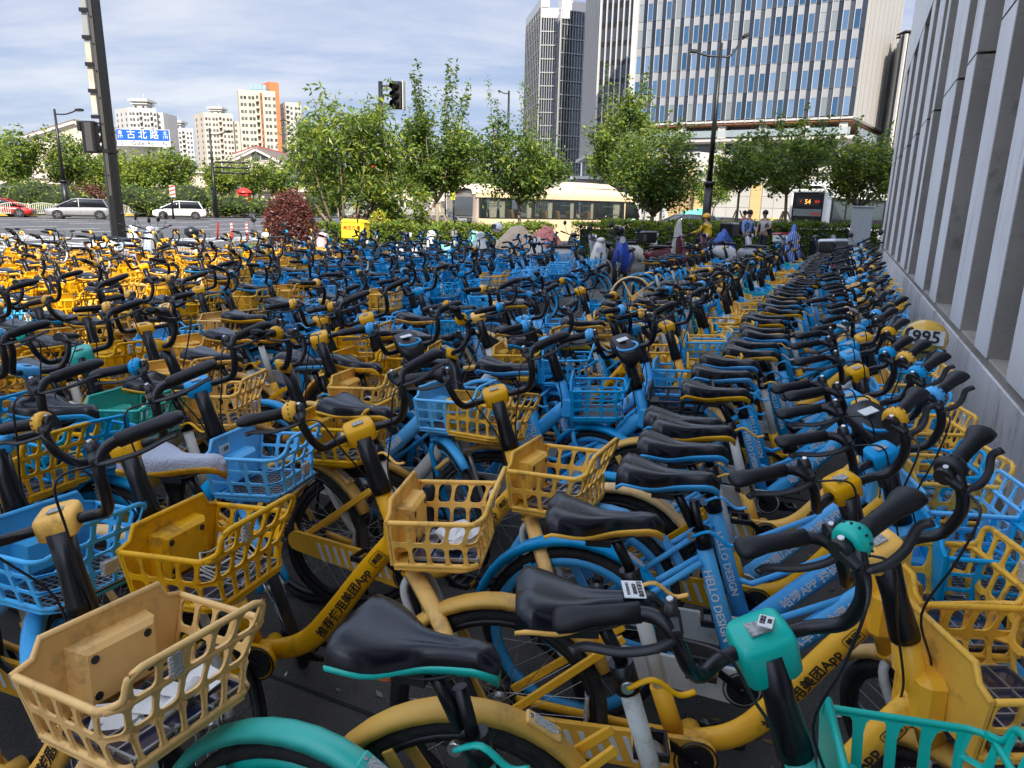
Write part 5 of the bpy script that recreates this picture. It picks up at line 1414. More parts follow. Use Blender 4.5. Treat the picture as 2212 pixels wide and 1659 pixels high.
put('red_lamp', MB().box((-.25, -.16, pz + .1), (.18, .01, .2)).mesh('red_lamp', mat('lit_red', (.5, .02, .01), .4, emis=(1, .04, .02, 2.0))), tl)

def lamp(label, u, vb, D, vt, arms, r=.10, name='street_lamp'):
    c = drop(u, vb, D); o = thing(name, label, 'street lamp', c); zt = atd(u, vt, D).z
    put('pole', MB().tube([(0, 0, 0), (0, 0, zt * .34)], [r * 1.6, r * 1.35], 10).tube([(0, 0, zt * .34), (0, 0, zt)], [r * .95, r * .5], 10).tube([(0, 0, zt * .33), (0, 0, zt * .35)], [r * 1.9, r * 1.9], 10).mesh('pole', PBL), o)
    for (ux, vx, va) in arms:
        e = atd(ux, vx, D) - c; s = Vector((0, 0, atd(u, va, D).z)); dxx = e.x - s.x
        m1 = s + Vector((dxx * .35, 0, (e.z - s.z) * .02 - .0)); m2 = s + Vector((dxx * .62, 0, (e.z - s.z) * .45)); e1 = e - Vector((dxx * .22, 0, (e.z - s.z) * .12))
        put('arm', MB().tube(cat_rom([s, m1, m2, e1], 5), r * .32, 7).mesh('arm', PBL), o)
        hdm = MB().beam(e1, e, .30 * r / .1, .10 * r / .1, bev=.03).mesh('lamp_head', PBL)
        l = put('lamp_head', hdm, o)
        put('lens', MB().beam(e1.lerp(e, .2) - Vector((0, 0, .065 * r / .1)), e.lerp(e1, .1) - Vector((0, 0, .065 * r / .1)), .2 * r / .1, .02).mesh('lens', mat('lamp_lens', (.6, .6, .58), .2)), l)
    return o
lamp('black street lamp with one curved arm, left of the silver car', 143, 438, 62, 236, [(178, 237, 247)], .17)
lamp('black street lamp with one curved arm in front of the cream tower', 465, 440, 72, 277, [(498, 284, 291)], .17)
lamp('black double armed street lamp in front of the large office tower', 1524, 488, 31, 92, [(1490, 111, 121), (1617, 75, 121)], .13)
lamp('short armed black lamp pole behind the tree with bare shoots', 1094, 460, 45, 196, [(1076, 197, 202)], .11)
lamp('thin dark lamp pole between the staked tree and the bare shoot tree', 1018, 455, 80, 300, [(1026, 304, 306)], .09)
lamp('thin dark lamp pole behind the left side of the large drooping tree', 634, 450, 100, 330, [(640, 334, 336)], .12)
# three arm gantry beside the second lamp
gc = drop(465, 440, 71.6); go = thing('sign_gantry', 'dark gantry of three horizontal arms reaching right from the second street lamp', 'sign gantry', gc)
for vv in (350, 361.5, 373): 
    a = atd(465, vv, 71.6); e = atd(538, vv, 71.6); put('arm', MB().cyl(a - gc, Vector((e.x, a.y, a.z)) - gc, .09, 8).mesh('arm', PBL), go)
put('post', MB().cyl((.0, 0, 0), (0, 0, atd(465, 345, 71.6).z), .12, 8).mesh('post', PBL), go)
# blank back of a road sign, yellow warning sign, red signal
def board(name, label, u0, u1, v0, v1, D, m, cat, post_u=None, yrot=0, stripes=None):
    c = drop((u0 + u1) / 2 if post_u is None else post_u, 460, D); o = thing(name, label, cat, c)
    a, e = atd(u0, v1, D), atd(u1, v0, D); z0, z1 = a.z, e.z; xc = (a.x + e.x) / 2 - c.x
    put('post', MB().cyl((0, .05, 0), (0, .05, z1 - .05), .05 if D < 60 else .09, 7).mesh('post', PBL), o)
    return o, xc, (z0 + z1) / 2, e.x - a.x, z1 - z0
o, xc, zc3, w_, h_ = board('road_sign', 'pale blank back of a road direction sign right of the staked tree', 960, 1003, 366, 402, 60, None, 'road sign', 980)
put('sign_back', MB().box((xc, -.02, zc3), (w_, .05, h_)).mesh('sign_back', WRN), o)
for k in (-.25, .25): put('stiffener', MB().box((xc, -.06, zc3 + k * h_), (w_, .03, .06)).mesh('stiffener', MUL), o)
o, xc, zc3, w_, h_ = board('warning_sign', 'fluorescent yellow warning sign behind the minibus tail', 974, 985, 408, 431, 46, None, 'road sign', 980)
yl = mat('fluorescent_yellow', (.70, .80, .02), .5)
put('sign_plate', MB().prism([(xc - .17, zc3 - .33), (xc + .17, zc3 - .33), (xc + .17, zc3 - .02), (xc, zc3 + .33), (xc - .17, zc3 - .02)], -.03, -.01).mesh('sign_plate', yl), o)
o, xc, zc3, w_, h_ = board('pedestrian_light', 'small pedestrian light showing red left of the yellow warning sign', 961, 974, 396, 424, 46, None, 'traffic light', 962)
put('housing', MB().box((xc, -.05, zc3), (.38, .25, h_), bev=.03).mesh('housing', PBL), o)
put('red_lamp', MB().box((xc + .03, -.19, zc3 + h_ * .2), (.26, .02, .3)).mesh('red_lamp', MAT['lit_red']), o)
put('white_plate', MB().box((xc + .03, -.19, zc3 - h_ * .25), (.26, .02, .26)).mesh('white_plate', WRN), o)
o, xc, zc3, w_, h_ = board('hazard_marker', 'white marker board with red diagonal stripes at the nose of the white car', 368, 377, 403, 423, 63, None, 'road sign', 373)
put('sign_plate', MB().box((xc, -.03, zc3), (.5, .04, 1.0)).mesh('sign_plate', WRN), o)
for k in range(3): put('red_stripe', MB().prism([(xc - .24, zc3 - .4 + k * .33), (xc + .24, zc3 - .25 + k * .33), (xc + .24, zc3 - .13 + k * .33), (xc - .24, zc3 - .28 + k * .33)], -.06, -.052).mesh('red_stripe', mat('red_print', (.55, .04, .02), .5)), o)
# red and white flexible posts
RDP = mat('red_flexible_plastic', (.68, .04, .02), .5); WHB = mat('white_band', (.75, .75, .73), .4)
for i, (u, vb, vt, ln, lab) in enumerate(((469, 505, 479, 6, 'leaning plain red flexible post in the road'), (501, 502, 476, 0, 'red and white flexible post between the leaning one and the bush'), (534, 500, 476, -1, 'red and white flexible post nearest the maroon bush'))):
    D = 33.5; c = drop(u, vb, D, -.115); o = thing('flexible_post', lab, 'bollard', c, 0, 'red flexible posts in the road'); o.rotation_euler = (0, R(ln), 0)
    put('post', MB().cyl((0, 0, 0), (0, 0, .78), .05, 10).mesh('post', RDP), o)
    put('foot', MB().cyl((0, 0, 0), (0, 0, .04), .11, 10).mesh('foot', DRK), o)
    if i:
        for z in (.36, .52, .66): put('white_band', MB().cyl((0, 0, z), (0, 0, z + .07), .053, 10).mesh('white_band', WHB), o)
# white fence with arched tops along the far side of the road
FW = mat('white_fence_paint', (.70, .70, .66), .5); YB = mat('yellow_base_paint', (.62, .42, .06), .6)
def fence(label, a0, a1, p, h, arch, rings, col, n_group, along=None):
    """panels each with posts, rails and pales, feet between"""
    root = thing('road_fence', label, 'fence', W(p, a0)); root.rotation_euler.z = -A + pi / 2   # local x runs along the street
    Lp = 2.4; n = int((a1 - a0) / Lp)
    pb = MB()
    P = [(Lp * i / 10, 0, h * .80 + arch * sin(pi * i / 10)) for i in range(11)]
    pb.tube(P, .035, 5); pb.box((Lp / 2, 0, .22), (Lp, .05, .07))
    if rings: pb.tube([(Lp * i / 10, 0, h * .80 - .10 + arch * .8 * sin(pi * i / 10)) for i in range(11)], .022, 4); pb.box((Lp / 2, 0, h * .62), (Lp, .04, .05))
    for i in range(1, 14):
        x = Lp * i / 14; pb.box((x, 0, (.22 + h * .80 + arch * sin(pi * i / 14)) / 2), (.05, .025, h * .80 + arch * sin(pi * i / 14) - .22))
    pm = pb.mesh('fence_panel', col); sm_ = MB().box((0, 0, h * .47), (.09, .09, h * .94)).mesh('post', col)
    ft = MB().prism([(-.5, 0), (-.3, .16), (.3, .16), (.5, 0)], -.2, .2).mesh('foot', YB if not rings else WRN)
    for k in range(n):
        put('fence_panel', pm, root, loc=(Lp * k, 0, 0)); put('post', sm_, root, loc=(Lp * k, 0, 0)); put('foot', ft, root, loc=(Lp * k, 0, 0))
    return root
fence('low white fence with arched pale panels behind the red and silver cars', 27, 66, -64.9, 1.15, .18, False, mat('cream_fence_paint', (.66, .66, .55), .5), None)
fence('taller white fence with round arched tops right of the white car', 59, 130, -61.8, 1.30, .32, True, FW, None)
gv = [W(-66.6, 24), W(-66.6, 60)]
leaf_volume('verge_hedge', 'low bright green strip of hedge behind the cream fence', gv, .9, .8, 3500, .22, (1, 3, 4, 3), LG, seed=9)
gv = [W(-66.2, 60), W(-66.2, 120)]
leaf_volume('verge_hedge', 'low green strip of hedge behind the arched white fence', gv, .8, .8, 3000, .24, (2, 4, 3, 2), LG, seed=10)
# red telephone kiosk, taxi shelter
c = drop(529, 440, 82); kq = thing('telephone_kiosk', 'red telephone kiosk across the road, left of the clipped shrub', 'kiosk', c)
rk = mat('red_kiosk_paint', (.55, .03, .02), .4)
put('kiosk_frame', MB().box((0, 0, 1.3), (1.1, 1.1, 2.6), bev=.03).mesh('kiosk_frame', rk), kq)
put('roof', MB().lathe([(.85, 2.6), (.8, 2.8), (.5, 3.0), (.1, 3.15), (.0, 3.2)], n=12).mesh('roof', rk), kq)
for s_ in (-1, 1): put('glass_pane', MB().box((s_ * .25, -.56, 1.5), (.4, .03, 1.6)).mesh('glass_pane', DKG), kq)
c = drop(10, 440, 72); kq = thing('bus_shelter', 'small grey roofed shelter at the far left edge behind the red car', 'shelter', c)
put('roof', MB().box((-1, 0, 2.75), (3.6, 2, .25), bev=.05).mesh('roof', GRC), kq)
for x in (-2.6, .6): put('post', MB().box((x, .6, 1.35), (.12, .12, 2.6)).mesh('post', GRC), kq)
put('back_pane', MB().box((-1, .75, 1.5), (3.2, .05, 1.9)).mesh('back_pane', WGL), kq)
c = drop(585, 440, 86); kq = thing('planter_wall', 'low tan arch topped wall right of the red kiosk', 'wall', c)
put('wall', MB().prism([(-1.6, 0), (-1.6, 1.5), (-1.2, 1.9), (1.2, 1.9), (1.6, 1.5), (1.6, 0)], 0, .4).mesh('wall', CRP), kq)
put('doorway', MB().box((.1, -.02, .7), (1.5, .05, 1.4)).mesh('doorway', mat('tan_recess', (.30, .20, .12), .8)), kq)
# ------------------------------------------------------------------ vehicles on the road
def paint(name, col, metal=.35): return mat(name, col, .28, metal=metal, coat=.8, namt=.03, nscale=2, dirt=(.12, .11, .10, .25), dscale=2, dthr=.66)
RIMM = mat('alloy_rim', (.35, .35, .36), .3, metal=.9)
CGL = mat('car_glass', (.008, .010, .013), .05, spec=.6)
PLT = mat('green_number_plate', (.45, .70, .55), .5); PLB = mat('blue_number_plate', (.05, .25, .65), .5)
HLT = mat('headlamp_glass', (.7, .72, .75), .1, metal=.3); TLT = mat('tail_lamp_red', (.35, .01, .01), .2)
def wheel_parts(root, x, y, r=.35, w=.22, rm=None):
    t = cached(('cw', r, w), lambda: MB().lathe([(r * .62, -w / 2), (r * .95, -w / 2), (r, -w * .3), (r, w * .3), (r * .95, w / 2), (r * .62, w / 2)], ax=(0, 1, 0), n=28).mesh('tyre', TYR))
    def rim():
        b = MB(); b.lathe([(r * .64, -w * .42), (r * .60, -w * .30), (r * .60, w * .30), (r * .64, w * .42)], ax=(0, 1, 0), n=28); b.lathe([(0, -w * .2), (r * .6, -w * .2)], ax=(0, 1, 0), n=28, mi=1)
        for s_ in (-1, 1):
            for k in range(5):
                a = 2 * pi * k / 5; b.beam((0, s_ * w * .38, 0), (cos(a) * r * .6, s_ * w * .40, sin(a) * r * .6), .06 if False else .03, .07)
        b.cyl((0, -w * .42, 0), (0, w * .42, 0), r * .13, 10)
        return b.mesh('rim', [rm or RIMM, DRK])
    q = put('wheel', t, root, loc=(x, y, r)); put('rim', cached(('cr', r, w), rim), q); return q
def car(label, loc, az, pm, L=4.7, Wd=1.9, Ht=1.65, kind='suv', plate=None, lamps=True, z=-.115):
    rz = R(90 - az); root = thing('parked_car' if False else 'car', label, 'car', (loc[0], loc[1], z), rz)
    hL = L / 2; gc_ = .22; bl = Ht * .60
    secs = []
    xs = [-hL, -hL + .08, -hL + .5, -L * .18, L * .12, hL - 1.1, hL - .35, hL - .06, hL]
    zb = [.42, .30, gc_, gc_, gc_, gc_, gc_, .30, .38]
    zt_ = [bl * .84, bl * .98, bl * 1.02, bl, bl * .98, bl * .96, bl * .86, bl * .76, bl * .62]
    ww = [.80, .90, .97, 1, 1, 1, .97, .88, .74]
    for x, a, t, w in zip(xs, zb, zt_, ww):
        h = Wd / 2 * w
        secs.append([Vector((x, y, z_)) for y, z_ in ((-h * .92, a), (-h, a + .15), (-h, (a + t) / 2 + .1), (-h * .95, t - .05), (-h * .86, t), (h * .86, t), (h * .95, t - .05), (h, (a + t) / 2 + .1), (h, a + .15), (h * .92, a))])
    put('body', MB().loft(secs).mesh('body', pm), root)
    # greenhouse
    x0, x1, x2, x3 = (-hL + .18, -hL + .65, L * .08, L * .24) if kind == 'suv' else (-hL + .75, -hL + 1.3, L * .06, L * .22)
    hw = Wd / 2
    def sec(x, zt2, wt): return [Vector((x, y, z_)) for y, z_ in ((-hw * .93, bl * .96), (-hw * wt, zt2 - .05), (-hw * wt * .9, zt2), (hw * wt * .9, zt2), (hw * wt, zt2 - .05), (hw * .93, bl * .96))]
    g = MB().loft([sec(x0, bl * 1.0 + .02, .92), sec(x1, Ht * .97, .78), sec(0, Ht, .80), sec(x2, Ht * .97, .78), sec(x3 + .55, bl * 1.0, .90)])
    cab = put('glasshouse', g.mesh('glasshouse', CGL), root)
    rf = MB().loft([[Vector((x, y, z_)) for y, z_ in ((-hw * w, zz - .03), (-hw * w * .85, zz + .03), (hw * w * .85, zz + .03), (hw * w, zz - .03))] for x, zz, w in ((x1 - .12, Ht * .965, .76), (0, Ht, .79), (x2 + .08, Ht * .965, .76))])
    put('roof', rf.mesh('roof', pm), root)
    for s_ in (-1, 1):
        for (xa, za, xb, zb2) in ((x0 + .1, bl, x1 - .05, Ht * .95), (x3 + .5, bl, x2 + .02, Ht * .95), (-.05, bl, -.05, Ht * .96)):
            put('pillar', MB().beam((xa, s_ * hw * .93, za), (xb, s_ * hw * .80, zb2), .05, .07).mesh('pillar', pm), root)
        put('mirror', MB().box((x3 + .35, s_ * (hw + .10), bl + .07), (.12, .2, .14), bev=.03).mesh('mirror', pm), root)
        put('sill', MB().box((0, s_ * hw * .985, .30), (L * .5, .05, .12), bev=.01).mesh('sill', DRK), root)
        for x in (-.55, .45): put('door_handle', MB().box((x, s_ * (hw + .01), bl * .82), (.2, .03, .035)).mesh('door_handle', RIMM), root)
        for x in (-.12, .88, -1.1): put('door_gap', MB().box((x, s_ * (hw * 1.0 + .001), bl * .62), (.012, .012, bl * .62)).mesh('door_gap', DRK), root)
        put('headlight', MB().box((hL - .16, s_ * hw * .62, bl * .74), (.16, .42, .09), bev=.02).mesh('headlight', HLT), root)
        put('tail_light', MB().box((-hL + .05, s_ * hw * .66, bl * .86), (.08, .42, .12), bev=.02).mesh('tail_light', TLT), root)
        for x in (-hL + .95, hL - .92):
            put('wheel_arch', MB().cyl((x, s_ * (hw * .55), .36), (x, s_ * (hw * 1.005), .36), .41, 22).mesh('wheel_arch', DRK), root)
            wheel_parts(root, x, s_ * (hw * .90), .345)
    put('grille', MB().box((hL - .02, 0, .48), (.08, Wd * .62, .20), bev=.02).mesh('grille', DRK), root)
    put('number_plate', MB().box((hL + .03, 0, .50), (.02, .44, .13)).mesh('number_plate', plate or PLT), root)
    put('number_plate', MB().box((-hL - .01, 0, .72), (.02, .44, .13)).mesh('number_plate', plate or PLT), root)
    return root
car('silver grey crossover car driving left in front of the cream fence', atd(172, 450, 61), 245, paint('silver_grey_paint', (.30, .30, .31)), plate=PLT, L=4.9, Ht=1.68)
car('red estate car cut by the left edge of the photo', atd(6, 450, 62), 70, paint('red_car_paint', (.48, .015, .012), .1), plate=PLB, L=4.6, Ht=1.55)
car('white crossover car with black nose behind the arched fence', atd(388, 450, 68), 248, paint('white_car_paint', (.72, .72, .70), 0), plate=PLB, L=4.6, Ht=1.66)
car('dark blue grey car parked in front of the green tarpaulin heap', atd(1478, 460, 46), 262, paint('blue_grey_car_paint', (.06, .08, .11), .3), L=4.6, Ht=1.60)
car('dark saloon car glimpsed low behind the yellow helmeted rider', atd(1560, 465, 47), 262, paint('dark_car_paint', (.03, .03, .03), .3), L=4.5, Ht=1.45, kind='saloon')
car('yellow green taxi glimpsed between the walking men and the bus', atd(1668, 465, 46), 262, paint('taxi_paint', (.50, .42, .05), .1), L=4.5, Ht=1.48, kind='saloon')
c = drop(1505, 470, 50, -.115); tp = thing('tarpaulin_heap', 'heap under a pale green tarpaulin behind the dark blue grey car', 'tarpaulin', c)
b = MB(); r_ = random.Random(3); secs = []
for i in range(13):
    t = i / 12; w = 1.25 * sin(pi * t) ** .55 + .02; hh = 2.0 * sin(pi * min(1, t * 1.05 + .0)) ** .7 * (.9 + .15 * r_.random()) + .03
    secs.append([Vector((-2.0 + 4.0 * t, w * cos(a) * (1 + .1 * r_.uniform(-1, 1)), hh * max(0, sin(a)) ** .8 * (1 + .07 * r_.uniform(-1, 1)))) for a in [pi * j / 12 for j in range(13)]])
b.loft(secs, closed=False, sm=False); put('tarpaulin', b.mesh('tarpaulin', mat('green_tarpaulin', (.12, .50, .34), .6, namt=.15, nscale=1.5)), tp)

# tan minibus
CUR = mat('cream_curtain', (.62, .62, .50), .8); STS = mat('tan_seat', (.42, .24, .12), .6)
TAN = mat('tan_bus_paint', (.66, .51, .34), .35, coat=.4, namt=.04, nscale=1.5, dirt=(.22, .17, .12, .35), dscale=1.2, dthr=.6)
TGL = mat('clear_bus_glass', (.03, .045, .045), .03, alpha=.30, spec=.7)
def minibus():
    pL, pR = drop(1024, 470, 30.4, -.115), drop(1388, 470, 35.0, -.115)
    d = (pR - pL); L = d.length; rz = atan2(d.y, d.x)
    root = thing('minibus', 'tan beige minibus with curtained windows and a roof air conditioner behind the hedge', 'bus', pL, rz)
    Wd, H0 = 2.05, 2.72; z0, zw0, zw1 = .34, 1.28, 2.14
    # local: x forward 0..L, y>0 far side (left), near side y=0
    def side(y, nm):
        s_ = 1 if y == 0 else -1
        b = MB(); b.box((L / 2 + .05, y, (z0 + zw0) / 2), (L - .25, .06, zw0 - z0)); put(nm, b.mesh(nm, TAN), root)
        b = MB(); b.box((L / 2 - .1, y, (zw1 + 2.32) / 2), (L - .35, .06, 2.32 - zw1)); put('cant_rail', b.mesh('cant_rail', TAN), root)
        fr = MB()
        xs = [.28, 1.55, 2.95, 4.0, 5.15, 6.25, L - 1.25]
        for x in xs: fr.box((x, y - s_ * .005, (zw0 + zw1) / 2), (.10, .05, zw1 - zw0))
        fr.box((L / 2 - .3, y - s_ * .006, zw0 + .02), (L - 1.6, .05, .05)); fr.box((L / 2 - .3, y - s_ * .006, zw1 - .02), (L - 1.6, .05, .05))
        put('window_surround', fr.mesh('window_surround', FRM), root)
        for i in range(len(xs) - 1):
            w = xs[i + 1] - xs[i] - .1
            q = put('window', MB().box((0, 0, 0), (w, .02, zw1 - zw0 - .08)).mesh('window', TGL), root, loc=((xs[i] + xs[i + 1]) / 2, y, (zw0 + zw1) / 2))
            put('slider_rail', MB().box((0, -.02 * s_, .18), (w * .5, .02, .025)).mesh('slider_rail', STL), q)
    side(0, 'side_panel'); side(Wd, 'side_panel')
    # roof shell with rounded shoulders
    secs = []
    for x, k, dz in ((.0, .80, -.16), (.12, .93, -.05), (.5, 1, 0), (L / 2, 1, .02), (L - 1.4, 1, -.02), (L - .75, .96, -.12), (L - .45, .88, -.22)):
        w = Wd / 2 + .03; cy = Wd / 2
        secs.append([Vector((x, cy + w * k * a, 2.30 + dz * .3 + (H0 - 2.30 + dz) * bb)) for a, bb in ((-1, 0), (-.97, .45), (-.85, .8), (-.5, .97), (0, 1), (.5, .97), (.85, .8), (.97, .45), (1, 0))])
    put('roof', MB().loft(secs, closed=False).mesh('roof', TAN), root)
    # tail
    def tail():
        b = MB(); secs = []
        for z, x, k in ((z0, .10, .97), (.6, .0, 1), (1.25, -.02, 1), (1.32, .02, .99), (2.2, .06, .97), (2.45, .14, .93)):
            secs.append([Vector((x + dx, Wd / 2 + k * yy * (Wd / 2 + .03), z)) for yy, dx in ((-1, .30), (-.97, .10), (-.85, .0), (.85, .0), (.97, .10), (1, .30))])
        b.loft(secs, closed=False); return b.mesh('tail_panel', mat('brown_grey_tail_paint', (.26, .21, .17), .3, coat=.5, dirt=(.10, .08, .06, .5), dscale=2))
    put('tail_panel', tail(), root)
    put('rear_window', MB().box((.015, Wd / 2, 1.76), (.05, Wd * .82, .80), bev=.02).mesh('rear_window', mat('reflecting_glass', (.12, .14, .15), .08, metal=.5)), root)
    q = put('name_strip', MB().box((-.035, Wd / 2, 1.18), (.03, Wd * .84, .24), bev=.01).mesh('name_strip', DRK), root)
    put('lettering', text_mesh('沪A07077D', .20, TXW, depth=.003), q, mtx=Matrix.Translation((-.055, Wd / 2, 1.18)) @ Matrix.Rotation(-pi / 2, 4, 'Z') @ Matrix.Rotation(pi / 2, 4, 'X'))
    put('emblem', MB().tube([(-.04, Wd / 2 + .12 * cos(a), .86 + .12 * sin(a)) for a in [2 * pi * k / 16 for k in range(16)]], .018, 5, closed=True).mesh('emblem', STL), root)
    for y in (.16, Wd - .16): put('tail_light', MB().box((-.02, y, .78), (.05, .16, .40), bev=.02).mesh('tail_light', TLT), root)
    put('rear_bumper', MB().box((-.02, Wd / 2, .42), (.22, Wd + .06, .22), bev=.05).mesh('rear_bumper', TAN), root)
    # nose
    b = MB(); secs = []
    for x, zt2, k in ((L - 1.15, 2.32, 1), (L - .75, 2.25, .99), (L - .35, 1.95, .97), (L - .12, 1.40, .95), (L - .02, 1.10, .92), (L, .7, .90), (L - .05, z0, .88)):
        secs.append([Vector((x, Wd / 2 + k * yy * (Wd / 2 + .025), z0 + (zt2 - z0) * zz)) for yy, zz in ((-1, 0), (-1, .5), (-.97, .9), (-.85, 1), (.85, 1), (.97, .9), (1, .5), (1, 0))])
    put('nose', b.loft(secs, closed=False).mesh('nose', TAN), root)
    put('windscreen', MB().loft([[Vector((x, Wd / 2 + yy * Wd * .47, z)) for yy in (-1, -.5, 0, .5, 1)] for x, z in ((L - .58, 2.20), (L - .32, 1.95), (L - .10, 1.42))], closed=False).mesh('windscreen', CGL), root)
    put('cab_door_window', MB().prism([(L - 1.10, 1.26), (L - 1.10, 2.12), (L - .62, 2.10), (L - .34, 1.75), (L - .22, 1.20), (L - .30, .72), (L - .62, .72), (L - .85, 1.1)], -.045, -.034).mesh('cab_door_window', CGL), root)
    put('route_card', MB().box((L - .72, -.055, 1.30), (.42, .01, .14)).mesh('route_card', mat('pale_green_card', (.45, .75, .68), .5)), root)
    put('side_lamp', MB().box((L - 1.5, -.05, .72), (.12, .03, .06)).mesh('side_lamp', mat('amber_lamp', (.75, .16, .02), .3)), root)
    put('floor', MB().box((L / 2, Wd / 2, z0 + .04), (L - .4, Wd - .1, .08)).mesh('floor', DRK), root)
    put('air_conditioner', MB().loft([[Vector((x, Wd / 2 + yy * .72 * k, H0 - .03 + zz * h)) for yy, zz in ((-1, 0), (-.92, .8), (-.8, 1), (.8, 1), (.92, .8), (1, 0))] for x, k, h in ((L * .50, .9, .08), (L * .53, 1, .24), (L * .66, 1, .25), (L * .80, 1, .22), (L * .85, .85, .06))], closed=False).mesh('air_conditioner', TAN), root)
    st = MB().box((0, 0, .0), (.42, .45, .12), bev=.04).beam((-.18, 0, 0), (-.32, 0, .68), .45, .12, bev=.04).mesh('seat', STS)
    for i, x in enumerate((1.3, 2.3, 3.3, 4.05, 4.7, 5.4, 6.4)):
        for y in (.42, Wd - .42): put('seat', st, root, loc=(x, y, .98))
    def cur(w):
        b = MB(); n = 14; b.loft([[Vector((w * (i / n - .5) * k, .03 * sin(i * 2.2), z)) for i in range(n + 1)] for z, k in ((.42, .8), (0.05, .9), (-.40, .75))], closed=False); return b.mesh('curtain', CUR)
    c1 = cur(.26); c2 = cur(.42)
    for x, m_ in ((.95, c2), (1.45, c2), (2.75, c1), (3.85, c1), (5.05, c1), (6.20, c1), (L - 1.55, c2)):
        for y in (.10, Wd - .10): put('curtain', m_, root, loc=(x, y, 1.72))
    put('grab_rail', MB().tube(cat_rom([(L - 2.2, .08, 1.30), (L - 2.1, .08, 1.5), (L - 1.5, .08, 1.52), (L - 1.35, .08, 1.3)], 4), .02, 6).mesh('grab_rail', STL), root)
    for x in (1.5, L - 1.75):
        for y in (.14, Wd - .14): put('wheel_arch', MB().cyl((x, y - .18 if y < 1 else y + .18, .40), (x, y, .40), .44, 20).mesh('wheel_arch', DRK), root); wheel_parts(root, x, y, .38, .24)
    return root, pL, rz
mb_root, mbp, mbr = minibus()
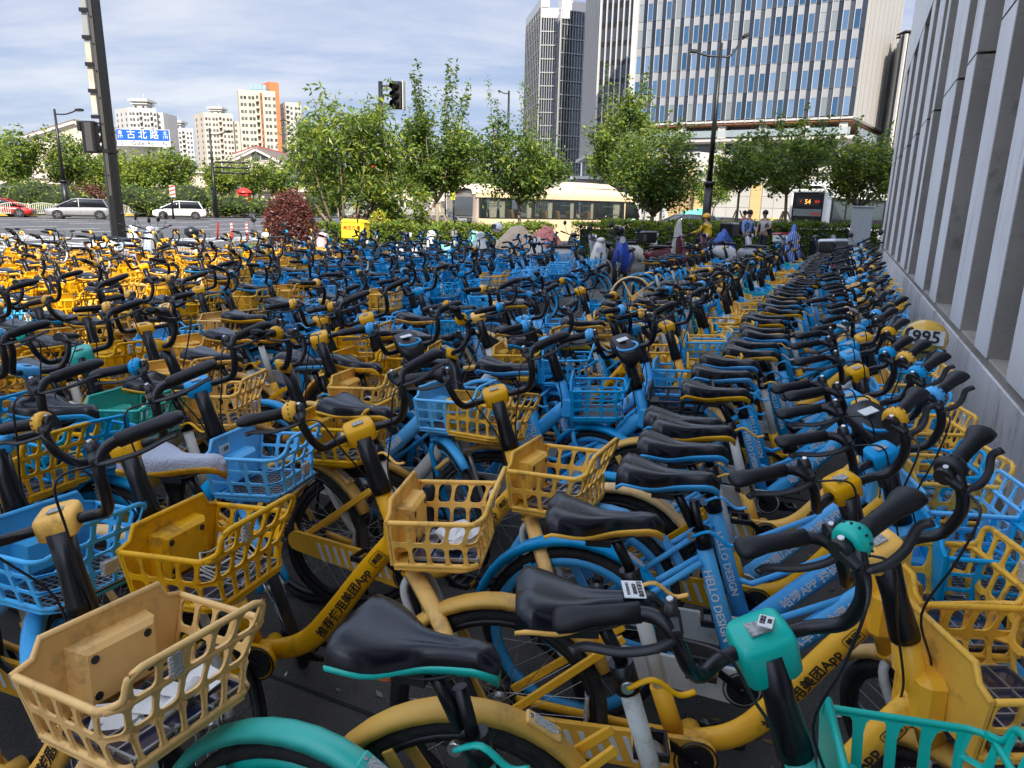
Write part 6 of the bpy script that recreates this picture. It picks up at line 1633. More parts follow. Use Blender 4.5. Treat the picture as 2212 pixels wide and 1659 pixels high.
# city bus number 54
def citybus():
    pL = drop(1700, 500, 40.2, -.115); pR = drop(1776, 500, 38.6, -.115); d = pR - pL; Wd = 2.45; rz = atan2(d.y, d.x)
    root = thing('city_bus', 'white and black city bus showing 54 in orange on its rear display', 'bus', pL, rz)
    Wd = d.length; H_ = 3.12; Lb = 11.0   # local x across the tail, y forward away from us
    WB = mat('white_bus_paint', (.70, .70, .68), .3, coat=.5, dirt=(.3, .28, .25, .3), dscale=1.2); BB = mat('black_bus_panel', (.004, .004, .005), .15, spec=.3)
    put('tail_frame', MB().box((.04, .25, 1.75), (.14, .5, 2.4), bev=.05).box((Wd - .04, .25, 1.75), (.22, .5, 2.4), bev=.05).box((Wd / 2, .25, 3.0), (Wd, .5, .2), bev=.06).mesh('tail_frame', WB), root)
    put('tail_panel', MB().box((Wd / 2, .16, 1.92), (Wd - .14, .2, 1.9), bev=.03).mesh('tail_panel', BB), root)
    put('rear_window', MB().box((Wd / 2, .05, 1.86), (Wd * .8, .03, .38), bev=.01).mesh('rear_window', mat('grey_reflecting_glass', (.16, .19, .18), .1, metal=.6)), root)
    put('lower_panel', MB().box((Wd / 2, .14, .72), (Wd, .28, .60), bev=.05).mesh('lower_panel', mat('silver_bus_paint', (.50, .52, .54), .35, metal=.2)), root)
    q = put('route_display', MB().box((Wd / 2, .045, 2.42), (Wd * .62, .02, .42)).mesh('route_display', DRK), root)
    LO = mat('lit_orange', (.8, .35, .05), .5, emis=(1, .42, .08, .6)); LRd = mat('lit_red_led', (.5, .03, .02), .5, emis=(1, .04, .02, .15))
    RX = Matrix.Rotation(pi / 2, 4, 'X')
    put('lettering', text_mesh('54', .34, LO, depth=.003, bold=.006), q, mtx=Matrix.Translation((Wd / 2 - .02, .03, 2.42)) @ RX)
    put('lettering', text_mesh('〈', .20, LRd, depth=.003, bold=.004), q, mtx=Matrix.Translation((Wd * .27, .03, 2.42)) @ RX)
    put('lettering', text_mesh('蔡驾', .15, LRd, depth=.003, bold=.004), q, mtx=Matrix.Translation((Wd * .76, .03, 2.42)) @ RX)
    put('notice', MB().box((Wd * .74, .035, 1.80), (.5, .01, .14)).mesh('notice', mat('red_notice', (.45, .06, .05), .5)), root)
    put('emblem', MB().tube([(Wd / 2 + .10 * cos(a), .05, 1.40 + .07 * sin(a)) for a in [2 * pi * k / 16 for k in range(16)]], .012, 5, closed=True).beam((Wd / 2 - .05, .05, 1.44), (Wd / 2, .05, 1.36), .01, .012).beam((Wd / 2 + .05, .05, 1.44), (Wd / 2, .05, 1.36), .01, .012).mesh('emblem', STL), root)
    for x in (.14, Wd - .14): put('tail_light', MB().box((x, -.01, .86), (.16, .04, .22), bev=.02).mesh('tail_light', TLT), root)
    put('roof', MB().loft([[Vector((Wd / 2 + a * Wd / 2 * k, y, 3.05 + zz)) for a, zz in ((-1, 0), (-.9, .12), (-.6, .2), (.6, .2), (.9, .12), (1, 0))] for y, k in ((.05, .86), (.3, 1), (3, 1.0), (Lb, 1))], closed=False).mesh('roof', WB), root)
    put('roof_fairing', MB().loft([[Vector((Wd / 2 + a * Wd * .42 * k, y, 3.22 + zz * h)) for a, zz in ((-1, 0), (-.93, .7), (-.8, 1), (.8, 1), (.93, .7), (1, 0))] for y, k, h in ((.1, .9, .05), (.4, 1, .28), (4, 1, .28), (4.3, .95, .05))], closed=False).mesh('roof_fairing', WB), root)
    for x, s_ in ((.03, -1), (Wd - .03, 1)):
        put('side_lower', MB().box((x, Lb / 2 + .25, .80), (.06, Lb - .5, .8)).mesh('side_lower', WB), root)
        put('side_glass', MB().box((x, Lb / 2 + .25, 1.95), (.05, Lb - .5, 1.5)).mesh('side_glass', BB), root)
        for k in range(7): 
            put('window', MB().box((x + s_ * .035, .75 + 1.5 * k + .7, 2.0), (.02, 1.3, .95)).mesh('window', mat('tinted_bus_window', (.05, .07, .07), .05, metal=.3)), root)
        put('cantrail', MB().box((x, Lb / 2 + .25, 2.86), (.06, Lb - .5, .38)).mesh('cantrail', WB), root)
    put('front', MB().box((Wd / 2, Lb, 1.7), (Wd, .3, 2.7), bev=.06).mesh('front', BB), root)
    for y in (2.6, 8.6):
        for x in (.16, Wd - .16):
            w = wheel_parts(root, x, y, .46, .28); w.rotation_euler = (0, 0, pi / 2)
citybus()
# ------------------------------------------------------------------ people
SKIN = mat('skin', (.44, .25, .17), .5, namt=.05); HAIR = mat('black_hair', (.012, .010, .009), .6, bump=.6, bscale=120)
def skin_mesh(name, verts, edges, radii, m, lvl=2, root=0):
    me = bpy.data.meshes.new(name); me.from_pydata(verts, edges, [])
    o = bpy.data.objects.new(name, me); C.objects.link(o)
    md = o.modifiers.new('s', 'SKIN'); 
    me.skin_vertices.new(name='') if not me.skin_vertices else None
    for i, r_ in enumerate(radii):
        sv = me.skin_vertices[0].data[i]; sv.radius = (r_, r_) if not isinstance(r_, tuple) else r_; sv.use_root = (i == root)
    sb = o.modifiers.new('b', 'SUBSURF'); sb.levels = lvl
    bpy.context.view_layer.update(); dg = bpy.context.evaluated_depsgraph_get()
    out = bpy.data.meshes.new_from_object(o.evaluated_get(dg)); out.materials.clear(); out.materials.append(m)
    out.polygons.foreach_set('use_smooth', [True] * len(out.polygons)); bpy.data.objects.remove(o); out.name = name
    return out
def chain(V, E, Rr, start, pts):
    prev = start
    for p, r_ in pts:
        V.append(p); Rr.append(r_); E.append((prev, len(V) - 1)); prev = len(V) - 1
    return prev
def hand(V, E, Rr, wrist, d, side, curl=.5):
    d = Vector(d).normalized(); s_ = Vector(side).normalized(); n_ = d.cross(s_)
    w = Vector(V[wrist]); palm = chain(V, E, Rr, wrist, [(tuple(w + d * .045), (.030, .016)), (tuple(w + d * .085), (.034, .014))])
    for k, (off, L) in enumerate(((-.03, .070), (-.010, .080), (.010, .075), (.028, .058))):
        a = w + d * .09 + s_ * off; q = d * cos(curl) + n_ * sin(curl); q2 = d * cos(curl * 2) + n_ * sin(curl * 2)
        chain(V, E, Rr, palm, [(tuple(a), .009), (tuple(a + q * L * .5), .0085), (tuple(a + q * L * .5 + q2 * L * .45), .007)])
    t = w + d * .035 - s_ * .03; chain(V, E, Rr, palm - 1, [(tuple(t - s_ * .008 + d * .01), .010), (tuple(t - s_ * .025 + d * .035), .0095), (tuple(t - s_ * .03 + d * .06 + n_ * .01), .008)])
def face(parent, hc, fwd, r=.105):
    """eyes, nose, mouth, ears on a head centred at hc that looks along fwd"""
    f = Vector(fwd).normalized(); s_ = Vector((0, 0, 1)).cross(f).normalized(); z = Vector((0, 0, 1)); hc = Vector(hc)
    EW = mat('eye', (.05, .03, .02), .2); LP = mat('lips', (.35, .13, .11), .5)
    for k in (-1, 1):
        put('eye', MB().ball(hc + f * r * .80 + s_ * k * .031 + z * .005, .010, 8, 6, 0, (1, 1, .6)).mesh('eye', EW), parent)
        put('ear', MB().ball(hc + s_ * k * r * .78 - z * .005, .028, 8, 6, 0, (.5, .35, 1)).mesh('ear', SKIN), parent)
        put('eyebrow', MB().beam(hc + f * r * .86 + s_ * k * .016 + z * .026, hc + f * r * .80 + s_ * k * .046 + z * .024, .008, .006).mesh('eyebrow', HAIR), parent)
    put('nose', MB().loft([[hc + f * (r * a) + s_ * y + z * zz for y in (-w, 0, w)] + [hc + f * r * .7 + z * zz] for a, w, zz in ((.84, .006, .012), (.99, .011, -.018), (.90, .015, -.032))]).mesh('nose', SKIN), parent)
    put('mouth', MB().ball(hc + f * r * .80 - z * .052, .022, 8, 5, 0, (1, 1, .28)).mesh('mouth', LP), parent)
def person(label, loc, face_az, arms, legs, shirt, trousers, hair=True, head_turn=0, torso_top=1.42, hip=.93, lean=0.0, cat='person', bag=None):
    o = thing('person', label, cat, loc, R(90 - face_az))      # local +x is where the figure faces
    V = [(0, 0, hip), (.0, 0, hip + .17), (.01 + lean * .5, 0, hip + .34), (.0 + lean, 0, torso_top - .03), (.01 + lean, 0, torso_top + .05), (.03 + lean, 0, torso_top + .11)]
    Rr = [(.15, .105), (.135, .10), (.155, .11), (.12, .085), (.052, .052), (.055, .055)]; E = [(0, 1), (1, 2), (2, 3), (3, 4), (4, 5)]
    hc = Vector((.045 + lean, 0, torso_top + .205)); hd = chain(V, E, Rr, 5, [(tuple(hc - Vector((0, 0, .035))), (.072, .078)), (tuple(hc + Vector((-.012, 0, .03))), (.082, .092)), (tuple(hc + Vector((-.015, 0, .085))), (.058, .062))])
    sl = MB()
    SV = [(0, 0, hip - .02), (0, 0, hip + .17), (.01 + lean * .5, 0, hip + .34), (lean, 0, torso_top - .02)]; SR = [(.168, .128), (.155, .12), (.175, .125), (.135, .10)]; SE = [(0, 1), (1, 2), (2, 3)]
    for s_, (sh, el, wr, sleeve) in zip((1, -1), arms):
        S0 = Vector((lean, s_ * .17, torso_top - .04)); 
        w = chain(V, E, Rr, 3, [(tuple(S0), .055), (tuple(Vector(el)), .042), (tuple(Vector(wr)), .028)])
        d = (Vector(wr) - Vector(el)); hand(V, E, Rr, w, d, d.cross(Vector((0, 0, 1)).lerp(Vector((0, s_, 0)), .3)), .5)
        if sleeve == 'long': chain(SV, SE, SR, 3, [(tuple(S0), .07), (tuple(Vector(el)), .056), (tuple(Vector(wr)), .040)])
        else: chain(SV, SE, SR, 3, [(tuple(S0), .072), (tuple(S0.lerp(Vector(el), .72)), .066)])
    LV = [(0, 0, hip + .06), (0, 0, hip - .03)]; LR_ = [(.158, .118), (.150, .115)]; LE = [(0, 1)]
    for s_, (kn, an) in zip((1, -1), legs):
        hp = Vector((0, s_ * .09, hip - .06))
        chain(V, E, Rr, 0, [(tuple(hp), .085), (tuple(Vector(kn)), .058), (tuple(Vector(an)), .040), (tuple(Vector(an) + Vector((.06, 0, -.04))), .035), (tuple(Vector(an) + Vector((.15, 0, -.055))), .03)])
        chain(LV, LE, LR_, 1, [(tuple(hp), .098), (tuple(Vector(kn)), .075), (tuple(Vector(an) + Vector((0, 0, .02))), .062)])
        put('shoe', MB().loft([[Vector(an) + Vector((x, yy * w_, -.085 + zz)) for yy, zz in ((-1, 0), (-.9, h), (.9, h), (1, 0))] for x, w_, h in ((-.07, .032, .07), (.0, .04, .09), (.10, .048, .055), (.17, .036, .03))]).mesh('shoe', DRK), o)
    put('body', skin_mesh('body', V, E, Rr, SKIN), o)
    put('shirt', skin_mesh('shirt', SV, SE, SR, shirt), o); put('trousers', skin_mesh('trousers', LV, LE, LR_, trousers), o)
    hf = Vector((cos(R(head_turn)), sin(R(head_turn)), -.08))
    face(o, hc, hf)
    if hair:
        b = MB(); b.ball(hc + Vector((-.022, 0, .038)), .108, 14, 10, 0, (1.0, .93, .92)); put('hair', b.mesh('hair', HAIR), o)
    return o, hc
BSH = mat('light_blue_shirt', (.25, .36, .70), .8, namt=.08, nscale=7, bump=.3, bscale=14); GSH = mat('pale_grey_polo', (.46, .45, .43), .8, namt=.08, nscale=7, bump=.3, bscale=14)
BTR = mat('black_trousers', (.02, .02, .024), .8); STRP = mat('black_strap', (.015, .015, .018), .6)
def straps(o, lean=0, top=1.42, y=.105):
    for s_ in (-1, 1):
        put('backpack_strap', MB().tube(cat_rom([(-.10 + lean, s_ * y, top - .10), (-.02 + lean, s_ * y, top + .035), (.09 + lean, s_ * y, top - .06), (.125 + lean * .7, s_ * (y + .01), top - .24), (.02, s_ * (y + .065), top - .42)], 4), .008, 6, ry=.025, up=(0, 1, 0)).mesh('backpack_strap', STRP), o)
def backpack(label, loc, az, colr, z=1.16):
    q = thing('backpack', label, 'backpack', loc, R(90 - az))
    put('bag_body', MB().loft([[Vector((-.16 - x, y, z + zz)) for x, y in ((0, -w), (d * .8, -w * .9), (d, -w * .6), (d, w * .6), (d * .8, w * .9), (0, w))] for zz, w, d in ((-.26, .12, .10), (-.2, .16, .17), (.0, .165, .19), (.16, .15, .16), (.24, .09, .08))]).mesh('bag_body', colr), q)
    put('bag_pocket', MB().box((-.35, 0, z - .09), (.06, .22, .2), bev=.02).mesh('bag_pocket', colr), q)
PM = thing
p1 = drop(1613, 520, 25.6); az1 = 250
arms1 = (((0,), (.02, .235, 1.17), (.20, .20, 1.03), 'long'), ((0,), (-.02, -.24, 1.16), (.06, -.25, .92), 'long'))
legs = (((.06, .10, .50), (.0, .11, .09)), ((.12, -.10, .50), (.05, -.11, .09)))
person('man in a light blue shirt and dark trousers walking beside the man in grey', p1, 150, arms1, legs, BSH, BTR)
straps([x for x in C.objects if x.name.startswith('person')][-1])
backpack('black backpack on the man in the light blue shirt', p1, 150, STRP)
put('cup', MB().cyl((.24, .19, 1.0), (.24, .19, 1.10), .035, 10).mesh('cup', DRK), None, loc=p1, rot=(0, 0, R(-60)))
cu = [x for x in C.objects if x.name == 'cup'][0]; cu['label'] = 'dark cup in the hand of the man in the light blue shirt'; cu['category'] = 'cup'
p2 = drop(1648, 520, 25.2)
arms2 = (((0,), (.06, .25, 1.16), (.27, .15, 1.10), 'short'), ((0,), (.0, -.25, 1.15), (.16, -.21, .95), 'short'))
o2, _ = person('man in a pale grey polo shirt wearing a backpack, facing the man in blue', p2, 225, arms2, legs, GSH, BTR, head_turn=10)
straps(o2); backpack('dark navy backpack worn by the man in the grey polo shirt', p2, 225, mat('navy_bag', (.02, .03, .06), .7))
put('lanyard', MB().tube([(.0, .05, 1.47), (.12, .02, 1.32), (.135, 0, 1.15)], .004, 5).tube([(.0, -.05, 1.47), (.12, -.02, 1.32), (.135, 0, 1.15)], .004, 5).box((.145, 0, 1.12), (.006, .06, .09)).mesh('lanyard', mat('grey_lanyard', (.2, .22, .25), .6)), o2)
# rider in yellow on a moped
p3 = drop(1528, 520, 24.6); YSH = mat('yellow_uniform', (.80, .50, .02), .7, namt=.08, nscale=6, bump=.3, bscale=12)
arms3 = (((0,), (.22, .26, .98), (.46, .22, .94), 'long'), ((0,), (.24, -.26, .98), (.48, -.20, .94), 'long'))
legs3 = (((.42, .12, .76), (.40, .12, .38)), ((.42, -.12, .76), (.40, -.12, .38)))
o3, hc3 = person('rider in a yellow uniform and yellow helmet sitting on a moped with a black box', p3, 318, arms3, legs3, YSH, mat('dark_grey_trousers', (.04, .04, .045), .8), hair=False, torso_top=1.25, hip=.78, lean=.08)
hm = MB().loft([[hc3 + Vector((x * k - .01, y * k, zz)) for x, y in [(cos(2 * pi * j / 14) * .135, sin(2 * pi * j / 14) * .118) for j in range(14)]] for k, zz in ((1.06, .0), (1.05, .03), (.98, .08), (.75, .125), (.40, .150), (.05, .157))])
put('helmet', hm.mesh('helmet', mat('yellow_orange_helmet', (.85, .42, .02), .35, coat=.5)), o3)
put('helmet_peak', MB().prism([(.09, -.09), (.19, -.05), (.20, .05), (.09, .09)], .03, .045, plane='xy').mesh('helmet_peak', DRK), o3, loc=hc3)
put('back_print', text_mesh('美团外卖', .055, TXB, depth=.001), o3, mtx=Matrix.Translation((-.125, 0, 1.09)) @ Matrix.Rotation(-pi / 2, 4, 'Z') @ Matrix.Rotation(pi / 2, 4, 'X'))
# someone in red behind the hedge
pr = drop(1604, 500, 33); RSH = mat('red_jacket', (.60, .04, .03), .7)
person('person in a red jacket half hidden behind the hedge and the walking men', pr, 90, (((0,), (.0, .25, 1.15), (.1, .24, .92), 'long'), ((0,), (.02, -.25, 1.15), (.12, -.23, .92), 'long')), legs, RSH, BTR)
# minibus passengers as seen through the panes
def passenger(label, xx, y, shirt):
    M = Matrix.Translation(mbp) @ Matrix.Rotation(mbr, 4, 'Z') @ Vector((xx, y, .42))
    person(label, M, 90 - math.degrees(mbr), (((0,), (.12, .24, .85), (.34, .16, .82), 'short'), ((0,), (.12, -.24, .85), (.34, -.16, .82), 'short')), (((.42, .10, .62), (.44, .10, .20)), ((.42, -.10, .62), (.44, -.10, .20))), shirt, BTR, torso_top=1.10, hip=.62)
passenger('passenger in a pale lime top seated in the middle of the minibus', 5.48, .45, mat('pale_lime_top', (.55, .62, .45), .8))
passenger('passenger in a dull red top seated in the minibus behind the tree with bare shoots', 4.12, .45, mat('dull_red_top', (.32, .06, .06), .8))
# ------------------------------------------------------------------ mopeds, electric scooters and covered machines along the hedge
CHR = STL
MCOL = {}
def mcol(n, c): return mat('moped_' + n, c, .3, coat=.6, namt=.05, dirt=(.12, .11, .09, .35), dscale=4, dthr=.62)
def moped(label, loc, az, col, box=None, mirrors=True, style='retro', lean=4, seat=True, rack=False, trim=None, group='mopeds along the hedge', steer=15):
    rz = R(90 - az); root = put('moped', None); root.matrix_world = Matrix.Translation(loc) @ Matrix.Rotation(rz, 4, 'Z') @ Matrix.Rotation(R(-lean), 4, 'X')
    root['label'] = label; root['category'] = 'moped'; root['group'] = group
    key = ('mp', style)
    wr = .24
    def wheelm():
        b = MB(); b.lathe([(wr * .62, -.04), (wr * .9, -.045), (wr, -.02), (wr, .02), (wr * .9, .045), (wr * .62, .04)], ax=(0, 1, 0), n=24); return b.mesh('tyre', TYR)
    def rimm():
        b = MB(); b.lathe([(wr * .64, -.035), (wr * .58, 0), (wr * .64, .035)], ax=(0, 1, 0), n=24); b.cyl((0, -.05, 0), (0, .05, 0), .05, 10)
        for k in range(5): b.beam((0, 0, 0), (cos(2 * pi * k / 5) * wr * .6, 0, sin(2 * pi * k / 5) * wr * .6), .03, .03)
        return b.mesh('rim', RIMM)
    for x in (-.58, .62):
        q = put('wheel', cached('mw', wheelm), root, loc=(x, 0, wr)); put('rim', cached('mr', rimm), q)
    S = Matrix.Translation((.42, 0, .9)) @ Matrix.Rotation(R(steer), 4, Vector((-.3, 0, 1))) @ Matrix.Translation((-.42, 0, -.9))
    # body
    def body():
        b = MB(); secs = []
        for x, zl, zh, w in ((-.82, .50, .60, .05), (-.72, .42, .68, .12), (-.45, .34, .72, .15), (-.15, .30, .70, .15), (.0, .26, .60, .13), (.06, .24, .36, .13)):
            secs.append([Vector((x, y * w, z)) for y, z in ((-.9, zl), (-1, (zl + zh) / 2), (-.8, zh - .02), (-.4, zh), (.4, zh), (.8, zh - .02), (1, (zl + zh) / 2), (.9, zl))])
        return b.loft(secs).mesh('rear_body', DRK)
    b = MB(); secs = []
    for x, zl, zh, w in ((-.82, .50, .60, .05), (-.72, .42, .68, .12), (-.45, .34, .72, .15), (-.15, .30, .70, .15), (.0, .26, .60, .13), (.06, .24, .36, .13)):
        secs.append([Vector((x, y * w, z)) for y, z in ((-.9, zl), (-1, (zl + zh) / 2), (-.8, zh - .02), (-.4, zh), (.4, zh), (.8, zh - .02), (1, (zl + zh) / 2), (.9, zl))])
    put('rear_body', b.loft(secs).mesh('rear_body', col), root)
    put('floorboard', cached('mf', lambda: MB().box((.18, 0, .27), (.46, .28, .07), bev=.02).mesh('floorboard', DRK)), root)
    b = MB(); secs = []
    for z, x, w, d in ((.24, .33, .15, .05), (.45, .38, .19, .07), (.70, .37, .17, .09), (.90, .33, .12, .09), (1.0, .32, .07, .07)):
        secs.append([Vector((x + a * d, y * w, z)) for a, y in ((-.4, -1), (.3, -.9), (1, -.45), (1.25, 0), (1, .45), (.3, .9), (-.4, 1), (-.1, 0))])
    put('front_shield', b.loft(secs).mesh('front_shield', col), root)
    put('front_fender', MB().loft([[Vector((.62 + cos(a) * (wr + h), y * .062, wr + sin(a) * (wr + h))) for y, h in ((-1, -.02), (-.8, .03), (0, .04), (.8, .03), (1, -.02))] for a in [R(20 + 14 * i) for i in range(10)]], closed=False).mesh('front_fender', trim or col), root, mtx=S)
    put('fork', cached('mk', lambda: MB().tube([(.44, .055, .75), (.62, .055, .24)], .018, 6).tube([(.44, -.055, .75), (.62, -.055, .24)], .018, 6).mesh('fork', DRK)), root, mtx=S)
    def bars():
        b = MB(); b.tube(cat_rom([(.22, .34, 1.03), (.30, .2, 1.0), (.34, 0, .98), (.30, -.2, 1.0), (.22, -.34, 1.03)], 4), .013, 7)
        for s_ in (-1, 1): b.tube([(.21, s_ * .36, 1.035), (.26, s_ * .25, 1.015)], .019, 8)
        for s_ in (-1, 1): b.tube([(.30, s_ * .26, 1.01), (.27, s_ * .36, 1.02)], .006, 5)
        return b.mesh('handlebar', DRK)
    put('handlebar', cached('mb', bars), root, mtx=S)
    hp = MB().ball((.36, 0, 1.0), .085, 12, 8, 0, (1.0, 1.1, .75)); put('handlebar_cowl', hp.mesh('handlebar_cowl', trim or col), root, mtx=S)
    hz = .80 if style == 'retro' else .98
    put('headlight', MB().cyl((.43, 0, hz), (.475, 0, hz), .065, 16).mesh('headlight', HLT), root, mtx=S if hz > .9 else Matrix())
    if seat:
        b = MB(); secs = []
        for x, w, h in ((-.70, .10, .03), (-.60, .14, .07), (-.3, .135, .08), (-.02, .10, .06), (.03, .06, .02)):
            secs.append([Vector((x, y * w, .715 + zz * h)) for y, zz in ((-1, 0), (-1, .6), (-.6, 1), (.6, 1), (1, .6), (1, 0))])
        put('seat', b.loft(secs).mesh('seat', SAD), root)
    put('tail_light', cached('mtl', lambda: MB().box((-.83, 0, .58), (.04, .14, .06), bev=.01).mesh('tail_light', TLT)), root)
    if mirrors:
        for s_ in (-1, 1):
            put('mirror', cached(('mm', s_), lambda: MB().tube(cat_rom([(.30, s_ * .20, 1.01), (.28, s_ * .28, 1.12), (.27, s_ * .30, 1.20)], 3), .006, 5).ball((.27, s_ * .31, 1.25), .058, 12, 8, 0, (.3, 1, 1)).mesh('mirror', DRK)), root, mtx=S)
    if box:
        bc, bw, bh, bd, lid = box
        put('top_box', MB().box((-.80, 0, .84 + bh / 2), (bd, bw, bh), bev=.05).mesh('top_box', bc), root)
        if lid: put('box_lid', MB().box((-.80, 0, .84 + bh * .86), (bd + .03, bw + .03, bh * .3), bev=.06).mesh('box_lid', lid), root)
    if rack or box: put('rear_rack', cached('mrr', lambda: MB().tube([(-.5, .1, .80), (-.95, .1, .82), (-.97, 0, .82), (-.95, -.1, .82), (-.5, -.1, .80)], .009, 6).tube([(-.75, .1, .80), (-.72, .08, .66)], .009, 6).mesh('rear_rack', DRK)), root)
    return root
def gp(u, D): return drop(u, 520, D)
WCR = mcol('cream_white', (.66, .65, .58)); BLM = mcol('black', (.006, .006, .008)); DRD = mcol('dark_red', (.12, .02, .03)); BLC = mcol('blue', (.01, .06, .42)); GRM = mcol('grey', (.25, .26, .27)); PNK = mcol('pink', (.66, .36, .36)); LBL = mcol('pale_blue', (.36, .45, .58)); TEM = mcol('pale_teal', (.15, .42, .42)); YLB = mat('yellow_delivery_box', (.78, .60, .02), .5, namt=.05)
WPL = mat('white_plastic', (.68, .69, .70), .4)
moped('cream white retro moped facing the camera beside the paved aisle', gp(1292, 15.6), 190, WCR, steer=-20)
moped('blue and black moped with a dark leg apron beside the cream one', gp(1346, 16.5), 200, BLC, style='mod', trim=BLM)
moped('black moped with a round mirror behind the cream moped', gp(1318, 19.3), 150, BLM)
moped('white step through moped with big spoked look wheel right of the blue moped', gp(1388, 20.0), 75, WCR, style='mod')
moped('dark red moped with a black top box behind the yellow bells', gp(1452, 18.3), 60, DRD, box=(BLM, .40, .30, .42, BLM))
moped('black moped with dark red panels left of the rider', gp(1490, 20.6), 110, DRD, style='mod', trim=BLM)
moped('black delivery moped under the rider in yellow', p3 - Vector((0, 0, 0)), 318, BLM, lean=0, box=(BLM, .50, .48, .50, None), style='mod', steer=0)
moped('white and black sports moped in front of the man in blue', gp(1590, 21.0), 95, WPL, style='mod', trim=BLM, mirrors=False)
moped('grey moped with black seat in front of the man in the grey polo', gp(1660, 19.6), 120, GRM, style='mod')
moped('black moped with a white and red top box, in the shade by the dark hedge', gp(1742, 20.5), 70, BLM, box=(WPL, .40, .28, .42, TLT))
moped('black moped with white round mirrors near the concrete building', gp(1800, 22.0), 215, BLM, style='mod')
moped('black moped with a black and white top box touching the concrete building', gp(1858, 15.6), 60, BLM, box=(BLM, .42, .30, .45, WPL))
moped('silver framed moped against the cabinet with a raised white handlebar', gp(1842, 25.5), 200, GRM, style='mod')
moped('pale blue and white moped standing right of the tall black pole', gp(300, 15.6), 120, LBL, style='mod', trim=WPL)
moped('dark grey moped carrying a hanging black helmet, left of the flexible posts', gp(372, 15.2), 290, GRM, style='mod')
moped('white fairing moped at the foot of the tall black pole', gp(256, 16.2), 100, WPL, style='mod')
moped('black moped with a cream seat panel at the left of the maroon bush', gp(596, 14.2), 200, BLM, trim=WCR)
moped('pink moped in front of the maroon bush', gp(664, 14.6), 120, PNK, style='mod')
moped('black moped between the pink moped and the yellow box', gp(750, 15.8), 100, BLM)
moped('moped carrying the bright yellow delivery box', gp(842, 15.9), 96, BLM, box=(YLB, .50, .45, .52, YLB), style='mod', mirrors=False)
moped('white moped below the hedge right of the yellow box', gp(900, 17.2), 110, WPL, style='mod')
moped('grey moped second right of the yellow box', gp(950, 17.6), 80, GRM)
moped('pale teal moped below the golden shrubs', gp(990, 17.8), 100, TEM, style='mod')
moped('white moped with a chrome mirror left of the beige cover', gp(1040, 17.4), 190, WPL, style='mod')
moped('black moped right of the pink flowered cover', gp(1218, 18.4), 150, BLM)
moped('grey moped at the gap in the hedge', gp(1245, 17.2), 95, GRM, style='mod', rack=True)
# covers and wraps
def cover(name, label, loc, az, L, h, w, m, seed, cat='cover', peak=.5):
    r = random.Random(seed); o = thing(name, label, cat, loc, R(90 - az)); b = MB(); secs = []
    N = 22; K = 26
    for i in range(N + 1):
        t = i / N; x = L * (t - .5); hh = h * (.55 + .45 * (1 - abs(t - peak) / max(peak, 1 - peak)) ** .9) * (max(0.0, sin(pi * t)) ** .22 + .02); q = []
        for j in range(K + 1):
            a = pi * j / K; ca, sa = cos(a), max(0.0, sin(a)); wr_ = 1 + .10 * sin(j * 2.7 + i * .9 + seed) * (1 - sa) + .03 * r.uniform(-1, 1)
            q.append(Vector((x + .03 * sin(j * 1.9 + seed), w * (abs(ca) ** .7) * (1 if ca > 0 else -1) * wr_ * (1.0 if t not in (0, 1) else .3) * (.6 + .4 * (1 - sa)), max(.015, hh * sa ** .65 * (1 + .04 * r.uniform(-1, 1))))))
        secs.append(q)
    b.loft(secs, closed=False); put('fabric', b.mesh('fabric', m), o); return o
BEI = mat('beige_fabric_cover', (.52, .40, .28), .85, namt=.08, bump=.4, bscale=12); PKF = mat('pink_flowered_cover', (.55, .20, .17), .8, namt=.5, nscale=18); GWF = mat('greyish_white_fabric', (.52, .51, .48), .8, namt=.1, bump=.4, bscale=12); BWF = mat('blue_white_striped_fabric', (.12, .22, .62), .8)
cover('moped_cover', 'beige fabric cover over a moped, in front of the hedge under the minibus', gp(1118, 16.8), 100, 1.7, 1.22, .42, BEI, 2)
cover('moped_cover', 'pink flowered cover over a moped right of the beige cover', gp(1178, 17.6), 80, 1.3, 1.22, .36, PKF, 3)
cover('moped_cover', 'small white sheet draped beside the pink flowered cover', gp(1162, 16.0), 150, .7, 1.0, .25, GWF, 4)
cover('rain_cape', 'pointed pale grey rain cape draped over a moped left of the rider', gp(1464, 19.4), 20, .5, 1.45, .17, GWF, 5, peak=.4)
q = cover('rain_cape', 'blue and white striped rain cape hanging on a handlebar in front of the dark hedge', gp(1712, 19.0), 100, .5, 1.32, .17, BWF, 6)
for k in range(7): put('white_stripe', MB().tube(cat_rom([(-.15 + .05 * k, -.10 - .02 * (k % 2), 1.22 - .04 * abs(k - 3)), (-.18 + .055 * k, -.17, .8), (-.2 + .06 * k, -.20, .35)], 4), .006, 4, ry=.012).mesh('white_stripe', WPL), q)
cover('seat_cover', 'blue plastic sheet on a moped behind the white and black sports moped', gp(1562, 22.5), 90, .9, 1.12, .26, mat('blue_plastic_sheet', (.03, .10, .40), .4, namt=.3), 8)
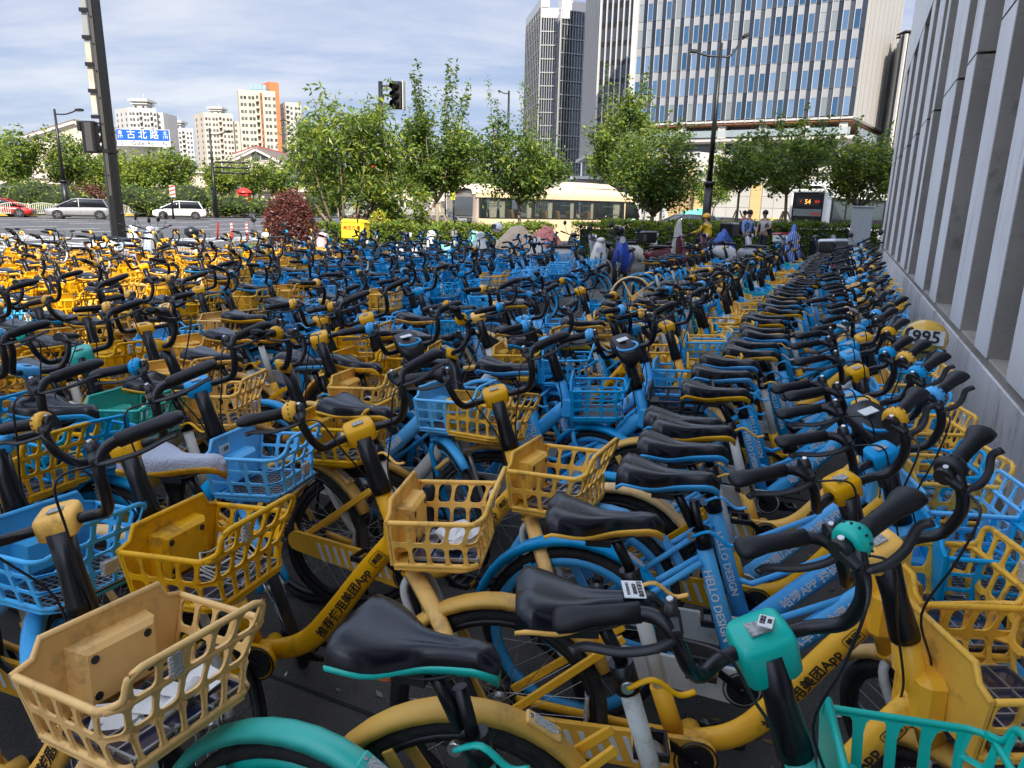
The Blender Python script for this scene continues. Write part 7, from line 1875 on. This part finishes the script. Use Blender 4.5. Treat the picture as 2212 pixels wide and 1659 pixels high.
# helmets
def helmet(label, loc, col, visor=True, r=.13, num=None):
    o = thing('helmet', label, 'helmet', loc); o.rotation_euler = (R(8), R(-12), R(200))
    put('shell', MB().ball((0, 0, 0), r, 18, 12, 0, (1.08, .95, .95)).mesh('shell', col), o)
    if visor: put('visor', MB().loft([[Vector((cos(a) * r * 1.1 * k, sin(a) * r * .99 * k, z)) for a in [R(-60 + 12 * i) for i in range(11)]] for z, k in ((-.05, .98), (0, 1.02), (.05, .98))], closed=False).mesh('visor', DRK), o)
    put('trim', MB().tube([(cos(2 * pi * i / 18) * r * 1.0, sin(2 * pi * i / 18) * r * .88, -r * .5) for i in range(18)], .008, 5, closed=True).mesh('trim', DRK), o)
    return o
helmet('black helmet hanging from the handlebar of the dark grey moped', drop(414, 500, 14.9, .98), BLM)
helmet('black helmet resting on the black moped behind the cream moped', drop(1338, 500, 18.6, 1.12), BLM)
hy = helmet('yellow helmet numbered 995 lying in a basket beside the concrete wall', W(.48, 4.92, .90), mat('yellow_helmet', (.75, .44, .04), .35, coat=.5), visor=False, r=.125)
hy.rotation_euler = (0, 0, 0)
for ang in (195,):
    n_ = Vector((cos(R(ang + 25)), sin(R(ang + 25)), .15)).normalized()
    Mx = Vector((0, -1, 0))
    zax = Vector((-.45, -.88, .15)).normalized(); xax = Vector((0, 0, 1)).cross(zax).normalized(); yax = zax.cross(xax)
    m = Matrix.Identity(4)
    for i in range(3): m[i][0] = xax[i]; m[i][1] = yax[i]; m[i][2] = zax[i]
    m.translation = zax * .128 + yax * .01
    put('white_patch', MB().box((0, 0, -.002), (.19, .085, .006)).mesh('white_patch', WHB), hy, mtx=m)
    put('lettering', text_mesh('995', .10, TXB, bold=.002, depth=.004), hy, mtx=m @ Matrix.Translation((0, 0, .003)))
helmet('white helmet with silver visor on the moped left of the beige cover', drop(1074, 500, 17.1, 1.16), WPL)
# lettering on the yellow delivery box
yb = [x for x in C.objects if x.get('label', '') == 'moped carrying the bright yellow delivery box'][0]
RP = mat('red_print', (.55, .04, .02), .5)
put('lettering', text_mesh('美团外卖', .10, RP, depth=.002), yb, mtx=Matrix.Translation((-.80, -.262, 1.10)) @ Matrix.Rotation(pi / 2, 4, 'X'))
# ------------------------------------------------------------------ the parked bicycles
def nth(n):
    w = ('first', 'second', 'third', 'fourth', 'fifth', 'sixth', 'seventh', 'eighth', 'ninth', 'tenth', 'eleventh', 'twelfth')
    return w[n - 1] if n <= 12 else f'{n}' + {1: 'st', 2: 'nd', 3: 'rd'}.get(n % 10 if n > 20 else 0, 'th')
LM = ((60, 'the red car'), (230, 'the silver car'), (330, 'the tall black pole'), (460, 'the white car'), (560, 'the red flexible posts'), (690, 'the maroon bush'), (790, 'the drooping tree'), (880, 'the yellow delivery box'), (1000, 'the staked tree'), (1180, 'the beige cover'), (9999, 'the cream moped'))
def bp(u, v, az, kind, label, **k):
    p = at(u, v, 1.0); return bike(p.x, p.y, az, kind, label, **k)
GN = 'shared bicycles parked nearest the camera'
# hand placed ones: position of the stem clamp in the photo, heading, kind
bp(61, 1137, 116, 'yellow', 'yellow bicycle with the large faded basket at the bottom left corner', group=GN, steer=-59, basket='faded')
bp(235, 970, 106, 'yellow', 'yellow bicycle whose basket holds a coil of pale wire, behind the bottom left one', group=GN, steer=-72)
bp(762, 935, 97, 'yellow', 'yellow bicycle with crumpled white tissue in its basket, centre left', group=GN, steer=-62, saddle_cover=True)
bp(1055, 855, 114, 'yellow', 'yellow bicycle with an empty basket right of the one holding tissue', group=GN, steer=-62)
bp(405, 835, 101, 'blue', 'blue bicycle with invoice sticker on its basket, behind the wire basket one', group=GN, steer=-52)
bp(870, 748, 112, 'blue', 'blue bicycle with large dark display head in the middle', group=GN, steer=-44, display=True)
bp(1180, 740, 97, 'blue', 'blue bicycle with basket beside the black basket one', group=GN, steer=-36)
bp(150, 762, 99, 'teal', 'teal bicycle with teal basket at the left', group=GN, steer=-54)
bp(340, 745, 92, 'white', 'white framed bicycle with a yellow basket left of the blue basket', group=GN, steer=30)
bp(30, 800, 118, 'blue', 'blue bicycle whose rear wheel fills the left edge below the teal one', group=GN, steer=25)
bp(164, 676, 112, 'yellow', 'yellow bicycle above the teal basket', group=GN, steer=-66)
bp(342, 664, 108, 'yellow', 'yellow bicycle with two grey saddles beside it at the left', group=GN, steer=-60)
bp(417, 625, 108, 'yellow', 'yellow bicycle with pale basket left of the large blue lettered bicycle', group=GN, steer=-54, basket='faded')
bp(677, 730, 102, 'yellow', 'yellow bicycle standing upright left of the dark display head', group=GN, steer=-72)
bp(784, 687, 98, 'yellow', 'yellow bicycle with its front turned sharply beside the upright grip', group=GN, steer=-72)
bp(905, 765, 122, 'white', 'white framed bicycle with tilted yellow basket behind the display head', group=GN, steer=40, lean=14)
bp(1028, 683, 100, 'white', 'white framed bicycle with yellow wire basket in the centre', group=GN, steer=-72)
bp(1129, 692, 98, 'blue', 'blue bicycle behind the one with the tall blue grip in the centre', group=GN, steer=-49)
bp(898, 628, 104, 'blue', 'blue bicycle with basket right of the dark upright grip', group=GN, steer=-46)
bp(1252, 627, 100, 'yellow', 'yellow bicycle left of the paved aisle', group=GN, steer=-54)
bp(1440, 705, 103, 'yellow', 'yellow bicycle behind the black basket', group=GN, steer=-56)
bp(1348, 755, 104, 'blue', 'blue bicycle with a black basket right of the centre', group=GN, steer=-64, basket='black', display=True)
bp(1501, 650, 99, 'yellow', 'yellow bicycle right of the grey paved aisle', group=GN, steer=-54)
bp(1579, 606, 96, 'blue', 'blue bicycle in the second row right of the paved aisle', group=GN, steer=-52)
bp(1640, 577, 92, 'yellow', 'yellow bicycle leading the group of slanted yellow tubes at the right', group=GN, steer=-44)
bp(1664, 573, 92, 'yellow', 'second yellow bicycle of the slanted yellow tubes at the right', group=GN, steer=-52)
bp(1590, 590, 94, 'teal', 'white and teal bicycle left of the slanted yellow tubes', group=GN, steer=-44)
bp(600, 790, 104, 'yellow', 'yellow bicycle with a thin wire basket behind the saddles at left of centre', group=GN, steer=20)
bp(-60, 960, 112, 'blue', 'blue bicycle mostly outside the left edge', group=GN, steer=-44)
bp(-110, 830, 105, 'yellow', 'yellow bicycle with square yellow basket at the far left edge', group=GN, steer=-44)
bp(-60, 690, 104, 'yellow', 'yellow bicycle with orange wheel rim at the left edge', group=GN, steer=-44)
bp(60, 655, 104, 'white', 'white framed bicycle with thin yellow basket at the left edge', group=GN, steer=-39)
# the row beside the concrete wall, nearest first
GR = 'shared bicycles in the row along the concrete wall'
wall_row = [
 (1649, 1411, 106, 'teal', 'teal bicycle with a teal lock cap at the bottom right', dict(steer=-66, bell=1)),
 (1935, 1209, 91, 'yellow', 'yellow bicycle whose saddle carries a white phone number sticker', dict(steer=-72, bell=1)),
 (1839, 1062, 97, 'yellow', 'yellow bicycle behind the one with the stickered saddle', dict(steer=-62, bell=1)),
 (1894, 925, 103, 'blue', 'blue bicycle with dark display head and bright blue ring by the wall', dict(steer=-66, bell=1, display=True)),
 (1846, 868, 103, 'blue', 'blue bicycle just behind the display head by the wall', dict(steer=-60, bell=1)),
 (1861, 806, 103, 'yellow', 'yellow bicycle by the wall near the second pilaster', dict(steer=-58, bell=1)),
 (1843, 770, 103, 'blue', 'blue bicycle by the wall beside the square blue clamp', dict(steer=-60, bell=1)),
]
for (u, v, az, k, lab, kw) in wall_row: bp(u, v, az, k, lab, group=GR, **kw)
near = [(.16, 2.02, 'blue', 'blue bicycle with large white lettering on its tube, by the wall'), (.13, 2.55, 'yellow', 'yellow bicycle with a dark bell just beyond the blue bell by the wall')]
for p_, a_, k, lab in near:
    w = W(p_, a_); bike(w.x, w.y, 103 + rnd.uniform(-3, 3), k, lab, group=GR, steer=-62, bell=1)
# further along the wall: the same row receding
a_ = 3.75; i = 0; seq = 'bybbkybybbyybbbkbybbybbybbybbbybybbbyb'
ALLOW = []
rr_ = random.Random(21)
while a_ < 15.8:
    k = seq[i % len(seq)]; kind = {'b': 'blue', 'y': 'yellow', 'k': 'white'}[k]
    w = W(.10 + rr_.uniform(-.05, .05), a_)
    cn = {'blue': 'blue', 'yellow': 'yellow', 'white': 'white framed'}[kind]
    near_ = a_ < 7
    if a_ < 4.9: lab = f'{cn} bicycle in the wall row, {nth(i + 1)} beyond the dark display head'
    else: lab = f'{cn} bicycle in the wall row, {nth(len(ALLOW) + 1)} beyond the yellow helmet'; ALLOW.append(1)
    bike(w.x, w.y, 108 + rr_.uniform(-5, 5), kind, lab, group=f'{cn} bicycles along the wall, ' + ('near' if a_ < 7.5 else 'far'), steer=-58 + rr_.uniform(-22, 22), bell=1, lean=rr_.uniform(0, 6), lod=0 if a_ < 5 else (1 if a_ < 9 else 2), bars='silver' if rr_.random() < .08 else None)
    a_ += rr_.uniform(.27, .37); i += 1
# second row to the left of it
for j, (p0, a0, a1, st) in enumerate(((-1.02, 4.6, 14.5, .42), (-2.15, 6.0, 14.0, .55))):
    a_ = a0; kk = 0
    while a_ < a1:
        k = rr_.choice(['blue', 'yellow', 'yellow', 'blue', 'white', 'blue', 'teal' if rr_.random() < .2 else 'blue'])
        w = W(p0 + rr_.uniform(-.12, .12), a_); sp = w
        if j == 1 and 6.5 < a_ < 10.5: a_ += st; continue      # the paved aisle
        kk += 1; lab = f'{k if k != "white" else "white framed"} bicycle, {nth(kk)} from the near end of the ' + ('second row from the wall' if j == 0 else 'loose row right of the paved aisle')
        bike(w.x, w.y, 100 + rr_.uniform(-14, 14), k, lab, group='bicycles in the rows left of the wall row', steer=rr_.uniform(-45, 25), lean=rr_.uniform(0, 7), lod=0 if a_ < 5.5 else (1 if a_ < 9 else 2), basket='black' if (k == 'blue' and rr_.random() < .12) else None)
        a_ += st * rr_.uniform(.8, 1.3)
# gaps near the camera
fill = [(-.95, 3.35, 'blue', 102), (-2.45, 2.75, 'yellow', 100), (-3.0, 2.1, 'white', 104), (-2.9, 3.3, 'yellow', 102), (-.98, 4.25, 'yellow', 99), (-1.95, 3.75, 'yellow', 104), (-1.2, 3.75, 'yellow', 100), (-3.1, 1.35, 'blue', 108), (-3.7, 1.7, 'yellow', 104), (-3.8, 2.7, 'blue', 100), (-4.3, 2.2, 'yellow', 104), (-2.0, 4.4, 'blue', 98)]
fl_lab = ['blue bicycle between the two blue baskets in the centre', 'yellow bicycle left of the upright yellow one', 'white framed bicycle behind the teal basket', 'yellow bicycle behind the pair of grey saddles', 'yellow bicycle at the near end of the paved aisle', 'yellow bicycle in front of the large blue lettered one', 'yellow bicycle behind the black basket, left side', 'blue bicycle left of the teal one', 'yellow bicycle at the left edge above the teal handlebar', 'blue bicycle at the left edge among yellow ones', 'yellow bicycle with orange rim at the far left', 'blue bicycle with readable tube lettering left of centre']
for (p_, a_, k, az), lab in zip(fill, fl_lab):
    w = W(p_ * 1.06, a_ * 1.10); bike(w.x, w.y, az + rr_.uniform(-5, 5), k, lab, group=GN, steer=rr_.uniform(-35, 25), lean=rr_.uniform(0, 7))
# the wide field to the left: blue in the middle, yellow at the far left, columns facing right
n_y = n_b = 0; MAXF = 205
cells = []
for ci in range(16):
    p0 = -3.2 - ci * .98
    a_ = 1.4 + (ci % 3) * .13
    while a_ < 19:
        w = W(p0 + rr_.uniform(-.13, .13), a_); a_ += rr_.uniform(.46, .64) + .008 * ci
        x, y = w.x, w.y
        if y < 4.9 or y > 13.8 or x < -9.6 - (y - 5) * .25: continue
        if x > -1.0 + (y - 5) * .30: continue
        if y > 11.6 and x < -4.6: continue
        # keep only what the lens can see
        if x < -.80 * y - .8: continue
        cells.append((y, x))
cells.sort()
for (y, x) in cells:
    yel = x < -2.55 - .11 * (y - 6) + rr_.uniform(-.35, .35)
    if rr_.random() < .04: yel = not yel
    kind = ('white' if rr_.random() < .10 else 'yellow') if yel else 'blue'
    lod = 1 if y < 7.6 else 2
    if yel: zone = 'in the sunlit crowd at the left' if y > 6.5 else 'at the shaded near side of the yellow crowd'
    else: zone = 'near the front of the blue crowd' if y < 7.5 else ('in the middle of the blue crowd' if y < 10.3 else 'at the back of the blue crowd, towards the hedge')
    cn = {'blue': 'blue', 'yellow': 'yellow', 'white': 'white framed'}[kind]
    rank = 'nearest' if y < 5.9 else 'second' if y < 6.9 else 'third' if y < 8.0 else 'fourth' if y < 9.2 else 'fifth' if y < 11 else 'rearmost'
    uu = 1106 + 1567 * x / y; lm = [t for b_, t in LM if uu < b_][0]; sil = yel and rr_.random() < .3; dsp = (not yel) and rr_.random() < .08; bkb = rr_.random() < .03; st_ = rr_.gauss(18, 18)
    extra = ' with silver handlebar' if sil else ' with dark display head' if dsp else ' with black basket' if bkb else ' with sharply turned bars' if st_ > 34 else ' with straight bars' if abs(st_) < 8 else ''
    bike(x, y, 103 + rr_.uniform(-10, 10), kind, f'{cn} bicycle{extra}, {rank} rank of the crowd, towards {lm}', group=f'{cn} bicycles in the {rank} rank of the crowd', steer=st_, lean=rr_.uniform(0, 6), lod=lod, bell=-1 if rr_.random() < .8 else 1, bars='silver' if sil else None, display=dsp, basket='black' if bkb else None)
# ------------------------------------------------------------------ things lying in the baskets and stickers
def in_basket(bidx_label, fn, name, label, cat, m):
    o = [x for x in C.objects if x.get('label') == bidx_label][0]
    M = o.matrix_world @ Matrix.Translation((.415, 0, .655)); b = MB(); fn(b)
    q = put(name, b.mesh(name, m), None, mtx=M); q['label'] = label; q['category'] = cat; return q
def tissue(b, n=60, s=.05, c=(.16, 0, .045)):
    r = random.Random(4); secs = []
    for i in range(9):
        t = pi * i / 8; secs.append([Vector((c[0] + s * 1.3 * sin(t) * cos(a) * r.uniform(.6, 1.15), c[1] + s * 1.7 * sin(t) * sin(a) * r.uniform(.6, 1.15), c[2] - s * .6 * cos(t) * r.uniform(.7, 1.2))) for a in [2 * pi * j / 12 for j in range(12)]])
    b.loft(secs, sm=False)
in_basket('yellow bicycle with crumpled white tissue in its basket, centre left', tissue, 'crumpled_tissue', 'crumpled white tissue in the yellow basket left of centre', 'tissue', PAP)
def wire(b):
    P = []
    for i in range(60):
        a = i * .42; P.append((.15 + .065 * cos(a) * (1 + .2 * sin(i * .31)), .02 + .08 * sin(a), .025 + .0010 * i + .012 * sin(i * 1.3)))
    b.tube(P, .0028, 5)
in_basket('yellow bicycle whose basket holds a coil of pale wire, behind the bottom left one', wire, 'wire_coil', 'loose coil of pale grey wire lying in a yellow basket at the left', 'wire', mat('pale_wire', (.45, .47, .42), .5))
def papers(b):
    r = random.Random(8)
    for k in range(4):
        c_ = Vector((.11 + .022 * k, -.06 + .045 * k, .025 + .008 * k)); rot = Matrix.Rotation(r.uniform(0, 3), 3, 'Z') @ Matrix.Rotation(r.uniform(-.4, .4), 3, 'X'); b.box(c_, (.09, .055, .002), 0, rot)
    b.tube([(.18, .06, .05), (.22, -.06, .06)], .012, 8)
in_basket('yellow bicycle with the large faded basket at the bottom left corner', papers, 'paper_scraps', 'white paper scraps and cup in the large faded basket', 'paper', PAP)
def sticker(label, nm, M, w, h, txt):
    o = [x for x in C.objects if x.get('label') == label][0]
    q = put(nm, MB().box((0, 0, 0), (w, h, .0016)).mesh(nm, PAP), o, mtx=M)
    for (s, z_, dx, dy) in txt: put('lettering', text_mesh(s, z_, TXB), q, loc=(dx, dy, .0012))
    return q
sticker('yellow bicycle whose saddle carries a white phone number sticker', 'sticker', Matrix.Translation((-.195, -.002, .896)) @ Matrix.Rotation(R(-90), 4, 'Z') @ Matrix.Rotation(R(4), 4, 'Y'), .062, .042, [('公积金提取', .0115, 0, .012), ('在职/离职', .009, 0, .001), ('13114335151', .0085, 0, -.012)])
sticker('teal bicycle with a teal lock cap at the bottom right', 'sticker', Matrix.Translation((.285, .008, 1.0182)) @ Matrix.Rotation(R(80), 4, 'Z'), .04, .022, [('公积金', .009, 0, .004), ('提取', .007, 0, -.006)])
sticker('blue bicycle with invoice sticker on its basket, behind the wire basket one', 'sticker', Matrix.Translation((.435, -.09, .80)) @ Matrix.Rotation(R(90), 4, 'Z') @ Matrix.Rotation(R(90), 4, 'X'), .055, .032, [('发票', .014, .008, 0)])
# grey white quilted saddle in front, teal bicycle's orange spring
o = [x for x in C.objects if x.get('label') == 'teal bicycle with a teal lock cap at the bottom right'][0]
sb_ = MB(); sb_.lathe([(.018, 0), (.026, .006), (.018, .014), (.026, .021), (.018, .028), (.026, .035), (.018, .042)], (-.345, 0, .79), (0, 0, 1), 14)
put('elastomer_spring', sb_.mesh('elastomer_spring', ORG), o)
